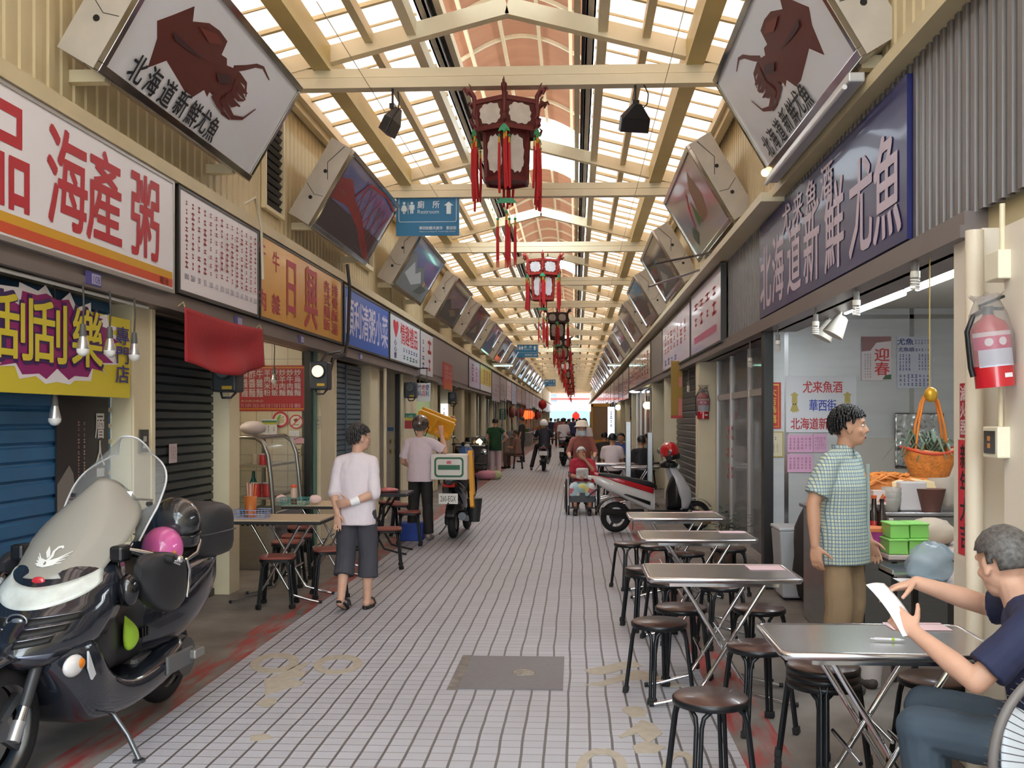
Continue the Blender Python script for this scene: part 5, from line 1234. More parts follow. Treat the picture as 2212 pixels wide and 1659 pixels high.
marking('worn beige bicycle marking on the tiles left of the manhole', [ringpts(593, 1433, 52, 22, 20, sk=-10), ringpts(730, 1436, 52, 21, 18, sk=-8), c4([(120, 900), (250, 860), (380, 790), (530, 745), (420, 830), (490, 830), (450, 880), (330, 900), (470, 920), (440, 950), (250, 1000), (130, 1040)]), c4([(50, 1120), (110, 1065), (225, 1060), (230, 1100), (150, 1140)]), c4([(0, 1380), (140, 1365), (200, 1400), (110, 1420), (0, 1430)])])
marking('worn beige marking under the near stools, right of the manhole', [c5([(640, 820), (800, 790), (930, 760), (1060, 740), (1140, 790), (980, 810), (900, 840), (780, 860), (690, 855)]), c5([(640, 950), (780, 920), (960, 860), (1100, 820), (1200, 850), (1380, 920), (1500, 960), (1380, 970), (1150, 900), (960, 915), (800, 960)])])
marking('worn beige bicycle marking at the bottom edge, left of the front stool', [c5([(955, 1160), (1010, 1135), (1100, 1130), (1175, 1170), (1160, 1220), (1040, 1225)]), c5([(935, 1390), (1050, 1310), (1130, 1245), (1230, 1280), (1310, 1360), (1200, 1440), (1340, 1480), (1250, 1530), (1080, 1530), (1050, 1470), (1170, 1430), (1090, 1360), (960, 1405)]), ringpts(1300, 1660, 56, 42, 22), ringpts(1470, 1664, 40, 40, 20)])
# ================================================================ tables and stools
def leg_tubes(i, R0=.205, R1=.150, ht=.415, side=.128):
    a = pi / 4 + i * pi / 2; d = V((cos(a), sin(a), 0)); t = V((-sin(a), cos(a), 0)); m = MB()
    for s_ in (-1, 1):
        e = V((cos(a + s_ * pi / 4), sin(a + s_ * pi / 4), 0)) * side
        o = t * s_ * .0115
        m.tube([d * R0 + o + V((0, 0, .004)), d * (R0 * .55 + R1 * .45) + o + V((0, 0, .20)), d * (R1 + .012) + o + V((0, 0, ht - .07)), d * (R1 + .002) + o * 1.6 + V((0, 0, ht - .03)), (d * R1 * .8 + e * .2) + o * 2 + V((0, 0, ht - .006)), (d * R1 * .45 + e * .55) + V((0, 0, ht)), e * .98 + V((0, 0, ht))], .0105, 8)
    return m, d, R0
TUBE = mat((30, 32, 36), .3, .3)
def make_stool(name, label, seatm, square, group):
    r = thing(name, label, 'stool', group=group)
    if not square:
        MB().lathe([(.150, .41), (.162, .418), (.164, .436), (.158, .444), (.001, .4445)], n=36, cap=False).build('seat', seatm, r)
        MB().lathe([(.158, .409), (.167, .413), (.168, .434), (.163, .439)], n=36, cap=False).build('seat_rim', TUBE, r)
    else:
        n = 40; ring = lambda q, z: [((abs(cos(t)) ** .45) * (1 if cos(t) > 0 else -1) * q, (abs(sin(t)) ** .45) * (1 if sin(t) > 0 else -1) * q, z) for t in [2 * pi * (j + .5) / n for j in range(n)]]
        MB().loft([ring(.148, .425), ring(.152, .43), ring(.152, .442), ring(.147, .446)], sm=False).build('seat', seatm, r)
        MB().loft([ring(.146, .40), ring(.150, .402), ring(.150, .424), ring(.14, .426)], sm=False).build('seat_rim', TUBE, r)
    for i in range(4):
        m, d, R0 = leg_tubes(i); l = m.build('leg', TUBE, r)
        MB().bar(d * R0 * 1.005 + V((0, 0, .0)), d * R0 * .985 + V((0, 0, .035)), .052, .030, up=(d.x, d.y, 0)).build('rubber_foot', RUBBER, l, bevel=.004)
    return r
BRN = mat((74, 48, 42), .32, noise=.18, ns=9, coat=.2)
st = make_stool('round_stool', 'round dark brown stool nearest the camera, in front of the steel tables', BRN, False, 'stools at the steel tables')
used = [0]
def place(proto, x, y, rz, label, z=0.0):
    if used[0] == 0 or proto not in used:
        used.append(proto); used[0] = 1
        proto.location = (x, y, z); proto.rotation_euler = (0, 0, rz); proto['label'] = label; return proto
    return dup(proto, (x, y, z), rz, label)
def sp(px, py): return at_z(px, py, .444)
for i, (px, py, rz, lab) in enumerate((
        (1535, 1502, .35, 'round brown stool nearest the camera, alone in front of the steel tables'),
        (1424, 1341, .5, 'round brown stool standing on the tiles, left of the second steel table'),
        (1471, 1309, .2, 'round dark stool half under the second steel table, behind the lone left one'),
        (1640, 1311, .9, 'round dark stool under the right end of the second steel table'),
        (1638, 1392, .3, 'round brown stool between the first and second steel tables'),
        (2020, 1462, .2, 'round stool beyond the seated man in navy, partly behind his arm'),
        (1363, 1172, .4, 'round grey-topped stool left of the third steel table'),
        (1420, 1178, .1, 'round stool close behind the grey-topped one, by the third steel table'),
        (1482, 1192, .7, 'round stool under the third steel table'),
        (1573, 1182, .3, 'round stool before the red door mat'),
        (1446, 1254, .5, 'round stool under the left part of the second steel table'),
        (1560, 1262, .2, 'round stool beneath the middle of the second steel table'))):
    p = sp(px, py); place(st, p.x, p.y, rz, lab)
for k, lab in enumerate(('bottom stool of the stack under the nearest steel table', 'middle stool of the stack under the nearest steel table', 'top stool of the stack under the nearest steel table')):
    p = at_z(1778, 1440, .50); place(st, p.x, p.y, .5 + .03 * k, lab, .034 * k)
for k, lab in enumerate(('bottom stool of the stack by the left end of the second steel table', 'top stool of the stack by the left end of the second steel table')):
    p = at_z(1396, 1228, .47); place(st, p.x, p.y, .3 + .03 * k, lab, .035 * k)
REDB = mat((146, 76, 66), .4, noise=.12, ns=10)
st2 = make_stool('square_stool', 'red-brown stool', REDB, True, 'red-brown stools of the noodle shop')
for i, (px, py, rz, lab) in enumerate((
        (600, 1200, .15, 'red-brown stool nearest the cream pillar, in front of the noodle shop table'),
        (712, 1184, .35, 'red-brown stool right beside the walking person in a white shirt'),
        (622, 1168, .1, 'red-brown stool under the nearest noodle table, lower of the two in a line'),
        (642, 1155, .2, 'red-brown stool under the nearest noodle table, behind the lower one'),
        (650, 1137, .3, 'red-brown stool pushed far in under the noodle tables'),
        (838, 1140, .2, 'red-brown stool just right of the walking person in a white shirt'),
        (884, 1104, .15, 'red-brown stool right behind the man in the helmet'),
        (842, 1083, .4, 'red-brown stool under the dark table'),
        (868, 1088, .1, 'red-brown stool between the dark table and the man in the helmet'))):
    p = sp(px, py); place(st2, p.x, p.y, rz, lab)

def make_table(name, label, topm, edgem, legm, w_, d_, h_, rim, group):
    r = thing(name, label, 'table', group=group)
    a, b = w_ / 2, d_ / 2
    if rim:
        MB().bx((-a, -b, h_ - .035), (a, b, h_ - .004)).build('tabletop', topm, r, bevel=.012, seg=3)
        m = MB()
        m.tube([(x, y, h_ - .014) for x, y in ((-a, -b + .03), (-a + .01, -b + .01), (-a + .03, -b), (a - .03, -b), (a - .01, -b + .01), (a, -b + .03), (a, b - .03), (a - .01, b - .01), (a - .03, b), (-a + .03, b), (-a + .01, b - .01), (-a, b - .03))], .0145, 8, closed=True)
        m.build('rolled_rim', edgem, r)
        for q in (-b + .06, b - .06): MB().bx((-a + .12, q - .01, h_ - .06), (a - .12, q + .01, h_ - .035)).build('apron', legm, r)
    else:
        MB().bx((-a, -b, h_ - .012), (a, b, h_)).build('tabletop', topm, r)
        MB().bx((-a - .004, -b - .004, h_ - .04), (a + .004, b + .004, h_ - .011)).build('edge_band', edgem, r, bevel=.004)
    for sy in (-1, 1):
        y = sy * (b - .07)
        for sx in (-1, 1):
            yy = y - (.013 * sx)
            l = MB().tube([(sx * (a - .20), yy, h_ - .05), (-sx * (a - .26) * .55, yy, .17), (-sx * (a - .24) * .8, yy, .075), (-sx * (a - .10), yy, .028), (-sx * (a - .03), yy, .014)], .0125, 10).build('leg', legm, r)
            MB().cyl((-sx * (a - .03), yy, .014), (-sx * (a - .005), yy, .014), .0138, n=10).build('foot_cap', RUBBER, l)
    m = MB()
    for sx in (-1, 1): m.cyl((sx * .12, -b + .07, .30), (sx * .12, b - .07, .30), .009, n=8)
    m.cyl((0, -b + .06, h_ * .52), (0, b - .06, h_ * .52), .008, n=8)
    m.build('crossbar', legm, r)
    return r
TOPS = mat((206, 203, 200), .24, .9, noise=.06, ns=2, bump=.02, bs=4)
RIMS = mat((216, 216, 220), .2, 1.0)
TW_, TD_ = .86, .56
steel_tabs = []
for i, (x, y, lab) in enumerate(((1.235, 4.16, 'steel folding table nearest the camera, with a pen on it'), (.85, 5.96, 'second steel folding table, standing behind the lone brown stools'), (.935, 7.8, 'third steel folding table, before the red and white scooter'), (.93, 9.4, 'farthest steel folding table, right beside the scooter wheel'))):
    if i == 0: t = make_table('steel_table', lab, TOPS, RIMS, CHROME, TW_, TD_, .75, True, 'steel folding tables'); t.location = (x, y, 0)
    else: t = dup(steel_tabs[0], (x, y, 0), 0, lab)
    steel_tabs.append(t)
def sheet(px0, py0, px1, py1, z, label, m=PAPER, w_=None, name='menu_sheet'):
    a, b = at_z(px0, py1, z), at_z(px1, py0, z); c = (a + b) / 2
    MBB = MB().bx((-(b.x - a.x) / 2, -(b.y - a.y) / 2, 0), ((b.x - a.x) / 2, (b.y - a.y) / 2, .0015)).build(name, m, loc=(c.x, c.y, z))
    return tag(MBB, label, 'paper')
PKP = mat((236, 206, 214), .6)
sheet(1620, 1222, 1684, 1231, .748, 'pale pink menu sheet on the second steel table', PKP)
sheet(1555, 1147, 1605, 1151, .748, 'pale pink menu sheet on the third steel table', PKP)
sheet(1498, 1104, 1538, 1107, .748, 'pale pink menu sheet on the farthest steel table', PKP)
sheet(1930, 1346, 2030, 1361, .748, 'pale pink menu sheet on the nearest steel table, by the wall', PKP)
p = at_z(1919, 1381, .757); r = thing('ballpoint_pen', 'white and green ballpoint pen lying on the nearest steel table', 'pen', p); r.rotation_euler = (0, 0, -.15)
MB().cyl((-.055, 0, 0), (.045, 0, 0), .0055, n=10).cyl((.045, 0, 0), (.062, 0, 0), .004, .001, 10).build('barrel', mat((230, 230, 236), .3), r)
MB().cyl((.012, 0, 0), (.024, 0, 0), .0062, n=10).build('grip_ring', mat((170, 200, 60), .4), r); MB().cyl((-.07, 0, 0), (-.055, 0, 0), .003, n=8).build('button', mat((220, 220, 226), .3), r)
TOPB = mat((206, 186, 156), .35, noise=.05, ns=4)
lt = make_table('noodle_table', 'beige-topped folding table nearest, with a chopstick holder in a blue basket', TOPB, mat((34, 32, 32), .5), CHROME, .84, .6, .75, False, 'beige noodle shop tables'); lt.location = (-2.68, 9.02, 0)
dup(lt, (-2.64, 10.55, 0), 0, 'beige-topped folding table further in, with a sauce bottle in a teal basket')
dk = make_table('dark_table', 'dark blue-black folding table beyond the walking person in a white shirt', mat((44, 48, 62), .2, coat=.4), mat((26, 26, 28), .5), mat((30, 30, 32), .4, .4), .84, .6, .75, False, None); dk.location = (-2.46, 12.2, 0)
crumple('plastic_packet', 'red and white food packets on the dark table', 'packet', (-2.3, 12.15, .775), (.12, .08, .03), mat((206, 120, 120), .5, noise=.6, ns=10), .3, 12, 8)
o = MB().box((0, 0, .12), (.3, .3, .24), tx=1.1, ty=1.1).build('blue_crate', mat((40, 70, 160), .5), loc=(-2.22, 13.5, .0), bevel=.01); tag(o, 'blue plastic crate on the floor beyond the dark table', 'crate')
def basket(x, y, z, label, col):
    r = thing('wire_basket', label, 'basket', (x, y, z)); m = MB(); a, b, h = .14, .085, .075
    for zz_ in (.004, h * .5, h):
        q = 1 + .08 * zz_ / h
        m.tube([(-a * q, -b * q, zz_), (a * q, -b * q, zz_), (a * q, b * q, zz_), (-a * q, b * q, zz_)], .0035, 5, closed=True)
    for i in range(11):
        x_ = -a + 2 * a * i / 10
        for s_ in (-1, 1): m.tube([(x_, s_ * b, .004), (x_ * 1.08, s_ * b * 1.08, h)], .002, 4)
        i % 3 or m.tube([(x_, -b, .004), (x_, b, .004)], .002, 4)
    for i in range(7):
        y_ = -b + 2 * b * i / 6
        for s_ in (-1, 1): m.tube([(s_ * a, y_, .004), (s_ * a * 1.08, y_ * 1.08, h)], .002, 4)
    m.build('wire', mat(col, .4), r); return r
p = at_z(540, 1120, .75)
basket(p.x, p.y + .06, .751, 'blue wire basket holding the chopstick box on the nearest noodle table', (150, 172, 222))
r = thing('chopstick_holder', 'orange chopstick holder full of orange and white chopsticks', 'chopstick holder', (p.x - .015, p.y + .06, .758))
MB().lathe([(.05, 0), (.056, .19), (.052, .19), (.046, .01)], n=18).build('box', mat((196, 112, 50), .4, noise=.2, ns=12), r)
for i in range(16):
    a = random.uniform(0, 2 * pi); q = random.uniform(.005, .03)
    MB().bar((cos(a) * q * .6, sin(a) * q * .6, .02), (cos(a) * q * 1.9, sin(a) * q * 1.9, random.uniform(.27, .32)), .006, .006, up=(0, 1, 0)).build('chopstick', mat((224, 106, 48), .5) if i % 3 else mat((228, 206, 196), .5), r)
p = at_z(632, 1092, .75)
basket(p.x, p.y + .05, .751, 'teal wire basket holding the sauce bottle on the further noodle table', (70, 160, 160))
r = thing('sauce_bottle', 'sauce bottle with brown sauce and an orange cap in the teal basket', 'bottle', (p.x, p.y + .05, .758))
MB().lathe([(.035, 0), (.035, .07)], n=16).build('sauce', mat((120, 66, 46), .3), r); MB().lathe([(.035, .07), (.035, .14), (.03, .155), (.03, .175)], n=16).build('bottle', mat((206, 178, 160), .25, alpha=1), r); MB().lathe([(.03, .175), (.032, .185), (.028, .205)], n=16).build('cap', mat((226, 90, 50), .4), r)
crumple('tissue_packet', 'pale pink tissue packet behind the sauce bottle', 'tissues', (p.x + .2, p.y + .15, .80), (.07, .05, .05), mat((234, 206, 204), .7), .25, 12, 8)
crumple('tissue_packet', 'crumpled pink tissue packet left of the sauce bottle', 'tissues', (p.x - .17, p.y + .18, .80), (.06, .05, .05), mat((232, 196, 194), .7), .25, 12, 8)
# ================================================================ scooters
def lerp(tab, x):
    for (a, *p), (b, *q) in zip(tab, tab[1:]):
        if x <= b: 
            t = (x - a) / (b - a) if b > a else 0; t = max(0, min(1, t)); t = t * t * (3 - 2 * t) * .5 + t * .5
            return [u + (v - u) * t for u, v in zip(p, q)]
    return list(tab[-1][1:])
def wheel(r, x, z, R, w_, rimc=STEEL, spokes=5, name='wheel'):
    T = Matrix.Translation((x, 0, z)) @ Matrix.Rotation(pi / 2, 4, 'X')
    prof = [(R - w_ * 1.1 + w_ * 1.1 * cos(a) * .98, w_ * sin(a)) for a in [(-.62 + 1.24 * i / 12) * pi for i in range(13)]]
    o = MB().lathe([(q, zz_) for q, zz_ in prof], T, 40, 0, True, False).build('tyre', RUBBER, r)
    m = MB(); q = R - w_ * 1.35
    m.lathe([(q + .02, -w_ * .7), (q - .012, -w_ * .5), (q - .012, w_ * .5), (q + .02, w_ * .7)], T, 36, 0, True, False)
    m.cyl((0, 0, -w_ * .8), (0, 0, w_ * .8), .045, n=16, M=T)
    for i in range(spokes):
        a = 2 * pi * i / spokes; m.bar((.03 * cos(a), .03 * sin(a), 0), (q * cos(a), q * sin(a), 0), .035, .03, up=(0, 0, 1), M=None) if False else m.add(*bar_geo((.03 * cos(a), .03 * sin(a), 0), (q * cos(a), q * sin(a), 0), .04, .03, T))
    m.cyl((0, 0, w_ * .75), (0, 0, w_ * .8), q * .62, n=30, M=T)
    m.build('wheel_rim', rimc, o)
    return o
def bar_geo(a, b, wd, h, M):
    t = MB().bar(a, b, wd, h, up=(0, 0, 1)); return ([M @ V(p) for p in t.v], t.f)
def shell(tab, z0, z1, n=22, k=14, p=.75, t0=-pi / 2, t1=pi / 2, off=0.0):
    """a fairing built of horizontal bowed rings; tab rows are (z, front x, half width, back x)"""
    def P(u, v):
        z = z0 + (z1 - z0) * v; xf, w_, xb = lerp(tab, z); t = t0 + (t1 - t0) * u
        c = max(cos(t), 0) ** p; s_ = sin(t)
        q = V((xb + (xf - xb) * c, w_ * s_, z))
        if off:
            d = V((c * w_, s_ * max(xf - xb, .05), 0)); d = d.normalized() if d.length else d; q += d * off
        return q
    return P
def loftx(rows, n=20, e=.6):
    """a body built of cross-sections along its length; rows are (x, half width, z low, z high)"""
    R = []
    for x, w_, a, b in rows:
        R.append([(x, (abs(cos(t)) ** e) * (1 if cos(t) > 0 else -1) * w_, (a + b) / 2 + (abs(sin(t)) ** e) * (1 if sin(t) > 0 else -1) * (b - a) / 2) for t in [2 * pi * (j + .5) / n for j in range(n)]])
    return R
def smooth_rows(rows, k=5):
    out = []
    for i in range(len(rows) - 1):
        p0, p1, p2, p3 = rows[max(i - 1, 0)], rows[i], rows[i + 1], rows[min(i + 2, len(rows) - 1)]
        for j in range(k):
            t = j / k
            out.append(tuple(.5 * (2 * b + (c - a) * t + (2 * a - 5 * b + 4 * c - d) * t * t + (3 * b - a - 3 * c + d) * t ** 3) for a, b, c, d in zip(p0, p1, p2, p3)))
    out.append(tuple(rows[-1])); return out
def heading(x, y, f):
    f = V((f[0], f[1], 0)).normalized(); l = V((-f.y, f.x, 0)); M = Matrix((f, l, V((0, 0, 1)))).transposed().to_4x4(); M.translation = V((x, y, 0)); return M

# ---- the big dark touring scooter in the foreground
NB = mat((32, 36, 46), .14, coat=.8, noise=.1, ns=3); NBM = mat((40, 40, 44), .45, noise=.12, ns=6)
MS = heading(-2.47, 5.06, (-.079, -.997))
r = thing('touring_scooter', 'big dark touring scooter with a tall clear windscreen, parked in front of the blue shutter', 'scooter', M=MS)
big = r
tab = [(.50, .70, .08, .48), (.56, .79, .20, .44), (.64, .77, .265, .38), (.74, .66, .29, .32), (.84, .56, .285, .26), (.92, .48, .25, .2), (.97, .41, .20, .14)]
P = shell(tab, .50, .97); m = MB(); m.grid(P, 26, 18)
m.build('front_cowl', NB, r, solid=.012)
P2 = shell(tab, .50, .97, off=.006)
def patch(za, zb, t0, t1, nm, mm, par=r, n=20, k=5, off=.007, tb=tab):
    def f(u, v):
        s_ = u; a, b = za(s_), zb(s_); z = a + (b - a) * v
        return shell(tb, z, z + .001, off=off, t0=t0, t1=t1)(u, 0)
    return MB().grid(f, n, k).build(nm, mm, par, solid=.006)
HL = mat((206, 212, 208), .08, coat=1.0, noise=.25, ns=9)
patch(lambda s_: .775 + .10 * abs(2 * s_ - 1) ** 2, lambda s_: .865 + .075 * abs(2 * s_ - 1) ** 1.6, -1.12, 1.12, 'headlight', HL)
for sg in (-1, 1):
    for i in range(3):
        z = .625 + .042 * i
        a, b = (.16, .95 - .12 * (2 - i)) if sg > 0 else (-(.95 - .12 * (2 - i)), -.16)
        patch(lambda s_: z + .004 + .02 * (s_ if sg > 0 else 1 - s_), lambda s_: z + .032 + .018 * (s_ if sg > 0 else 1 - s_), a, b, 'grille_slot', mat((8, 8, 10), .6), n=10, k=2)
        patch(lambda s_: z + .032 + .018 * (s_ if sg > 0 else 1 - s_), lambda s_: z + .038 + .018 * (s_ if sg > 0 else 1 - s_), a, b, 'grille_trim', mat((110, 112, 120), .2, .8), n=10, k=1)
    patch(lambda s_: .57 + .03 * (s_ if sg < 0 else 1 - s_), lambda s_: .60 + .0 * s_, .1 * sg if sg > 0 else -.9, .9 if sg > 0 else -.1, 'chin_trim', mat((96, 104, 124), .18, .5, coat=.6), n=10, k=2)
q = P2(.5, .83); MB().ell(q, (.012, .035, .022), n=16).build('badge', mat((196, 50, 60), .2, coat=.8), r)
q = P2(.5, .5); MB().tube([q + V((.004, .05 * cos(t), .03 * sin(t))) for t in [i * pi / 8 for i in range(16)]], .005, 6, closed=True).ell(q, (.01, .03, .014)).build('emblem', mat((150, 156, 168), .2, .7), r)
# smoked lower screen, clear upper screen
def screen(x0, z0, x1, z1, w_, bow, pw, vtop=1.0):
    def f(u, v):
        s_ = 2 * u - 1; ww = w_ * (1 - max(0, (v - .45) / .55) ** pw * .62) * (.86 + .14 * min(1, v * 3))
        return V((x0 + (x1 - x0) * v - bow * s_ * s_, ww * s_, z0 + (z1 - z0) * v - .10 * abs(s_) ** 3 * v * v))
    return f
LOW = screen(.515, .90, -.03, 1.34, .255, .14, 2.2)
UPP = screen(.10, 1.02, -.27, 1.555, .262, .09, 2.6)
MB().grid(LOW, 24, 20).build('smoked_screen', glass((176, 172, 164), .70, .12), r, solid=.004)
ws = MB().grid(UPP, 24, 22).build('windscreen', glass((238, 240, 240), .10, .03), r, solid=.004)
edge = [UPP(0, v / 16) for v in range(17)] + [UPP(u / 24, 1) for u in range(1, 24)] + [UPP(1, v / 16) for v in range(16, -1, -1)]
MB().tube(edge, .006, 6).build('screen_edge', mat((206, 206, 208), .2, coat=.5), ws)
MB().tube([UPP(u / 20, .40) + V((.006, 0, 0)) for u in range(1, 20)], .005, 5).build('screen_brace', mat((90, 84, 80), .4), ws)
for u, v in ((.1, .44), (.93, .36), (.86, .10), (.1, .1)):
    q = UPP(u, v); MB().cyl(q + V((.02, 0, .0)), q + V((-.012, 0, 0)), .012, n=12).build('screen_bolt', DARKM, ws)
MB().grid(lambda u, v: UPP(.60 + .16 * u, .42 + .05 * v) + V((.008, 0, 0)), 6, 2).build('sticker', mat((226, 230, 238), .4), ws)
def on_low(u, v, e=.006): 
    a = LOW(u, v); return a + V((.7, 0, .72)) * e
WD = mat((226, 226, 224), .4)
def low_poly(pts, nm='swan_decal'):
    MB().add([on_low(x, y) for x, y in pts], [tuple(range(len(pts)))]).build(nm, WD, r)
def low_stroke(pts, w0, w1):
    s_ = stroke(pts, w0, w1, (0, 0, 0))[1]
    n = len(pts); MB().add([on_low(x, y) for x, y in s_], [(i, i + 1, 2 * n - 2 - i, 2 * n - 1 - i) for i in range(n - 1)]).build('swan_decal', WD, r)
sx = lambda x, y: (.33 + (x - 350) / 250 * .36, .105 + (1520 - y) / 190 * .21)
low_stroke([sx(450, 1480), sx(470, 1430), sx(462, 1390), sx(478, 1355), sx(500, 1348), sx(512, 1362)], .018, .008)
low_poly([sx(440, 1450), sx(405, 1400), sx(402, 1345), sx(432, 1385), sx(455, 1430)])
for i in range(4): low_stroke([sx(460, 1480 + i * 8), sx(520, 1450 + i * 14), sx(585 - i * 8, 1390 + i * 32)], .012, .003)
for i in range(4): low_stroke([sx(440, 1475 + i * 8), sx(390, 1455 + i * 14), sx(352 + i * 6, 1410 + i * 30)], .012, .003)
low_stroke([sx(390, 1500), sx(450, 1515), sx(520, 1500)], .016, .006)
# dashboard, bars, hand covers, levers, mirrors
MB().loft(loftx(smooth_rows([(.26, .10, .90, .97), (.18, .18, .90, 1.0), (.1, .16, .92, 1.0), (.02, .08, .94, .98)]))).build('dashboard', NBM, r)
MB().tube([(.10, -.40, .95), (.14, -.2, .98), (.18, 0, 1.0), (.14, .2, .98), (.10, .40, .95)], .016, 8).build('handlebar', BLACK, r)
for sg in (-1, 1):
    MB().cyl((.105, sg * .30, .96), (.085, sg * .45, .94), .021, n=14).build('grip', RUBBER, r)
    MB().tube([(.24, sg * .27, 1.015), (.17, sg * .34, .985), (.08, sg * .41, .945), (.0, sg * .44, .905)], [.008, .013, .013, .009], 8).build('brake_lever', CHROME, r)
    MB().ell((.0, sg * .44, .93), (.022, .022, .02), n=12).build('lever_tip', CHROME, r)
    MB().box((.25, sg * .26, .99), (.10, .07, .08)).build('brake_reservoir', BLACK, r, bevel=.015)
    hm = MB().loft(loftx(smooth_rows([(.27, .02, .86, .94), (.18, .06, .74, .98), (.02, .075, .66, .97), (-.12, .06, .68, .93), (-.17, .02, .76, .88)])), M=Matrix.Translation((0, sg * .36, 0)))
    o = hm.build('hand_cover', NBM, r)
    MB().tube([(-.09, sg * .432, .92), (-.155, sg * .415, .86), (-.168, sg * .405, .78), (-.13, sg * .415, .71)], [.006, .012, .013, .007], 7).build('chrome_trim', CHROME, o)
    MB().ell((.30, sg * .33, .82), (.055, .05, .08), n=16).build('folded_mirror', BLACKG, r)
    MB().cyl((.30, sg * .30, .86), (.26, sg * .24, .93), .012, n=8).build('mirror_stalk', BLACK, r)
# front wheel, fork, mudguard
wheel(r, .83, .285, .285, .055, mat((120, 122, 126), .35, .8), 5)
for sg in (-1, 1):
    MB().cyl((.655, sg * .10, .58), (.765, sg * .10, .38), .026, n=12).build('fork_tube', mat((52, 52, 56), .4), r)
    MB().cyl((.75, sg * .10, .405), (.83, sg * .10, .275), .020, .024, 12).build('fork_leg', STEEL, r)
    MB().cyl((.80, sg * .10, .325), (.845, sg * .10, .25), .028, n=12).build('fork_foot', mat((190, 190, 194), .35, .8), r)
MB().grid(lambda u, v: V((.83 + .335 * cos(radians(35 + 130 * u)), .085 * (2 * v - 1), .285 + .335 * sin(radians(35 + 130 * u)) - .03 * (2 * v - 1) ** 2)), 18, 8).build('front_mudguard', NB, r, solid=.008)
# lower fairing, leg shield, footboard, tunnel, body
MB().loft(loftx(smooth_rows([(.66, .16, .50, .62), (.56, .25, .34, .66), (.46, .28, .22, .66), (.32, .28, .19, .46), (.1, .28, .19, .36), (-.2, .27, .22, .37), (-.42, .25, .27, .42), (-.52, .18, .32, .44)]), e=.5)).build('lower_fairing', NB, r)
MB().loft(loftx(smooth_rows([(.40, .20, .40, .95), (.30, .22, .38, .93), (.2, .2, .36, .80), (.06, .15, .36, .70), (-.12, .15, .36, .72), (-.3, .18, .38, .78)]), e=.6)).build('leg_shield', NBM, r)
for sg in (-1, 1):
    MB().ell((.625, sg * .245, .53), (.075, .028, .05), M=None).build('indicator', mat((230, 226, 226), .12, coat=.8, noise=.1), r)
    MB().ell((.60, sg * .262, .535), (.035, .016, .025)).build('indicator_bulb', mat((226, 130, 30), .3), r)
    MB().prism([(.0, .0), (.05, .10), (.05, .02), (.02, -.04), (-.01, -.02)], .01, Matrix.Translation((.50, sg * .275, .48)) @ Matrix.Rotation(pi / 2, 4, 'X')).build('side_reflector', mat((200, 202, 206), .3), r)
MB().loft(loftx(smooth_rows([(-.12, .14, .36, .70), (-.3, .20, .36, .78), (-.5, .245, .38, .84), (-.7, .25, .46, .87), (-.9, .22, .58, .88), (-1.08, .14, .70, .87), (-1.2, .05, .77, .84)]), e=.65)).build('rear_body', NB, r)
for sg in (-1, 1):
    MB().tube([(-.25, sg * .215, .60), (-.5, sg * .255, .68), (-.75, sg * .25, .76), (-1.0, sg * .18, .82)], .009, 6).build('side_trim', mat((96, 98, 106), .2, .6), r)
    MB().box((-.34, sg * .272, .325), (.30, .02, .10)).build('foot_panel', mat((96, 96, 98), .5), r, bevel=.01)
    m = MB()
    for i in range(3): m.box((-.12 - .03 * i, sg * .165, .52), (.014, .02, .05))
    m.build('air_slot', BLACK, r)
    MB().box((-.50, sg * .29, .33), (.12, .05, .05)).build('pillion_peg', mat((150, 148, 146), .4, .6), r, bevel=.01)
MB().loft(loftx(smooth_rows([(.0, .08, .70, .74), (-.1, .15, .70, .80), (-.3, .18, .74, .82), (-.48, .185, .79, .84), (-.56, .18, .80, .885), (-.75, .17, .83, .90), (-.92, .14, .85, .90), (-.98, .06, .85, .88)]), e=.6)).build('seat', mat((30, 29, 30), .5, bump=.1, bs=80), r)
MB().box((-.60, .0, .925), (.10, .26, .10)).build('seat_backrest', mat((40, 40, 44), .35, coat=.3), r, bevel=.03)
for sg in (-1, 1): MB().tube([(-.52, sg * .19, .83), (-.66, sg * .215, .87), (-.74, sg * .2, .93), (-.73, sg * .17, .97)], .014, 8).build('grab_rail', STEEL, r)
wheel(r, -.65, .27, .27, .062, mat((90, 92, 96), .4, .7), 5)
MB().box((-.40, .10, .30), (.62, .10, .18)).cyl((-.65, .04, .27), (-.65, .16, .27), .11, n=20).build('engine_case', mat((96, 96, 98), .45, .6), r, bevel=.03)
MB().cyl((-.30, -.20, .25), (-.95, -.24, .40), .055, .075, 16).build('exhaust', mat((60, 60, 62), .35, .8), r)
tb = MB().loft(loftx(smooth_rows([(-.74, .17, .84, 1.05), (-.77, .225, .815, 1.11), (-.95, .24, .80, 1.145), (-1.13, .235, .80, 1.125), (-1.19, .19, .83, 1.06)], 4), e=.4)).build('top_box', mat((46, 46, 50), .5, bump=.15, bs=120), r)
MB().loft(loftx([(-.735, .20, .955, .968), (-.76, .235, .955, .968), (-.95, .25, .955, .968), (-1.15, .243, .955, .968), (-1.195, .20, .955, .968)], e=.4)).build('lid_seam', mat((70, 70, 74), .4), tb)
MB().bx((-.78, -.12, .84), (-1.1, .12, .87)).build('box_carrier', BLACK, r)
MB().tube([(.28, .20, .26), (.31, .33, .12), (.33, .40, .012)], .013, 8).cyl((.33, .40, .0), (.33, .40, .012), .03, n=12).build('side_stand', mat((110, 112, 116), .3, .8), r)
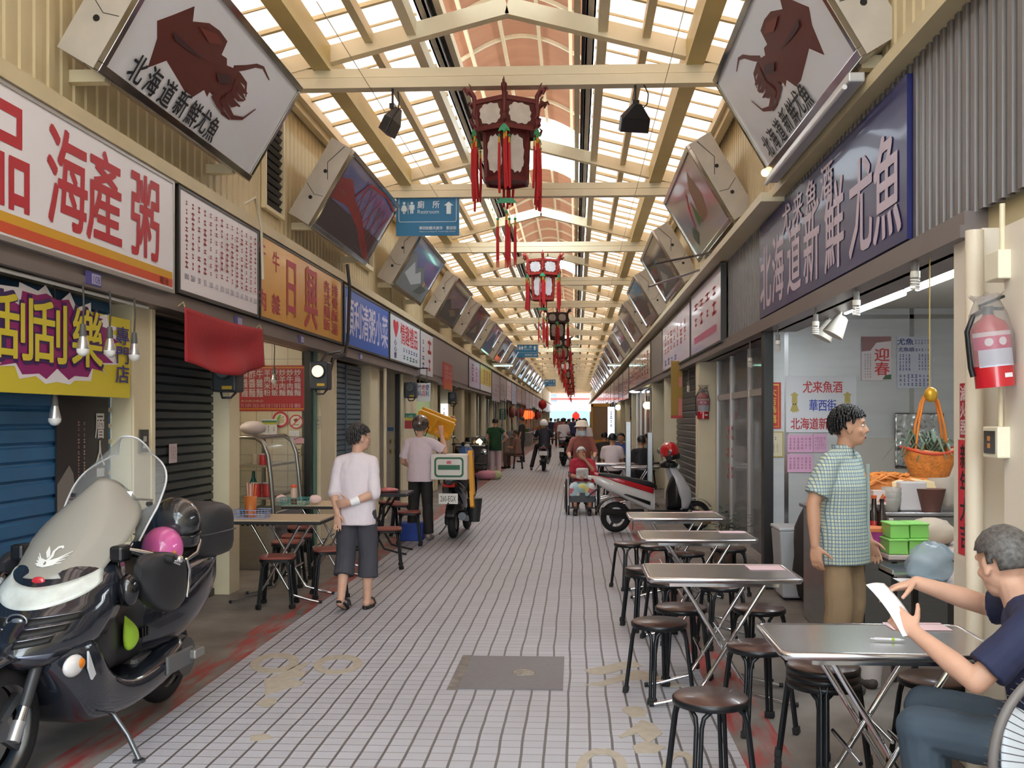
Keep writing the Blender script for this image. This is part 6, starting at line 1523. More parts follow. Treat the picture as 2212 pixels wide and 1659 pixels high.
# helmets on the seat, bag on the hook
def helmet(name, label, M, shellm, R=.135, visor=None, openf=True, group=None):
    h = thing(name, label, 'helmet', M=M, group=group)
    MB().ell((0, 0, .02), (R * 1.12, R * .95, R), n=26, k=14, z0=-.42).build('shell', shellm, h)
    MB().ell((0, 0, .02), (R * 1.06, R * .88, R * .92), n=22, k=10, z0=-.44, z1=.3).build('lining', BLACK, h)
    if visor: MB().grid(lambda u, v: V((R * 1.16 * cos(-1.1 + 2.2 * u), R * 1.0 * sin(-1.1 + 2.2 * u), -.02 - .07 * v)), 14, 4).build('visor', visor, h, solid=.004)
    MB().tube([(R * .3, R * .9, -.02), (R * .2, R * .5, -.14), (R * .2, -R * .5, -.14), (R * .3, -R * .9, -.02)], .008, 6).build('strap', BLACK, h)
    return h
hm = helmet('helmet', 'black and silver helmet on the seat of the big dark scooter', MS @ Matrix.Translation((-.60, .12, 1.045)) @ Matrix.Rotation(.9, 4, 'Z') @ Matrix.Rotation(.25, 4, 'Y'), mat((70, 72, 76), .15, .3, noise=.85, ns=5, coat=.8), visor=mat((30, 32, 36), .1, coat=.8))
hm = helmet('helmet', 'bright pink helmet lying on the seat of the big dark scooter', MS @ Matrix.Translation((-.42, .13, .91)) @ Matrix.Rotation(.5, 4, 'Z') @ Matrix.Rotation(.5, 4, 'Y'), mat((226, 106, 176), .18, coat=.8), R=.118)
for c in ((.10, .06, .06), (.09, -.05, .07), (.11, .02, .01)): MB().ell(c, .012, n=10, k=6).build('decal', mat((206, 130, 60)), hm)
b = MB().loft([[(x * q, y * q * .5, z) for x, y in ((-.05, -.04), (.06, -.03), (.07, .05), (-.04, .05))] for z, q in ((.0, .1), (-.06, .9), (-.12, 1.5), (-.17, 1.3), (-.19, .4))])
b = b.build('plastic_bag', mat((170, 214, 60), .5, bump=.6, bs=12), sub=2); b.matrix_world = MS @ Matrix.Translation((.05, .17, .64)) @ Matrix.Rotation(.5, 4, 'Y')
tag(b, 'lime green plastic bag hung behind the leg shield of the big dark scooter', 'bag')

# ---- ordinary scooters
def small_scooter(label, M, c_body, c_front, c_stripe=None, plate=None, mirrors=True, seatc=(40, 40, 44), group=None, name='scooter'):
    r = thing(name, label, 'scooter', M=M, group=group)
    B, Fm_, ST = mat(c_body, .2, coat=.6), mat(c_front, .2, coat=.6), mat(seatc, .55)
    wheel(r, .62, .225, .225, .048, DARKM, 3); wheel(r, -.58, .225, .225, .052, DARKM, 3)
    tb_ = [(.34, .50, .09, .38), (.46, .55, .14, .36), (.62, .53, .19, .30), (.78, .43, .2, .25), (.9, .35, .14, .2), (.96, .3, .07, .2)]
    MB().grid(shell(tb_, .34, .96), 18, 14).build('front_shield', Fm_, r, solid=.012)
    MB().loft(loftx(smooth_rows([(.42, .08, .38, .5), (.36, .15, .34, .84), (.28, .16, .32, .82), (.22, .1, .32, .72), (.18, .06, .32, .6)]))).build('leg_shield', BLACK, r)
    for sg in (-1, 1): MB().cyl((.48, sg * .07, .5), (.62, sg * .07, .22), .017, n=8).build('fork', DARKM, r)
    MB().grid(lambda u, v: V((.62 + .265 * cos(radians(30 + 130 * u)), .06 * (2 * v - 1), .225 + .265 * sin(radians(30 + 130 * u)))), 12, 4).build('front_mudguard', Fm_, r, solid=.008)
    MB().loft(loftx(smooth_rows([(.34, .06, .95, 1.0), (.26, .13, .93, 1.04), (.16, .12, .93, 1.05), (.08, .05, .94, 1.0)]))).build('handlebar_cowl', B if False else BLACK, r)
    MB().ell((.34, 0, .95), (.035, .08, .05)).build('headlight', HL, r)
    MB().tube([(.10, -.34, .99), (.18, -.15, 1.0), (.2, 0, 1.0), (.18, .15, 1.0), (.10, .34, .99)], .013, 8).build('handlebar', BLACK, r)
    for sg in (-1, 1):
        MB().cyl((.12, sg * .24, .992), (.09, sg * .36, .988), .018, n=10).build('grip', RUBBER, r)
        MB().tube([(.17, sg * .2, .99), (.17, sg * .28, .97), (.12, sg * .36, .96)], .006, 6).build('brake_lever', STEEL, r)
        if mirrors:
            o = MB().tube([(.17, sg * .18, 1.0), (.16, sg * .22, 1.1), (.14, sg * .3, 1.16)], .006, 6).build('mirror_stalk', BLACK, r)
            MB().ell((.14, sg * .32, 1.17), (.018, .06, .042)).build('mirror', mat((150, 156, 160), .05, 1.0), o)
    MB().box((.16, 0, .30), (.46, .30, .06)).build('footboard', BLACK, r, bevel=.015)
    body = MB().loft(loftx(smooth_rows([(-.02, .10, .30, .60), (-.15, .135, .34, .66), (-.4, .165, .46, .73), (-.65, .15, .58, .79), (-.85, .11, .70, .83), (-1.0, .04, .78, .83)]), e=.7)).build('body_panel', B, r)
    if c_stripe:
        for sg in (-1, 1):
            S3 = mat(c_stripe, .2, coat=.6)
            MB().grid(lambda u, v: V((-.05 - .9 * u, sg * (.112 + .06 * sin(pi * min(1, .1 + u)) * 1.0 - .075 * u * u), (.565 + .285 * u) + (.085 - .03 * u) * v)), 16, 3).build('side_stripe', S3, body, solid=.012)
            MB().grid(lambda u, v: V((-.10 - .42 * u, sg * (.14 + .035 * sin(pi * u)), (.40 + .17 * u) + .055 * v * (1 - u * .6))), 10, 2).build('dark_inset', BLACK, body, solid=.012)
    MB().loft(loftx(smooth_rows([(.02, .06, .64, .68), (-.1, .12, .65, .75), (-.35, .145, .70, .80), (-.6, .14, .77, .85), (-.8, .11, .82, .87), (-.86, .05, .83, .86)]))).build('seat', ST, r)
    MB().grid(lambda u, v: V((-.58 + .29 * cos(radians(20 + 110 * u) + .6), .07 * (2 * v - 1), .225 + .29 * sin(radians(20 + 110 * u) + .6))), 10, 4).build('rear_mudguard', BLACK, r, solid=.008)
    MB().box((-.40, .07, .26), (.52, .09, .15)).build('engine_case', mat((50, 50, 54), .5, .4), r, bevel=.03)
    MB().cyl((-.2, -.13, .24), (-.82, -.16, .33), .04, .055, 14).build('exhaust', mat((66, 66, 68), .3, .8), r)
    MB().box((-.93, 0, .76), (.05, .16, .06)).build('tail_light', mat((176, 30, 34), .2, coat=.6), r, bevel=.012)
    MB().tube([(-.75, 0, .7), (-.95, 0, .56), (-1.0, 0, .5)], .012, 6).build('plate_holder', BLACK, r)
    if plate is not None:
        pl = MB().box((-.985, 0, .58), (.008, .26, .14)).build('number_plate', mat((226, 226, 222), .4), r)
        if plate:
            mm = MB(); T = Matrix.Translation((-.990, 0, .58)) @ Matrix(((0, 0, -1, 0), (-1, 0, 0, 0), (0, 1, 0, 0), (0, 0, 0, 1)))
            put_str(mm, plate, 0, 0, .21, .075, .002, T); mm.build('lettering', mat((40, 44, 50)), pl)
    MB().tube([(-.3, .12, .2), (-.28, .2, .08), (-.27, .26, .012)], .010, 6).build('side_stand', STEEL, r)
    return r
p = at_z(1330, 1150); q = at_z(1505, 1128)
RW = heading(p.x + .58 * .985, p.y + .58 * .17, (.985, .17))
small_scooter('red and white scooter parked across the walkway edge beyond the steel tables', RW, (216, 212, 210), (206, 206, 210), (186, 24, 36), None)
MB_ = helmet('helmet', 'red helmet hung on the handlebar of the red and white scooter', RW @ Matrix.Translation((.20, -.10, 1.16)) @ Matrix.Rotation(-1.2, 4, 'Z') @ Matrix.Rotation(.2, 4, 'X'), mat((196, 24, 30), .15, coat=.8), R=.14, visor=mat((26, 24, 26), .1, coat=.6))
# the delivery scooter with yellow crates
p = at_z(984, 1163); DL = heading(p.x, p.y + .58, (.05, 1))
d = small_scooter('black delivery scooter with a white box and number plate, behind the man in the helmet', DL, (36, 36, 40), (40, 60, 110), None, '260-EGX')
MB().box((-.72, 0, 1.0), (.42, .50, .34)).build('cargo_box', mat((222, 218, 212), .5), d, bevel=.01)
T = Matrix.Translation((-.932, 0, 1.0)) @ Matrix(((0, 0, -1, 0), (-1, 0, 0, 0), (0, 1, 0, 0), (0, 0, 0, 1)))
m = MB(); rr = lambda a, b, c: [(x + sx_ * 0, y) for x, y in [(sgx * (a - c) + c * cos(an), sgy * (b - c) + c * sin(an)) for sgx, sgy, an0 in ((1, 1, 0), (-1, 1, pi / 2), (-1, -1, pi), (1, -1, 1.5 * pi)) for an in [an0 + i * pi / 10 for i in range(6)]]]
sx_ = 0; o1, o2 = rr(.20, .135, .05), rr(.175, .11, .035); n = len(o1)
m.add([(x, y, .003) for x, y in o1] + [(x, y, .003) for x, y in o2], [(i, (i + 1) % n, n + (i + 1) % n, n + i) for i in range(n)], 0, False, T); m.add([(-.15, -.035, .003), (.15, -.035, .003), (.15, .03, .003), (-.15, .03, .003)], [(0, 1, 2, 3)], 0, False, T)
m.build('box_emblem', mat((50, 106, 80)), d)
MB().add([(-.03, .045, .004), (.03, .045, .004), (.035, .075, .004), (0, .09, .004), (-.035, .075, .004)], [(0, 1, 2, 3, 4)], 0, False, T).build('box_emblem', mat((200, 100, 120)), d)
MB().bar((-.72, -.29, .62), (-.72, -.26, 1.22), .12, .06, up=(0, 1, 0)).bar((-.80, -.30, .45), (-.74, -.28, .66), .12, .05, up=(0, 1, 0)).build('yellow_strap', mat((226, 160, 30), .45), d)
MB().loft([[(.10 * q * cos(t) - .62, -.30 + .10 * q * sin(t), z) for t in [i * pi / 8 for i in range(16)]] for z, q in ((.24, .72), (.56, 1.1))]).build('side_bucket', mat((52, 54, 56), .4, .3), d)
r = thing('yellow_crate_frame', 'yellow plastic crate tilted above the delivery scooter, held by the man in the helmet', 'crate', (-2.05, 14.4, 1.56)); r.rotation_euler = (.3, .38, .1); r.scale = (.78, .78, .78)
YC = mat((226, 164, 34), .45); m = MB()
for a, b in (((-.34, 0, -.16), (.34, 0, -.16)), ((-.34, 0, .16), (.34, 0, .16)), ((-.34, 0, -.16), (-.34, 0, .16)), ((.34, 0, -.16), (.34, 0, .16)), ((0, 0, -.16), (0, 0, .16))): m.bar(a, b, .05, .05, up=(0, 1, 0.01))
m.build('rim', YC, r); MB().bx((-.34, .02, -.16), (.34, .30, -.13)).bx((-.34, .28, -.16), (.34, .31, .16)).build('tray', YC, r)
p = at_z(1012, 1040)
small_scooter('blue scooter beyond the yellow crates, facing the walkway', heading(p.x - .1, p.y, (.3, -1)), (36, 80, 150), (40, 96, 170), None, None)
p = at_z(1226, 1007)
small_scooter('black scooter with a pale number plate standing in the walkway, behind the wheelchair', heading(p.x, p.y + .5, (.25, 1)), (40, 40, 44), (30, 30, 34), None, '')
p = at_z(1174, 1018)
RID = heading(p.x, p.y + .58, (0, 1))
small_scooter('black scooter ridden away by the person in the white helmet', RID, (34, 34, 38), (30, 30, 34), None, '')
# ================================================================ people
from mathutils import noise as NZ
def blob(mb, vox, it=6, wr=0.0, ws=(14, 14, 7)):
    """grow one continuous skin over overlapping closed volumes"""
    me = mb.mesh('tmp', [])
    o = bpy.data.objects.new('tmp', me); C.objects.link(o)
    a = o.modifiers.new('r', 'REMESH'); a.mode = 'VOXEL'; a.voxel_size = vox
    b = o.modifiers.new('s', 'SMOOTH'); b.factor = .5; b.iterations = it
    bpy.context.view_layer.update()
    m2 = bpy.data.meshes.new_from_object(o.evaluated_get(bpy.context.evaluated_depsgraph_get()))
    bpy.data.objects.remove(o); bpy.data.meshes.remove(me)
    if wr:
        nn = [v.normal.copy() for v in m2.vertices]
        for v, n in zip(m2.vertices, nn):
            q = NZ.noise(V((v.co.x * ws[0], v.co.y * ws[1], v.co.z * ws[2] + 2 * v.co.x))) + .5 * NZ.noise(V((v.co.x * ws[0] * 2.1, v.co.y * ws[1] * 2.1, v.co.z * ws[2] * 2.4)))
            v.co += n * q * wr
    m2.polygons.foreach_set('use_smooth', [True] * len(m2.polygons)); m2.update()
    return m2
def put(me, name, m, parent):
    me.name = name; me.materials.clear(); me.materials.append(m)
    o = bpy.data.objects.new(name, me); C.objects.link(o); o.parent = parent; return o
def hand(mb, wr, d, pn, th, curl=.5, s=1.0):
    """palm, four unequal bent fingers and a thumb; d points along the hand, pn out of the palm, th to the thumb side"""
    d, pn = V(d).normalized(), V(pn); pn = (pn - d * pn.dot(d)).normalized(); lat = d.cross(pn)
    if lat.dot(V(th)) < 0: lat = -lat
    wr = V(wr)
    R = []
    for t, w_, h_ in ((-.012, .024, .02), (.02, .032, .019), (.06, .040, .016), (.085, .039, .013), (.095, .032, .010)):
        R.append([wr + d * t * s + lat * cos(a) * w_ * s + pn * sin(a) * h_ * s for a in [2 * pi * i / 14 for i in range(14)]])
    mb.loft(R)
    for i, (o, L) in enumerate(((.030, .072), (.010, .080), (-.010, .075), (-.029, .058))):
        p = wr + d * .085 * s + lat * o * s; dd = (d + lat * o * 2.2).normalized(); r0 = .0088 * s
        c = curl * (1 + .12 * i)
        for j, f in enumerate((.44, .32, .24)):
            an = c * (.5 if j == 0 else .75)
            dd = (dd * cos(an) + pn * sin(an)).normalized(); pn2 = pn
            q = p + dd * L * f * s; mb.cap2(p, q, r0 * (1 - .1 * j), r0 * (.93 - .1 * j), 8); p = q
    p = wr + d * .022 * s + lat * .026 * s; dd = (d * .62 + lat * .70 + pn * .35).normalized()
    for j, L in enumerate((.038, .032, .026)):
        q = p + dd * L * s; mb.cap2(p, q, (.0125 - .0015 * j) * s, (.011 - .0015 * j) * s, 8); p = q; dd = (dd + pn * .25 * curl + d * .25).normalized()
STAND = dict(pelvis=(0, 0, .93), chest=(0, 0, 1.22), neck=(-.015, 0, 1.43), head=(.015, 0, 1.585), lsh=(-.01, .175, 1.375), rsh=(-.01, -.175, 1.375), lel=(-.03, .225, 1.10), rel=(-.03, -.225, 1.10), lwr=(.03, .23, .87), rwr=(.03, -.23, .87),
             lhip=(0, .088, .90), rhip=(0, -.088, .90), lkn=(.02, .10, .49), rkn=(.02, -.10, .49), lan=(-.03, .10, .085), ran=(-.03, -.10, .085))
SIT = dict(pelvis=(0, 0, .54), chest=(.04, 0, .82), neck=(.05, 0, 1.03), head=(.09, 0, 1.18), lsh=(.04, .175, .98), rsh=(.04, -.175, .98), lel=(.10, .22, .72), rel=(.10, -.22, .72), lwr=(.32, .14, .74), rwr=(.32, -.14, .74),
           lhip=(.02, .09, .52), rhip=(.02, -.09, .52), lkn=(.43, .13, .50), rkn=(.43, -.13, .50), lan=(.42, .13, .085), ran=(.42, -.13, .085))
def person(label, M, h, J0, J, skin, top, bot, shoes=None, hair=None, yaw=0.0, pitch=0.0, vox=.007, hands=True, hcfg=None, sleeve='short', leg='long', loose=1.0, hem=None, face=True, hairlen=-.35, locks=True, collar=False, name='person', group=None, belly=1.0):
    j = {k: V(v) for k, v in J0.items()}; j.update({k: V(v) for k, v in J.items()})
    s = h / 1.70
    r = thing(name, label, 'person', M=M @ Matrix.Scale(s, 4) if False else M, group=group)
    for k in j: j[k] = j[k] * s
    HR = Matrix.Translation(j['head']) @ Matrix.Rotation(yaw, 4, 'Z') @ Matrix.Rotation(pitch, 4, 'Y')
    hd = lambda p: HR @ (V(p) * s)
    b = MB()
    def el(c, rr, mb=b, M=HR): mb.ell(tuple(V(c) * s), tuple(q * s for q in rr), n=20, k=14, M=M)
    el((-.012, 0, .022), (.096, .077, .098)); el((.012, 0, -.02), (.078, .068, .085)); el((.03, 0, -.068), (.052, .052, .045)); el((.052, 0, -.09), (.024, .03, .020))
    el((.070, 0, .035), (.022, .052, .020)); el((.072, 0, -.035), (.018, .038, .022))
    b.cap2(hd((.082, 0, .012)), hd((.100, 0, -.022)), .010 * s, .0145 * s, 10); el((.094, .010, -.026), (.009, .009, .008)); el((.094, -.010, -.026), (.009, .009, .008))
    el((.080, 0, -.056), (.012, .023, .007)); el((.077, 0, -.068), (.012, .020, .007))
    for sg in (-1, 1):
        el((-.006, sg * .077, -.004), (.020, .010, .031)); el((-.004, sg * .079, -.03), (.011, .008, .012)); el((.050, sg * .042, -.022), (.026, .022, .020))
    b.cap2(j['neck'] - V((0, 0, .05 * s)), hd((-.022, 0, -.07)), .056 * s, .050 * s)
    lat = (j['lsh'] - j['rsh']).normalized(); up = (j['neck'] - j['pelvis']).normalized(); fw = lat.cross(up).normalized()
    TM = Matrix((fw, lat, fw.cross(lat))).transposed().to_4x4()
    def oell(c, rr, mb=b):
        T = TM.copy(); T.translation = c; mb.ell((0, 0, 0), tuple(q * s for q in rr), n=20, k=12, M=T)
    oell(j['chest'], (.10, .145, .17)); oell((j['chest'] + j['pelvis']) / 2, (.10 * belly, .13, .15)); oell(j['pelvis'], (.105, .15, .11))
    b.cap2(j['lsh'], j['rsh'], .055 * s, .055 * s); b.cap2(j['neck'] - up * .02, (j['lsh'] * .75 + j['neck'] * .25) - up * .01, .05 * s, .045 * s); b.cap2(j['neck'] - up * .02, (j['rsh'] * .75 + j['neck'] * .25) - up * .01, .05 * s, .045 * s)
    for q in 'lr':
        b.cap2(j[q + 'sh'], j[q + 'el'], .050 * s, .040 * s); m_ = j[q + 'el'].lerp(j[q + 'wr'], .35); b.cap2(j[q + 'el'], m_, .039 * s, .040 * s); b.cap2(m_, j[q + 'wr'], .040 * s, .026 * s)
        b.cap2(j[q + 'hip'], j[q + 'kn'], .078 * s, .054 * s); m_ = j[q + 'kn'].lerp(j[q + 'an'], .33); b.cap2(j[q + 'kn'], m_ + V((-.012, 0, 0)) * s, .052 * s, .053 * s); b.cap2(m_ + V((-.012, 0, 0)) * s, j[q + 'an'], .053 * s, .036 * s)
        toe = (hcfg or {}).get(q + 'toe', (.16, 0, -.05)); t = j[q + 'an'] + V(toe) * s
        b.cap2(j[q + 'an'] + V((-.035, 0, -.03)) * s, t, .036 * s, .028 * s)
        if hands:
            cfg = (hcfg or {}).get(q, {})
            d = V(cfg.get('d', tuple(j[q + 'wr'] - j[q + 'el']))); sg = 1 if q == 'l' else -1
            hand(b, j[q + 'wr'], d, cfg.get('pn', (0, -sg, 0)), cfg.get('th', (1, 0, 0)), cfg.get('curl', .35), s)
    put(blob(b, vox, 4), 'body', skin, r)
    # clothes
    def ring(c, a, w_, mb_axis=TM):
        return [c + fw * cos(t) * a * s + lat * sin(t) * w_ * s for t in [2 * pi * i / 28 for i in range(28)]]
    t = MB(); L = loose
    hz = hem if hem is not None else -.10
    base = j['pelvis'] + (j['pelvis'] - j['chest']).normalized() * -hz * s if False else j['pelvis'] + V((0, 0, hz * s))
    if J0 is SIT and hem is None: base = j['pelvis'] + V((0, 0, -.04 * s))
    rows = [(base, .135 * L * belly, .178 * L), (j['pelvis'] + up * .02, .128 * L * belly, .172 * L), (j['pelvis'].lerp(j['chest'], .5), .122 * L * belly, .158 * L), (j['chest'], .122 * L, .170 * L), (j['chest'] + up * .09 * s, .112, .178), (j['neck'] - up * .055 * s, .085, .150), (j['neck'] - up * .012 * s, .066, .095), (j['neck'] + up * .012 * s, .060, .066)]
    t.loft([ring(c, a, w_) for c, a, w_ in rows])
    for q in 'lr':
        sh, elb, wr_ = j[q + 'sh'], j[q + 'el'], j[q + 'wr']
        t.cap2(j['neck'] - up * .03 * s, sh + up * .004 * s, .070 * s, .058 * s); t.cap2(sh, sh.lerp(elb, .3), .062 * s, .062 * s * L)
        if sleeve == 'short': t.cyl(sh, sh.lerp(elb, .80), .064 * s, .068 * s * L)
        elif sleeve == 'half': t.cap2(sh, elb, .060 * s, .054 * s * L); t.cyl(elb, elb.lerp(wr_, .12), .055 * s, .060 * s)
        elif sleeve == 'long': t.cap2(sh, elb, .062 * s, .055 * s * L); t.cyl(elb, elb.lerp(wr_, .78), .055 * s, .044 * s)
    o_top = put(blob(t, vox * 1.15, 5, .006 * s), 'shirt', top, r)
    if collar:
        m = MB()
        for sg in (-1, 1):
            m.grid(lambda u, v: j['neck'] + fw * (.062 * cos(u * 2.6) + .014 * v) * s + lat * sg * (.066 * sin(u * 2.6) + .016 * v) * s + up * (.045 - .05 * v - .03 * u * 0 - .035 * (1 - u) * v) * s, 10, 3)
        m.build('collar', top, o_top, solid=.004)
    p = MB(); oell(j['pelvis'] - up * .01, (.115 * belly, .158, .105), p)
    for q in 'lr':
        hp, kn, an = j[q + 'hip'], j[q + 'kn'], j[q + 'an']
        if leg == 'long': p.cap2(hp, kn, .092 * s, .072 * s * L); p.cap2(kn, kn.lerp(an, .5), .072 * s * L, .066 * s * L); p.cyl(kn.lerp(an, .5), kn.lerp(an, .98), .066 * s * L, .064 * s * L)
        elif leg == 'capri': p.cap2(hp, kn, .096 * s * L, .086 * s * L); p.cyl(kn, kn.lerp(an, .48), .086 * s * L, .092 * s * L)
        elif leg == 'skirt': p.cap2(hp, kn, .10 * s, .10 * s); p.cyl(kn, kn.lerp(an, .35), .10 * s, .11 * s)
    if leg == 'skirt': p.cap2((j['lhip'] + j['rhip']) / 2, (j['lkn'] + j['rkn']) / 2, .11 * s, .10 * s)
    put(blob(p, vox * 1.15, 4, .005 * s), 'trousers' if leg != 'skirt' else 'skirt', bot, r)
    if shoes is not None:
        for q in 'lr':
            toe = V((hcfg or {}).get(q + 'toe', (.16, 0, -.05))) * s; an = j[q + 'an']; m = MB()
            a0 = an + V((-.055, 0, -.055)) * s
            m.cap2(a0 + V((.02, 0, .01)) * s, an + toe * 1.08 + V((0, 0, -.004)) * s, .040 * s, .038 * s); m.cap2(an + V((-.02, 0, -.03)) * s, an, .044 * s, .046 * s)
            put(blob(m, .008 if vox < .01 else .012, 3), 'shoe', shoes, r)
    if hair is not None:
        m = MB(); n, k = 34, 22; g = MB().ell((-.014, 0, .026), (.104, .086, .104), n=n, k=k)
        keep = []
        for f in g.f[:-2]:
            c = sum((V(g.v[i]) for i in f), V()) / len(f); d_ = V(((c.x + .014) / .104, c.y / .086, (c.z - .026) / .104))
            lim = .54 - .16 * abs(d_.y) if d_.x > .5 else (.20 if d_.x > -.12 else (hairlen * .5 if d_.x > -.4 else hairlen))
            if d_.z > lim + .10 * NZ.noise(d_ * 5): keep.append(f)
        m.add([hd(V(q) * (1 + .03 * NZ.noise(V(q) * 60))) for q in g.v], keep, 0, True)
        if vox < .0085 and locks:
            for f in random.sample(keep, min(len(keep), 330)):
                c = sum((V(g.v[i]) for i in f), V()) / len(f); q = c - V((-.014, 0, .026)); n_ = q.normalized(); t_ = (V((.25 * random.uniform(-1, 1), .6 * (1 if q.y > -.02 else -1), -.55)) if q.x > -.05 else V((-.2, q.y * 6, -1)))
                t_ = (t_ - n_ * t_.dot(n_)).normalized()
                m.tube([hd(c + n_ * .002), hd(c + n_ * .0085 + t_ * .012), hd(c + n_ * .006 + t_ * .03)], [.0055 * s, .0045 * s, .001], 4)
        m.build('hair', hair, r, solid=.010 * s)
    if face:
        W_, I_, D_ = mat((232, 226, 220), .3), mat((36, 26, 22), .2), mat((40, 32, 30), .7)
        for sg in (-1, 1):
            o = MB().ell(tuple(V((.0735, sg * .031, .010)) * s), tuple(q * s for q in (.010, .0125, .0065)), n=12, k=8, M=HR).build('eye', W_, r)
            MB().ell(tuple(V((.0815, sg * .031, .010)) * s), tuple(q * s for q in (.004, .0055, .0055)), n=10, k=6, M=HR).build('iris', I_, o)
            MB().tube([hd((.083, sg * .016, .029)), hd((.083, sg * .031, .034)), hd((.073, sg * .047, .030))], [.0035 * s, .0042 * s, .002 * s], 6).build('eyebrow', D_, r)
        MB().ell(tuple(V((.0885, 0, -.062)) * s), tuple(q * s for q in (.005, .019, .0035 + .006 * (face == 'open'))), n=14, k=6, M=HR).build('mouth', mat((120, 56, 52), .5), r)
    r['_hr'] = 0
    del r['_hr']
    return r, j, HR, s
WSH = mat((224, 212, 218), .75, noise=.04, ns=6)
GREYP = mat((66, 66, 74), .8, noise=.08, ns=8)
HBK = mat((24, 22, 22), .45, noise=.3, ns=60); HGR = mat((92, 88, 86), .5, noise=.6, ns=70)
# the person in white walking away on the left
p = at_z(770, 1316)
r, j, HR, s = person('person in a white shirt and dark cropped trousers walking away, hands behind the back', heading(p.x, p.y, (.06, 1)), 1.59, STAND,
    dict(lsh=(-.01, .150, 1.365), rsh=(-.01, -.150, 1.365), lel=(-.07, .195, 1.09), lwr=(-.15, .135, .90), rel=(-.09, -.195, 1.08), rwr=(-.185, .01, 1.00), lan=(-.16, .10, .13), lkn=(.0, .10, .50), ran=(.06, -.085, .085), rkn=(.06, -.10, .49), head=(.01, -.03, 1.585), neck=(-.015, -.01, 1.43)),
    SKINP, WSH, GREYP, None, mat((60, 56, 55), .5, noise=.6, ns=70), yaw=-.95, sleeve='half', leg='capri', loose=1.06, hem=-.14,
    hcfg={'l': dict(d=(.0, .0, -1), pn=(-1, .1, 0), th=(0, -1, 0), curl=.12), 'r': dict(d=(.1, 1, -.12), pn=(1, 0, 0), th=(0, 0, 1), curl=.55), 'ltoe': (.13, .0, -.10), 'rtoe': (.16, -.02, -.055)}, hairlen=-.55)
MB().cyl(j['rwr'].lerp(j['rel'], .02), j['rwr'].lerp(j['rel'], .36), .034 * s, .041 * s, 18).build('wristband', mat((240, 240, 242), .8), r)
for q, tz in (('l', .45), ('r', 0)):
    an = j[q + 'an']; T = Matrix.Translation(an + V((.05, 0, -.062)) * s) @ Matrix.Rotation(.42 if q == 'l' else 0, 4, 'Y')
    o = MB().prism([(.13 * cos(t) * (1.05 if cos(t) > 0 else 1), .046 * sin(t) * (1 + .12 * cos(t))) for t in [i * pi / 12 for i in range(24)]], .022, Matrix.Translation((0, 0, -.022)) if False else T @ Matrix.Translation((0, 0, -.02))).build('sandal', mat((36, 34, 36), .6), r, bevel=.006)
    MB().tube([T @ V((.05, -.05, .0)), T @ V((.05, -.035, .045)), T @ V((.05, 0, .062)), T @ V((.05, .035, .045)), T @ V((.05, .05, .0))], .018, 8, flat=.4).build('strap', mat((30, 28, 30), .6), o)
# the man in the helmet at the delivery scooter
p = at_z(908, 1166)
r, j, HR, s = person('person in a white T-shirt and mottled helmet reaching up to the yellow crate', heading(p.x, p.y, (.10, 1)), 1.64, STAND,
    dict(rel=(.08, -.34, 1.25), rwr=(.22, -.26, 1.48), lel=(.02, .26, 1.10), lwr=(.22, .18, 1.02), lan=(-.03, .13, .085), ran=(-.03, -.13, .085)), SKINP, mat((218, 202, 212), .8), mat((36, 34, 36), .8), mat((120, 116, 116), .6), HGR, face=False, vox=.008, loose=1.1,
    hcfg={'r': dict(d=(.2, .2, 1), pn=(1, 0, 0), th=(0, 1, 0), curl=.3)})
helmet('helmet', 'mottled dark helmet worn by the person at the delivery scooter', heading(p.x, p.y, (.10, 1)) @ HR @ Matrix.Translation((-.01, 0, .035)), mat((110, 96, 90), .2, .3, noise=.8, ns=12, coat=.7), R=.125)
# plaid-shirt man
def plaid():
    m = bpy.data.materials.new('checked cloth'); m.use_nodes = True; nt = m.node_tree; b = nt.nodes['Principled BSDF']; N, Lk = nt.nodes.new, nt.links.new
    tc = N('ShaderNodeTexCoord'); sp_ = N('ShaderNodeSeparateXYZ'); Lk(tc.outputs['Object'], sp_.inputs[0])
    def mt(op, a, c=None):
        n = N('ShaderNodeMath'); n.operation = op
        for i, q in enumerate((a, c)):
            if q is None: continue
            if isinstance(q, (int, float)): n.inputs[i].default_value = q
            else: Lk(q, n.inputs[i])
        return n.outputs[0]
    u = mt('ADD', mt('MULTIPLY', sp_.outputs['Y'], 1.0), mt('MULTIPLY', sp_.outputs['X'], .8))
    ln = lambda v, pch, wd: mt('LESS_THAN', mt('FRACT', mt('DIVIDE', mt('ADD', v, 5), pch)), wd)
    k = mt('MAXIMUM', ln(u, .021, .22), ln(sp_.outputs['Z'], .021, .22))
    k2 = mt('MAXIMUM', ln(mt('ADD', u, .0105), .042, .14), ln(mt('ADD', sp_.outputs['Z'], .0105), .042, .14))
    a = N('ShaderNodeMix'); a.data_type = 'RGBA'; Lk(k2, a.inputs[0]); a.inputs[6].default_value = (*lin((166, 180, 178)), 1); a.inputs[7].default_value = (*lin((200, 202, 164)), 1)
    c = N('ShaderNodeMix'); c.data_type = 'RGBA'; Lk(k, c.inputs[0]); Lk(a.outputs[2], c.inputs[6]); c.inputs[7].default_value = (*lin((104, 122, 136)), 1)
    Lk(c.outputs[2], b.inputs['Base Color']); b.inputs['Roughness'].default_value = .8; return m
f = (.80, -.60)
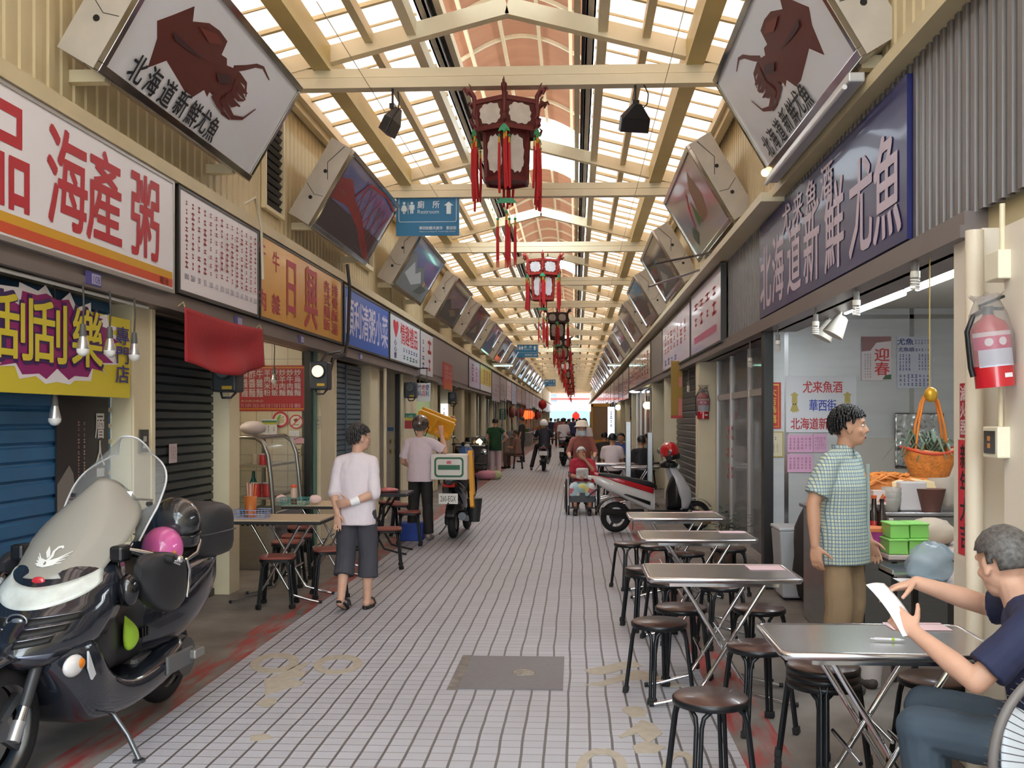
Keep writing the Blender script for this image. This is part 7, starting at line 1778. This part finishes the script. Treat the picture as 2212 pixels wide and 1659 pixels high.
r, j, HR, s = person('man in a checked shirt and khaki trousers standing by the steel tables, talking', heading(1.64, 6.2, f), 1.72, STAND,
    dict(rel=(-.07, -.27, 1.13), rwr=(-.04, -.31, .89), lel=(-.02, .23, 1.10), lwr=(.08, .22, .88), head=(.045, 0, 1.58), neck=(.0, 0, 1.43)), SKIN, plaid(), mat((150, 124, 94), .8, noise=.1, ns=5, bump=.2, bs=18), mat((60, 50, 44), .6), HBK, yaw=.42, pitch=-.03, face='open', loose=1.17, hem=-.17, collar=True, hairlen=-.42,
    hcfg={'r': dict(d=(.1, .0, -1), pn=(0, 1, 0), th=(1, 0, 0), curl=.45)})
MB().tube([V((.148, .02, 1.36)) * s, V((.150, .02, 1.2)) * s, V((.150, .02, 1.0)) * s, V((.152, .02, .80)) * s], .004, 6, flat=3).build('button_placket', mat((150, 164, 160), .8), r)
# the seated man in navy at the near table
f = (-.88, .47)
MN = heading(1.66, 3.52, f)
r, j, HR, s = person('seated man in a navy T-shirt and jeans holding a white paper over the table', MN, 1.72, SIT,
    dict(pelvis=(-.02, 0, .52), chest=(.03, 0, .80), neck=(.10, 0, 1.005), head=(.165, .0, 1.125), lsh=(.06, .185, .945), rsh=(.07, -.185, .955), lel=(.22, .27, .765), lwr=(.435, .12, .875), rel=(.25, -.26, .93), rwr=(.47, -.12, 1.015), lkn=(.42, .13, .54), rkn=(.44, -.13, .55), lan=(.36, .14, .09), ran=(.40, -.14, .09)),
    SKINP, mat((34, 40, 72), .8, noise=.08), mat((58, 72, 86), .8, noise=.15, ns=6, bump=.2, bs=14), mat((40, 40, 44), .6), HGR, yaw=-.75, pitch=.30, loose=1.10, belly=1.12, hairlen=-.5, vox=.005, locks=False,
    hcfg={'l': dict(d=(.75, -.45, .45), pn=(.0, -.9, -.3), th=(0, 0, 1), curl=.75), 'r': dict(d=(.9, .5, -.25), pn=(.1, .25, -1), th=(-.2, 1, 0), curl=.45)})
pa = MN @ (V((.52, .06, .94)) * s)
m = MB().grid(lambda u, v: V(((u - .5) * .10, (v - .5) * .235, .014 * sin(v * 3) + .006 * sin(u * 4))), 6, 10)
o = m.build('letter_paper', mat((246, 246, 250), .7), solid=.001); o.matrix_world = Matrix.Translation(pa) @ Matrix.Rotation(.55, 4, 'Z') @ Matrix.Rotation(.75, 4, 'X') @ Matrix.Rotation(.0, 4, 'Y')
tag(o, 'folded white paper held by the seated man in navy', 'paper')
place(st, 1.66, 3.5, .3, 'round stool the man in navy sits on')
# pedestal fan at the lower right corner
r = thing('pedestal_fan', 'grey pedestal fan with a round wire guard cut by the right frame edge', 'fan', (1.235, 2.56, 0))
FM = Matrix.Translation((0, 0, .80)) @ Matrix.Rotation(.35, 4, 'Z') @ Matrix.Rotation(pi / 2, 4, 'X')
G_ = mat((104, 98, 96), .5)
m = MB(); m.tube([(.23 * cos(t * pi / 24), .23 * sin(t * pi / 24), 0) for t in range(48)], .012, 8, closed=True, M=FM); m.build('guard_ring', G_, r)
m = MB()
for i in range(72):
    a = i * pi / 36; m.tube([(.04 * cos(a), .04 * sin(a), .05), (.15 * cos(a), .15 * sin(a), .045), (.225 * cos(a), .225 * sin(a), .012), (.23 * cos(a), .23 * sin(a), -.03)], .0014, 4, M=FM)
for q in (.10, .17): m.tube([(q * cos(t * pi / 20), q * sin(t * pi / 20), .047) for t in range(40)], .002, 4, closed=True, M=FM)
m.build('wire_guard', mat((84, 84, 88), .5, .4), r)
MB().cyl((0, 0, .04), (0, 0, .056), .05, n=24, M=FM).build('badge', G_, r)
for i in range(3):
    a = i * 2 * pi / 3
    MB().grid(lambda u, v: ((.03 + .17 * u) * cos(a + v * 1.5 + .3 * u), (.03 + .17 * u) * sin(a + v * 1.5 + .3 * u), -.02 + .03 * v), 8, 8, M=FM).build('blade', mat((210, 214, 222), .3), r, solid=.004)
MB().cyl((0, 0, -.05), (0, 0, -.18), .07, .055, 20, M=FM).build('motor', G_, r)
MB().cyl((.03, .12, .02), (.03, .12, .78), .016, n=12).build('pole', STEEL, r); MB().cyl((.03, .12, 0), (.03, .12, .025), .18, .16, 28).build('base', G_, r)

# wheelchair, its sitter, and the woman who pushes it
p = at_z(1258, 1112); WC = heading(p.x, p.y + .35, (0, -1))
r = thing('wheelchair', 'wheelchair with an elderly person, pushed towards the camera', 'wheelchair', M=WC)
for sg in (-1, 1):
    T = Matrix.Translation((-.10, sg * .28, .295)) @ Matrix.Rotation(pi / 2, 4, 'X'); m = MB()
    m.tube([(.28 * cos(t * pi / 18), .28 * sin(t * pi / 18), 0) for t in range(36)], .016, 8, closed=True, M=T); o = m.build('wheel', RUBBER, r)
    m = MB(); m.tube([(.24 * cos(t * pi / 18), .24 * sin(t * pi / 18), -.03 * sg) for t in range(36)], .008, 6, closed=True, M=T)
    for i in range(12): m.tube([(0, 0, 0), (.28 * cos(i * pi / 6), .28 * sin(i * pi / 6), 0)], .003, 4, M=T)
    m.build('spoke', STEEL, o)
    MB().cyl((.36, sg * .22, .08), (.36, sg * .25, .08), .08, n=20).build('caster', RUBBER, r)
    MB().tube([(-.42, sg * .22, .95), (-.30, sg * .22, .93), (-.26, sg * .22, .48), (-.2, sg * .22, .2)], .013, 8).tube([(-.26, sg * .22, .70), (.18, sg * .22, .70), (.22, sg * .22, .48), (-.24, sg * .22, .48)], .013, 8).tube([(.2, sg * .22, .48), (.36, sg * .22, .3), (.36, sg * .22, .1)], .012, 8).tube([(.22, sg * .2, .46), (.42, sg * .17, .14)], .012, 8).build('frame', mat((90, 92, 96), .3, .8), r)
    MB().box((.46, sg * .13, .13), (.13, .15, .02)).build('footrest', BLACK, r, bevel=.006); MB().box((0, sg * .22, .715), (.28, .05, .03)).build('armrest', BLACK, r, bevel=.008)
MB().box((0, 0, .47), (.42, .42, .05)).build('seat', BLACK, r, bevel=.012); MB().box((-.27, 0, .72), (.04, .42, .42)).build('backrest', BLACK, r, bevel=.012); MB().box((.40, 0, .30), (.03, .42, .16)).build('calf_strap', BLACK, r)
def floral():
    m = bpy.data.materials.new('flowered cloth'); m.use_nodes = True; nt = m.node_tree; b = nt.nodes['Principled BSDF']; N, Lk = nt.nodes.new, nt.links.new
    tc = N('ShaderNodeTexCoord'); v = N('ShaderNodeTexVoronoi'); v.inputs['Scale'].default_value = 9; Lk(tc.outputs['Object'], v.inputs['Vector'])
    rp = N('ShaderNodeValToRGB'); rp.color_ramp.interpolation = 'CONSTANT'; e = rp.color_ramp.elements
    e[0].color = (*lin((176, 206, 212)), 1); e[1].position = .52; e[1].color = (*lin((214, 206, 130)), 1)
    x = e.new(.68); x.color = (*lin((206, 120, 130)), 1); x = e.new(.82); x.color = (*lin((226, 226, 226)), 1)
    sp_ = N('ShaderNodeSeparateColor'); Lk(v.outputs['Color'], sp_.inputs[0]); Lk(sp_.outputs[0], rp.inputs[0]); Lk(rp.outputs[0], b.inputs['Base Color']); b.inputs['Roughness'].default_value = .85; return m
r, j, HR, s = person('elderly person in a red shawl and flowered skirt sitting in the wheelchair', WC, 1.56, SIT, dict(lel=(.16, .24, .78), lwr=(.17, .06, 1.02), head=(.08, -.02, 1.14), rwr=(.3, -.08, .70), lkn=(.40, .15, .50), rkn=(.40, -.15, .50)), SKIND, mat((176, 40, 60), .8), floral(), mat((40, 40, 46), .6), mat((206, 204, 204), .6), yaw=.1, leg='skirt', sleeve='half', vox=.010, hcfg={'l': dict(d=(.1, -.6, .5), pn=(-1, 0, 0), th=(0, 0, 1), curl=.6)})
o = MB().box((0, 0, .09), (.16, .22, .18)).build('hand_bag', mat((206, 200, 196), .6, noise=.4, ns=14), bevel=.03); o.matrix_world = WC @ Matrix.Translation((.26, .0, .62)); tag(o, 'pale striped bag on the lap of the elderly person', 'bag')
MW = heading(p.x + .0, p.y + 1.12, (0, -1))
BRK = mat((156, 92, 82), .8)
r, j, HR, s = person('woman in a brick-red top, cream hat and face mask pushing the wheelchair', MW, 1.60, STAND, dict(chest=(.04, 0, 1.2), neck=(.07, 0, 1.40), head=(.12, 0, 1.54), lsh=(.06, .17, 1.34), rsh=(.06, -.17, 1.34), lel=(.10, .26, 1.10), rel=(.10, -.26, 1.10), lwr=(.32, .23, 1.0), rwr=(.32, -.23, 1.0)), SKINP, BRK, mat((70, 60, 66), .8), mat((60, 56, 56), .6), mat((120, 76, 56), .6), sleeve='half', vox=.010, pitch=.1, loose=1.08)
MB().lathe([(.15, -.0), (.115, .03), (.108, .09), (.06, .12), (.002, .125)], HR @ Matrix.Translation((-.01, 0, .055)) @ Matrix.Rotation(-.15, 4, 'Y'), 22).build('hat', mat((226, 208, 186), .8), r)
MB().grid(lambda u, v: HR @ V((.10 - .05 * (2 * u - 1) ** 2, .07 * (2 * u - 1), -.005 - .09 * v + .0)), 10, 6).build('face_mask', mat((206, 222, 232), .7), r, solid=.004)
# rider in the white helmet
r, j, HR, s = person('person in a dark vest and white helmet riding the black scooter away', RID @ Matrix.Translation((-.30, 0, .30)), 1.70, SIT, dict(lwr=(.42, .30, .72), rwr=(.42, -.30, .72), lel=(.16, .30, .74), rel=(.16, -.30, .74), lkn=(.30, .24, .48), lan=(.10, .40, -.20), rkn=(.36, -.17, .48), ran=(.34, -.17, .10)), SKIN, mat((44, 46, 58), .7), mat((40, 40, 44), .8), mat((40, 36, 36), .6), None, face=False, vox=.012, hands=True)
helmet('helmet', 'round white helmet on the scooter rider', RID @ Matrix.Translation((-.30, 0, .30)) @ HR, mat((232, 230, 228), .2, coat=.6), R=.15)
# woman in green
p = at_z(1070, 1030)
r, j, HR, s = person('woman in a sleeveless green top and pale trousers, hand on the hip', heading(p.x, p.y, (.1, 1)), 1.66, STAND, dict(rel=(-.06, -.36, 1.16), rwr=(.05, -.19, 1.0), lel=(.03, .25, 1.12), lwr=(.16, .2, .98)), SKINP, mat((30, 74, 50), .8), mat((216, 190, 196), .8), mat((150, 140, 140), .6), HBK, face=False, vox=.012, sleeve='none', loose=1.1, hem=-.16)
crumple('shopping_bag', 'pink plastic bag of vegetables on the paving by the woman in green', 'bag', at_z(1053, 1036) + V((0, 0, .12)), (.34, .2, .13), mat((216, 150, 170), .5), .2, 16, 10)
crumple('shopping_bag', 'pale green vegetable bag on the paving at the feet of the woman in green', 'bag', at_z(1072, 1036) + V((0, 0, .12)), (.16, .16, .13), mat((190, 200, 150), .5), .2, 14, 8)
# further people, small
far = []
def far_person(label, x, y, f, h, J0, top, bot, sleeve='short', J={}, hair=HBK, vox=.016, group=None, **k):
    r, *_ = person(label, heading(x, y, f), h, J0, J, SKIN, mat(top, .8), mat(bot, .8), mat((40, 38, 38), .6), hair, face=False, vox=vox, hands=False, sleeve=sleeve, group=group, **k); return r
fx = lambda px, y: at_y(px, 905, y).x
w1 = far_person('person in white with a shoulder bag walking away down the middle', fx(1217, 39), 39, (0, 1), 1.68, STAND, (222, 212, 216), (70, 70, 84))
crumple('shoulder_bag', 'dark shoulder bag of the person in white walking down the middle', 'bag', (fx(1217, 39) + .24, 39.02, .95), (.07, .16, .14), mat((48, 52, 60), .7), .1, 12, 8)
w2 = far_person('person in a white shirt standing just behind the woman with the mask', fx(1262, 29.5), 29.5, (.1, 1), 1.66, STAND, (226, 218, 222), (60, 60, 66))
s1 = far_person('person in a pale shirt sitting with the back to us at the right-hand tables', fx(1322, 21.6), 21.6, (.15, 1), 1.74, SIT, (212, 196, 196), (50, 48, 54))
s2 = far_person('person in black sitting at the right-hand tables, near the steel posts', fx(1388, 20.5), 20.5, (-.3, 1), 1.7, SIT, (34, 34, 38), (46, 52, 66))
s3 = far_person('person in a blue shirt sitting behind the pale-shirted sitter', fx(1345, 24.5), 24.5, (-.6, -1), 1.7, SIT, (56, 76, 150), (50, 50, 54))
s4 = far_person('person in grey sitting beyond the person in black', fx(1400, 23.5), 23.5, (-1, -.5), 1.68, SIT, (120, 124, 130), (50, 50, 54))
s5 = far_person('person in a dark top sitting left of the pale-shirted sitter', fx(1304, 26.2), 26.2, (.3, 1), 1.7, SIT, (54, 52, 50), (44, 44, 46))
s6 = far_person('woman in a brown flowered dress sitting at the left row stalls', fx(1119, 33), 33, (-.9, .4), 1.66, SIT, (124, 92, 80), (96, 76, 70))
w3 = far_person('person in black standing by the left stalls behind the flowered dress', fx(1127, 38), 38, (-1, .3), 1.7, STAND, (44, 46, 52), (44, 44, 50))
for q, sr in ((s1, (fx(1322, 21.6), 21.6)), (s2, (fx(1388, 20.5), 20.5)), (s3, (fx(1345, 24.5), 24.5)), (s4, (fx(1400, 23.5), 23.5)), (s5, (fx(1304, 26.2), 26.2))):
    place(st, sr[0], sr[1], .2, 'round stool under ' + {s1: 'the pale-shirted sitter', s2: 'the sitter in black', s3: 'the sitter in blue', s4: 'the sitter in grey', s5: 'the sitter in the dark top'}[q])
place(st2, fx(1119, 33), 33, 0, 'stool under the woman in the flowered dress')
crowd = [far_person('person in navy in the far crowd, nearest of the group', fx(1238, 55), 55, (0, 1), 1.7, STAND, (54, 60, 96), (50, 52, 60), vox=.02), far_person('person in grey in the far crowd beside the one in navy', fx(1228, 60), 60, (.2, 1), 1.64, STAND, (130, 124, 128), (60, 56, 60), vox=.02), far_person('person in dusty red in the far crowd', fx(1205, 58), 58, (0, -1), 1.66, STAND, (150, 96, 96), (56, 54, 60), vox=.02)]
nm = ['navy', 'grey', 'dusty red']
for i, (px, y) in enumerate(((1190, 64), (1246, 70), (1213, 74), (1252, 62), (1199, 82), (1231, 88), (1221, 96), (1257, 84), (1240, 104), (1207, 100))):
    k = i % 3; dup(crowd[k], (fx(px, y), y, 0), label='person in %s in the far crowd, %s of those in that colour' % (nm[k], ORD[i // 3 + 1]), group='crowd far down the arcade')
# tables, posts and stalls in the middle distance on the right
for i, (px, y) in enumerate(((1330, 20.4), (1372, 19.0))):
    dup(steel_tabs[0], (fx(px, y), y, 0), 0, ['steel folding table before the pale-shirted sitter', 'steel folding table before the sitter in black'][i])
r = thing('steel_post', 'slim brushed steel post in front of the right-hand sitters', 'post', (fx(1357, 18.2), 18.2, 0)); MB().box((0, 0, .8), (.10, .10, 1.6)).build('shaft', STEELB, r, bevel=.01); MB().box((0, 0, .01), (.18, .18, .02)).build('base', STEEL, r)
r = thing('steel_post', 'second brushed steel post, right of the sitter in black', 'post', (fx(1404, 18.6), 18.6, 0)); MB().box((0, 0, .7), (.10, .10, 1.4)).build('shaft', STEELB, r, bevel=.01); MB().box((0, 0, .01), (.18, .18, .02)).build('base', STEEL, r)
# ================================================================ life further down the arcade
def fill(side, X, y0, y1, kind, i):
    sg = 1 if side == 'L' else -1; nm = 'left' if side == 'L' else 'right'; n_ = (ORD + ['last'])[min(i, 16)]
    if kind == 'shutter':
        shutter('roller_shutter', side, X - sg * .02, y0, y1, 0, 2.48, random.choice([(92, 96, 100), (70, 76, 82), (120, 116, 112), (64, 80, 96)]), .11, 'closed roller shutter, %s closed one far along the %s row' % (n_, nm))
    elif kind == 'panel':
        r = thing('shop_window', 'dim glazed shop window, %s one far along the %s row' % (n_, nm), 'shop window', (X, (y0 + y1) / 2, 0)); d = (y1 - y0) / 2
        MB().bx((-.03, -d, 0), (.03, d, .5)).build('sill_panel', mat((150, 140, 130), .6), r); MB().bx((-.01, -d, .5), (.01, d, 2.48)).build('pane', mat((66, 74, 78), .15, coat=.5), r)
        for t in (-d, -d / 3, d / 3, d - .06): MB().bx((-.04, t, 0), (.04, t + .06, 2.48)).build('mullion', AL, r)
    else:
        c = random.choice([(150, 60, 50), (196, 150, 70), (90, 110, 120), (170, 160, 150), (70, 90, 80)])
        r = thing('market_stall', 'small market stall with %s goods, %s stall far along the %s row' % ({(150, 60, 50): 'red', (196, 150, 70): 'ochre', (90, 110, 120): 'blue-grey', (170, 160, 150): 'pale', (70, 90, 80): 'green'}[c], n_, nm), 'stall', (X + sg * .25, (y0 + y1) / 2, 0)); d = (y1 - y0) / 2 - .2
        MB().bx((-.3, -d, 0), (.3, d, .8)).build('counter', mat(random.choice([(150, 150, 150), (120, 100, 84), (176, 170, 160)]), .5, noise=.1), r, bevel=.01)
        MB().bx((-.33, -d - .03, .8), (.33, d + .03, .83)).build('worktop', STEEL, r)
        for q in range(5): MB().box((random.uniform(-.15, .15), -d + .2 + (2 * d - .4) * q / 4, .83 + .1), (.3, .35, .2)).build('goods', mat(tuple(max(0, min(255, v + random.randint(-40, 40))) for v in c), .6), r, bevel=.02)
        for t in (-d, d): MB().cyl((sg * .25, t, .83), (sg * .25, t, 2.3), .015, n=8).build('post', STEEL, r)
cnt = {}
def run(side, X, edges):
    for a, b in zip(edges, edges[1:]):
        k = random.choice(['shutter', 'panel', 'stall', 'stall']); cnt[(side, k)] = cnt.get((side, k), -1) + 1
        if b - .36 - a > 1: fill(side, X, a + .03, b - .39, k, cnt[(side, k)])
run('L', -3.36, [29.05, 32.36] + PL[1:22]); run('R', 1.98, PR[:22])
fill('R', 2.0, 26.4, 32.3, 'panel', 15)
# lamps: greenish tubes across the eaves, warm bulbs, red lanterns
for x0, x1, y, lb in ((fx(1066, 37), fx(1108, 37), 37, 'greenish-white fluorescent tube on the left eave, over the far stalls'), (fx(1312, 37), fx(1350, 37), 37, 'greenish-white fluorescent tube on the right eave, over the far stalls')):
    z = at_y(1200, 790, y).z; tube_lamp('fluorescent_lamp', lb, (x0, y, z), (x1, y, z), 1, 9, col=(176, 246, 220))
def glow(px, py, y, rad, col, st_, label, name='light_bulb'):
    p = at_y(px, py, y); r = thing(name, label, 'lamp', p)
    MB().ell((0, 0, 0), rad, n=16, k=10).build('globe', mat(col, .4, emit=st_), r); MB().cyl((0, 0, rad[2] if isinstance(rad, tuple) else rad), (0, 0, .16 + (rad[2] if isinstance(rad, tuple) else rad)), .02, n=8).build('socket', DARKM, r)
    MB().cyl((0, 0, .15), (0, 0, max(.3, 2.48 - p.z)), .006, n=5).build('cord', DARKM, r)
glow(1397, 876, 27.5, .10, (255, 236, 170), 9, 'bright warm bulb by the far cream pillar on the right')
glow(1409, 877, 27.9, .08, (255, 236, 190), 9, 'smaller warm bulb right beside the bright one')
glow(1335, 880, 43.5, .12, (255, 236, 190), 8, 'warm bulb under the right fascia, further down')
glow(1371, 846, 31, (.16, .05, .04), (230, 240, 255), 9, 'cool white lamp under the right fascia above the warm bulbs')
glow(1400, 845, 29, (.16, .05, .04), (230, 240, 255), 9, 'second cool white lamp under the right fascia')
def redlan(p, R_, label, top, em=0, col=(190, 36, 40)):
    r = thing('paper_lantern', label, 'lantern', p)
    m = MB(); m.lathe([(R_ * .35, -R_), (R_ * .85, -R_ * .6), (R_, 0), (R_ * .85, R_ * .6), (R_ * .35, R_)], n=22); m.build('shade', mat(col, .6, emit=em), r)
    MB().cyl((0, 0, R_), (0, 0, R_ + .04), R_ * .4, n=16).cyl((0, 0, -R_), (0, 0, -R_ - .04), R_ * .4, n=16).build('cap', mat((190, 140, 60), .4), r)
    MB().cyl((0, 0, -R_ - .04), (0, 0, -R_ - .3), .03, n=8).build('tassel', mat((170, 30, 36), .7), r); MB().cyl((0, 0, R_), (0, 0, top - p.z), .01, n=5).build('cord', DARKM, r)
redlan(at_y(1172, 874, 60.7), .26, 'big red paper lantern hung from a beam, far along the arcade', 5.06)
redlan(at_x(1137, 896, -3.14), .27, 'glowing orange lantern, left of a lit pair at the left stalls', 2.5, 2.2, (255, 90, 40)); redlan(at_x(1146, 896, -3.14), .28, 'glowing orange lantern, right of a lit pair at the left stalls', 2.5, 2.2, (255, 90, 40))
redlan(at_x(1106, 890, -3.14), .26, 'dull brown-red lantern left of the glowing pair', 2.5, 0, (130, 60, 50)); redlan(at_x(1123, 892, -3.14), .24, 'dull red lantern close beside the glowing pair', 2.5)
redlan(at_x(1160, 898, -3.14), .3, 'small dull red lantern right of the glowing pair', 2.5)
redlan(at_y(1244, 899, 80.9), .3, 'bright red lantern far off above the crowd', 5.06, 1.0, (255, 60, 50)); redlan(at_x(1290, 900, 1.9), .3, 'glowing orange lantern at the right stalls', 2.51, 2.0, (255, 110, 40))
sb = board('light_box_sign', 'tall lit white sign standing on the right, behind the seated people', 'sign', fr('F', fx(1313, 30), 30, at_y(1313, 945, 30).z), .20, .92, mat((226, 240, 255), .4, emit=1.6), [('d', .04, .3, .16, .8, 1, 4, (150, 130, 190))], .08)
MB().bx((.07, .02, -at_y(1313, 945, 30).z), (.13, .06, 0)).bx((-.05, -.1, -at_y(1313, 945, 30).z), (.25, .2, -at_y(1313, 945, 30).z + .03)).build('stand', DARKM, sb)
r = thing('yellow_booth', 'yellow-framed stall front lit from inside, far along the right', 'booth', (fx(1298, 45), 45, 0))
for a, b in (((-.45, 0, .6), (-.35, .1, 2.3)), ((.35, 0, .6), (.45, .1, 2.3)), ((-.45, 0, 2.2), (.45, .1, 2.35)), ((-.45, 0, .0), (.45, .1, .7))): MB().bx(a, b).build('frame', mat((206, 150, 50), .5), r)
MB().bx((-.35, .06, .7), (.35, .08, 2.2)).build('backing', mat((150, 120, 90), .5), r)
for px, X, lb in ((1352, 1.86, 'dark green hanging street sign among the right stalls'), (1079, -3.2, 'dark green notice board at the left stalls, over the woman in green')):
    p = at_x(px, 905, X); hb = board('hanging_board', lb, 'sign', fr('F', p.x, p.y, 1.62), .26, .46, mat((40, 92, 80), .5), [('d', .03, .04, .23, .42, 1, 4, (150, 180, 170))], .03)
    MB().bx((.04, .0, .46), (.055, .02, .89)).bx((.2, .0, .46), (.215, .02, .89)).build('hanger', DARKM, hb)
# stalls and carts beside the woman in green
r = thing('food_cart', 'dark food cart with pots behind the blue scooter', 'cart', (-2.92, 28.05, 0))
MB().bx((-.4, -.7, .25), (.4, .7, .9)).build('body', mat((66, 62, 60), .5, noise=.2), r, bevel=.02); MB().bx((-.44, -.74, .9), (.44, .74, .93)).build('worktop', STEEL, r)
for q in (-.4, 0, .4): MB().lathe([(.14, .93), (.15, 1.12), (.145, 1.13)], Matrix.Translation((0, q, 0)), 18).build('pot', mat((90, 88, 86), .35, .7), r)
for q in (-.5, .5): MB().cyl((.30, q, .16), (.36, q, .16), .16, n=20).build('wheel', RUBBER, r)
MB().lathe([(.05, .94), (.1, 1.02), (.02, 1.1)], Matrix.Translation((.25, -.5, 0)), 12).build('lamp_glow', mat((255, 214, 140), .4, emit=4), r)
# windows and louvre high on the left wall, cables
r = thing('louvre_panel', 'dark louvred vent high on the left wall, between the first two light boxes', 'vent', (-3.26, 10.6, 4.5))
m = MB()
for i in range(14): m.bar((0, -.28, -.55 + .085 * i), (0, .28, -.55 + .085 * i), .02, .05, up=(.6, 0, 1))
m.bx((-.03, -.3, -.6), (-.02, .3, .6)); m.build('slats', mat((44, 42, 40), .5), r)
MB().bx((-.02, -.34, -.64), (.03, -.3, .64)).bx((-.02, .3, -.64), (.03, .34, .64)).bx((-.02, -.3, .6), (.03, .3, .64)).bx((-.02, -.3, -.64), (.03, .3, -.6)).build('frame', CREAM, r)
for y0_, lb in ((4.6, 'dark framed window high on the left wall, nearest the camera'), (15.2, 'dark framed window high on the left wall, beyond the second light box')):
    r = thing('high_window', lb, 'window', (-3.265, y0_, 4.35)); MB().bx((-.02, -.45, -.3), (0, .45, .3)).build('pane', mat((40, 42, 44), .2, coat=.4), r)
    MB().bx((-.02, -.5, -.36), (.06, .5, -.3)).bx((-.02, -.5, .3), (.06, .5, .36)).bx((-.02, -.5, -.3), (.06, -.45, .3)).bx((-.02, .45, -.3), (.06, .5, .3)).build('frame', CREAM, r)
tag(MB().tube([(-3.04, 9.0, 3.62), (-3.03, 9.3, 3.75), (-3.02, 9.45, 3.5), (-3.02, 9.5, 3.0)], .014, 6).build('loose_cable', mat((206, 196, 170), .5)), 'cream cable looping down beside the red-lettered menu sign', 'cable')
tag(MB().tube([(-3.02, 13.06, 3.7), (-2.99, 13.08, 3.4), (-3.02, 13.1, 2.7), (-3.04, 13.0, 2.5), (-3.1, 12.6, 2.42), (-3.12, 12.5, 2.2)], .022, 8).build('black_cable', mat((44, 42, 42), .5)), 'thick dark cable running down between the ochre and the blue signs', 'cable')
r = thing('tube_lamp_batten', 'grey unlit tube batten under the right-hand squid light box', 'lamp', (1.70, 7.4, 3.72)); MB().bx((-.05, -1.3, -.03), (.05, 1.3, .03)).build('body', mat((190, 190, 192), .35, .3), r, bevel=.01); MB().cyl((-.06, -1.25, -.045), (-.06, 1.25, -.045), .016, n=10).build('tube', WHITE, r)
o = MB().ell((0, 0, 0), .035, n=12, k=8).build('spot_bulb', mat((255, 190, 110), .3, emit=8), loc=(1.70, 9.02, 3.86)); tag(o, 'small orange lit spot bulb at the far corner of the right squid box', 'bulb')
for a, b, lb in (((1.72, 12.3, 3.7), (.95, 11.9, 3.5), 'thin steel rod tying the right light boxes, upper'), ((1.72, 13.4, 3.66), (.98, 13.2, 3.4), 'thin steel rod tying the right light boxes, lower')):
    tag(MB().cyl(a, b, .014, n=8).build('tie_rod', STEEL), lb, 'rod')
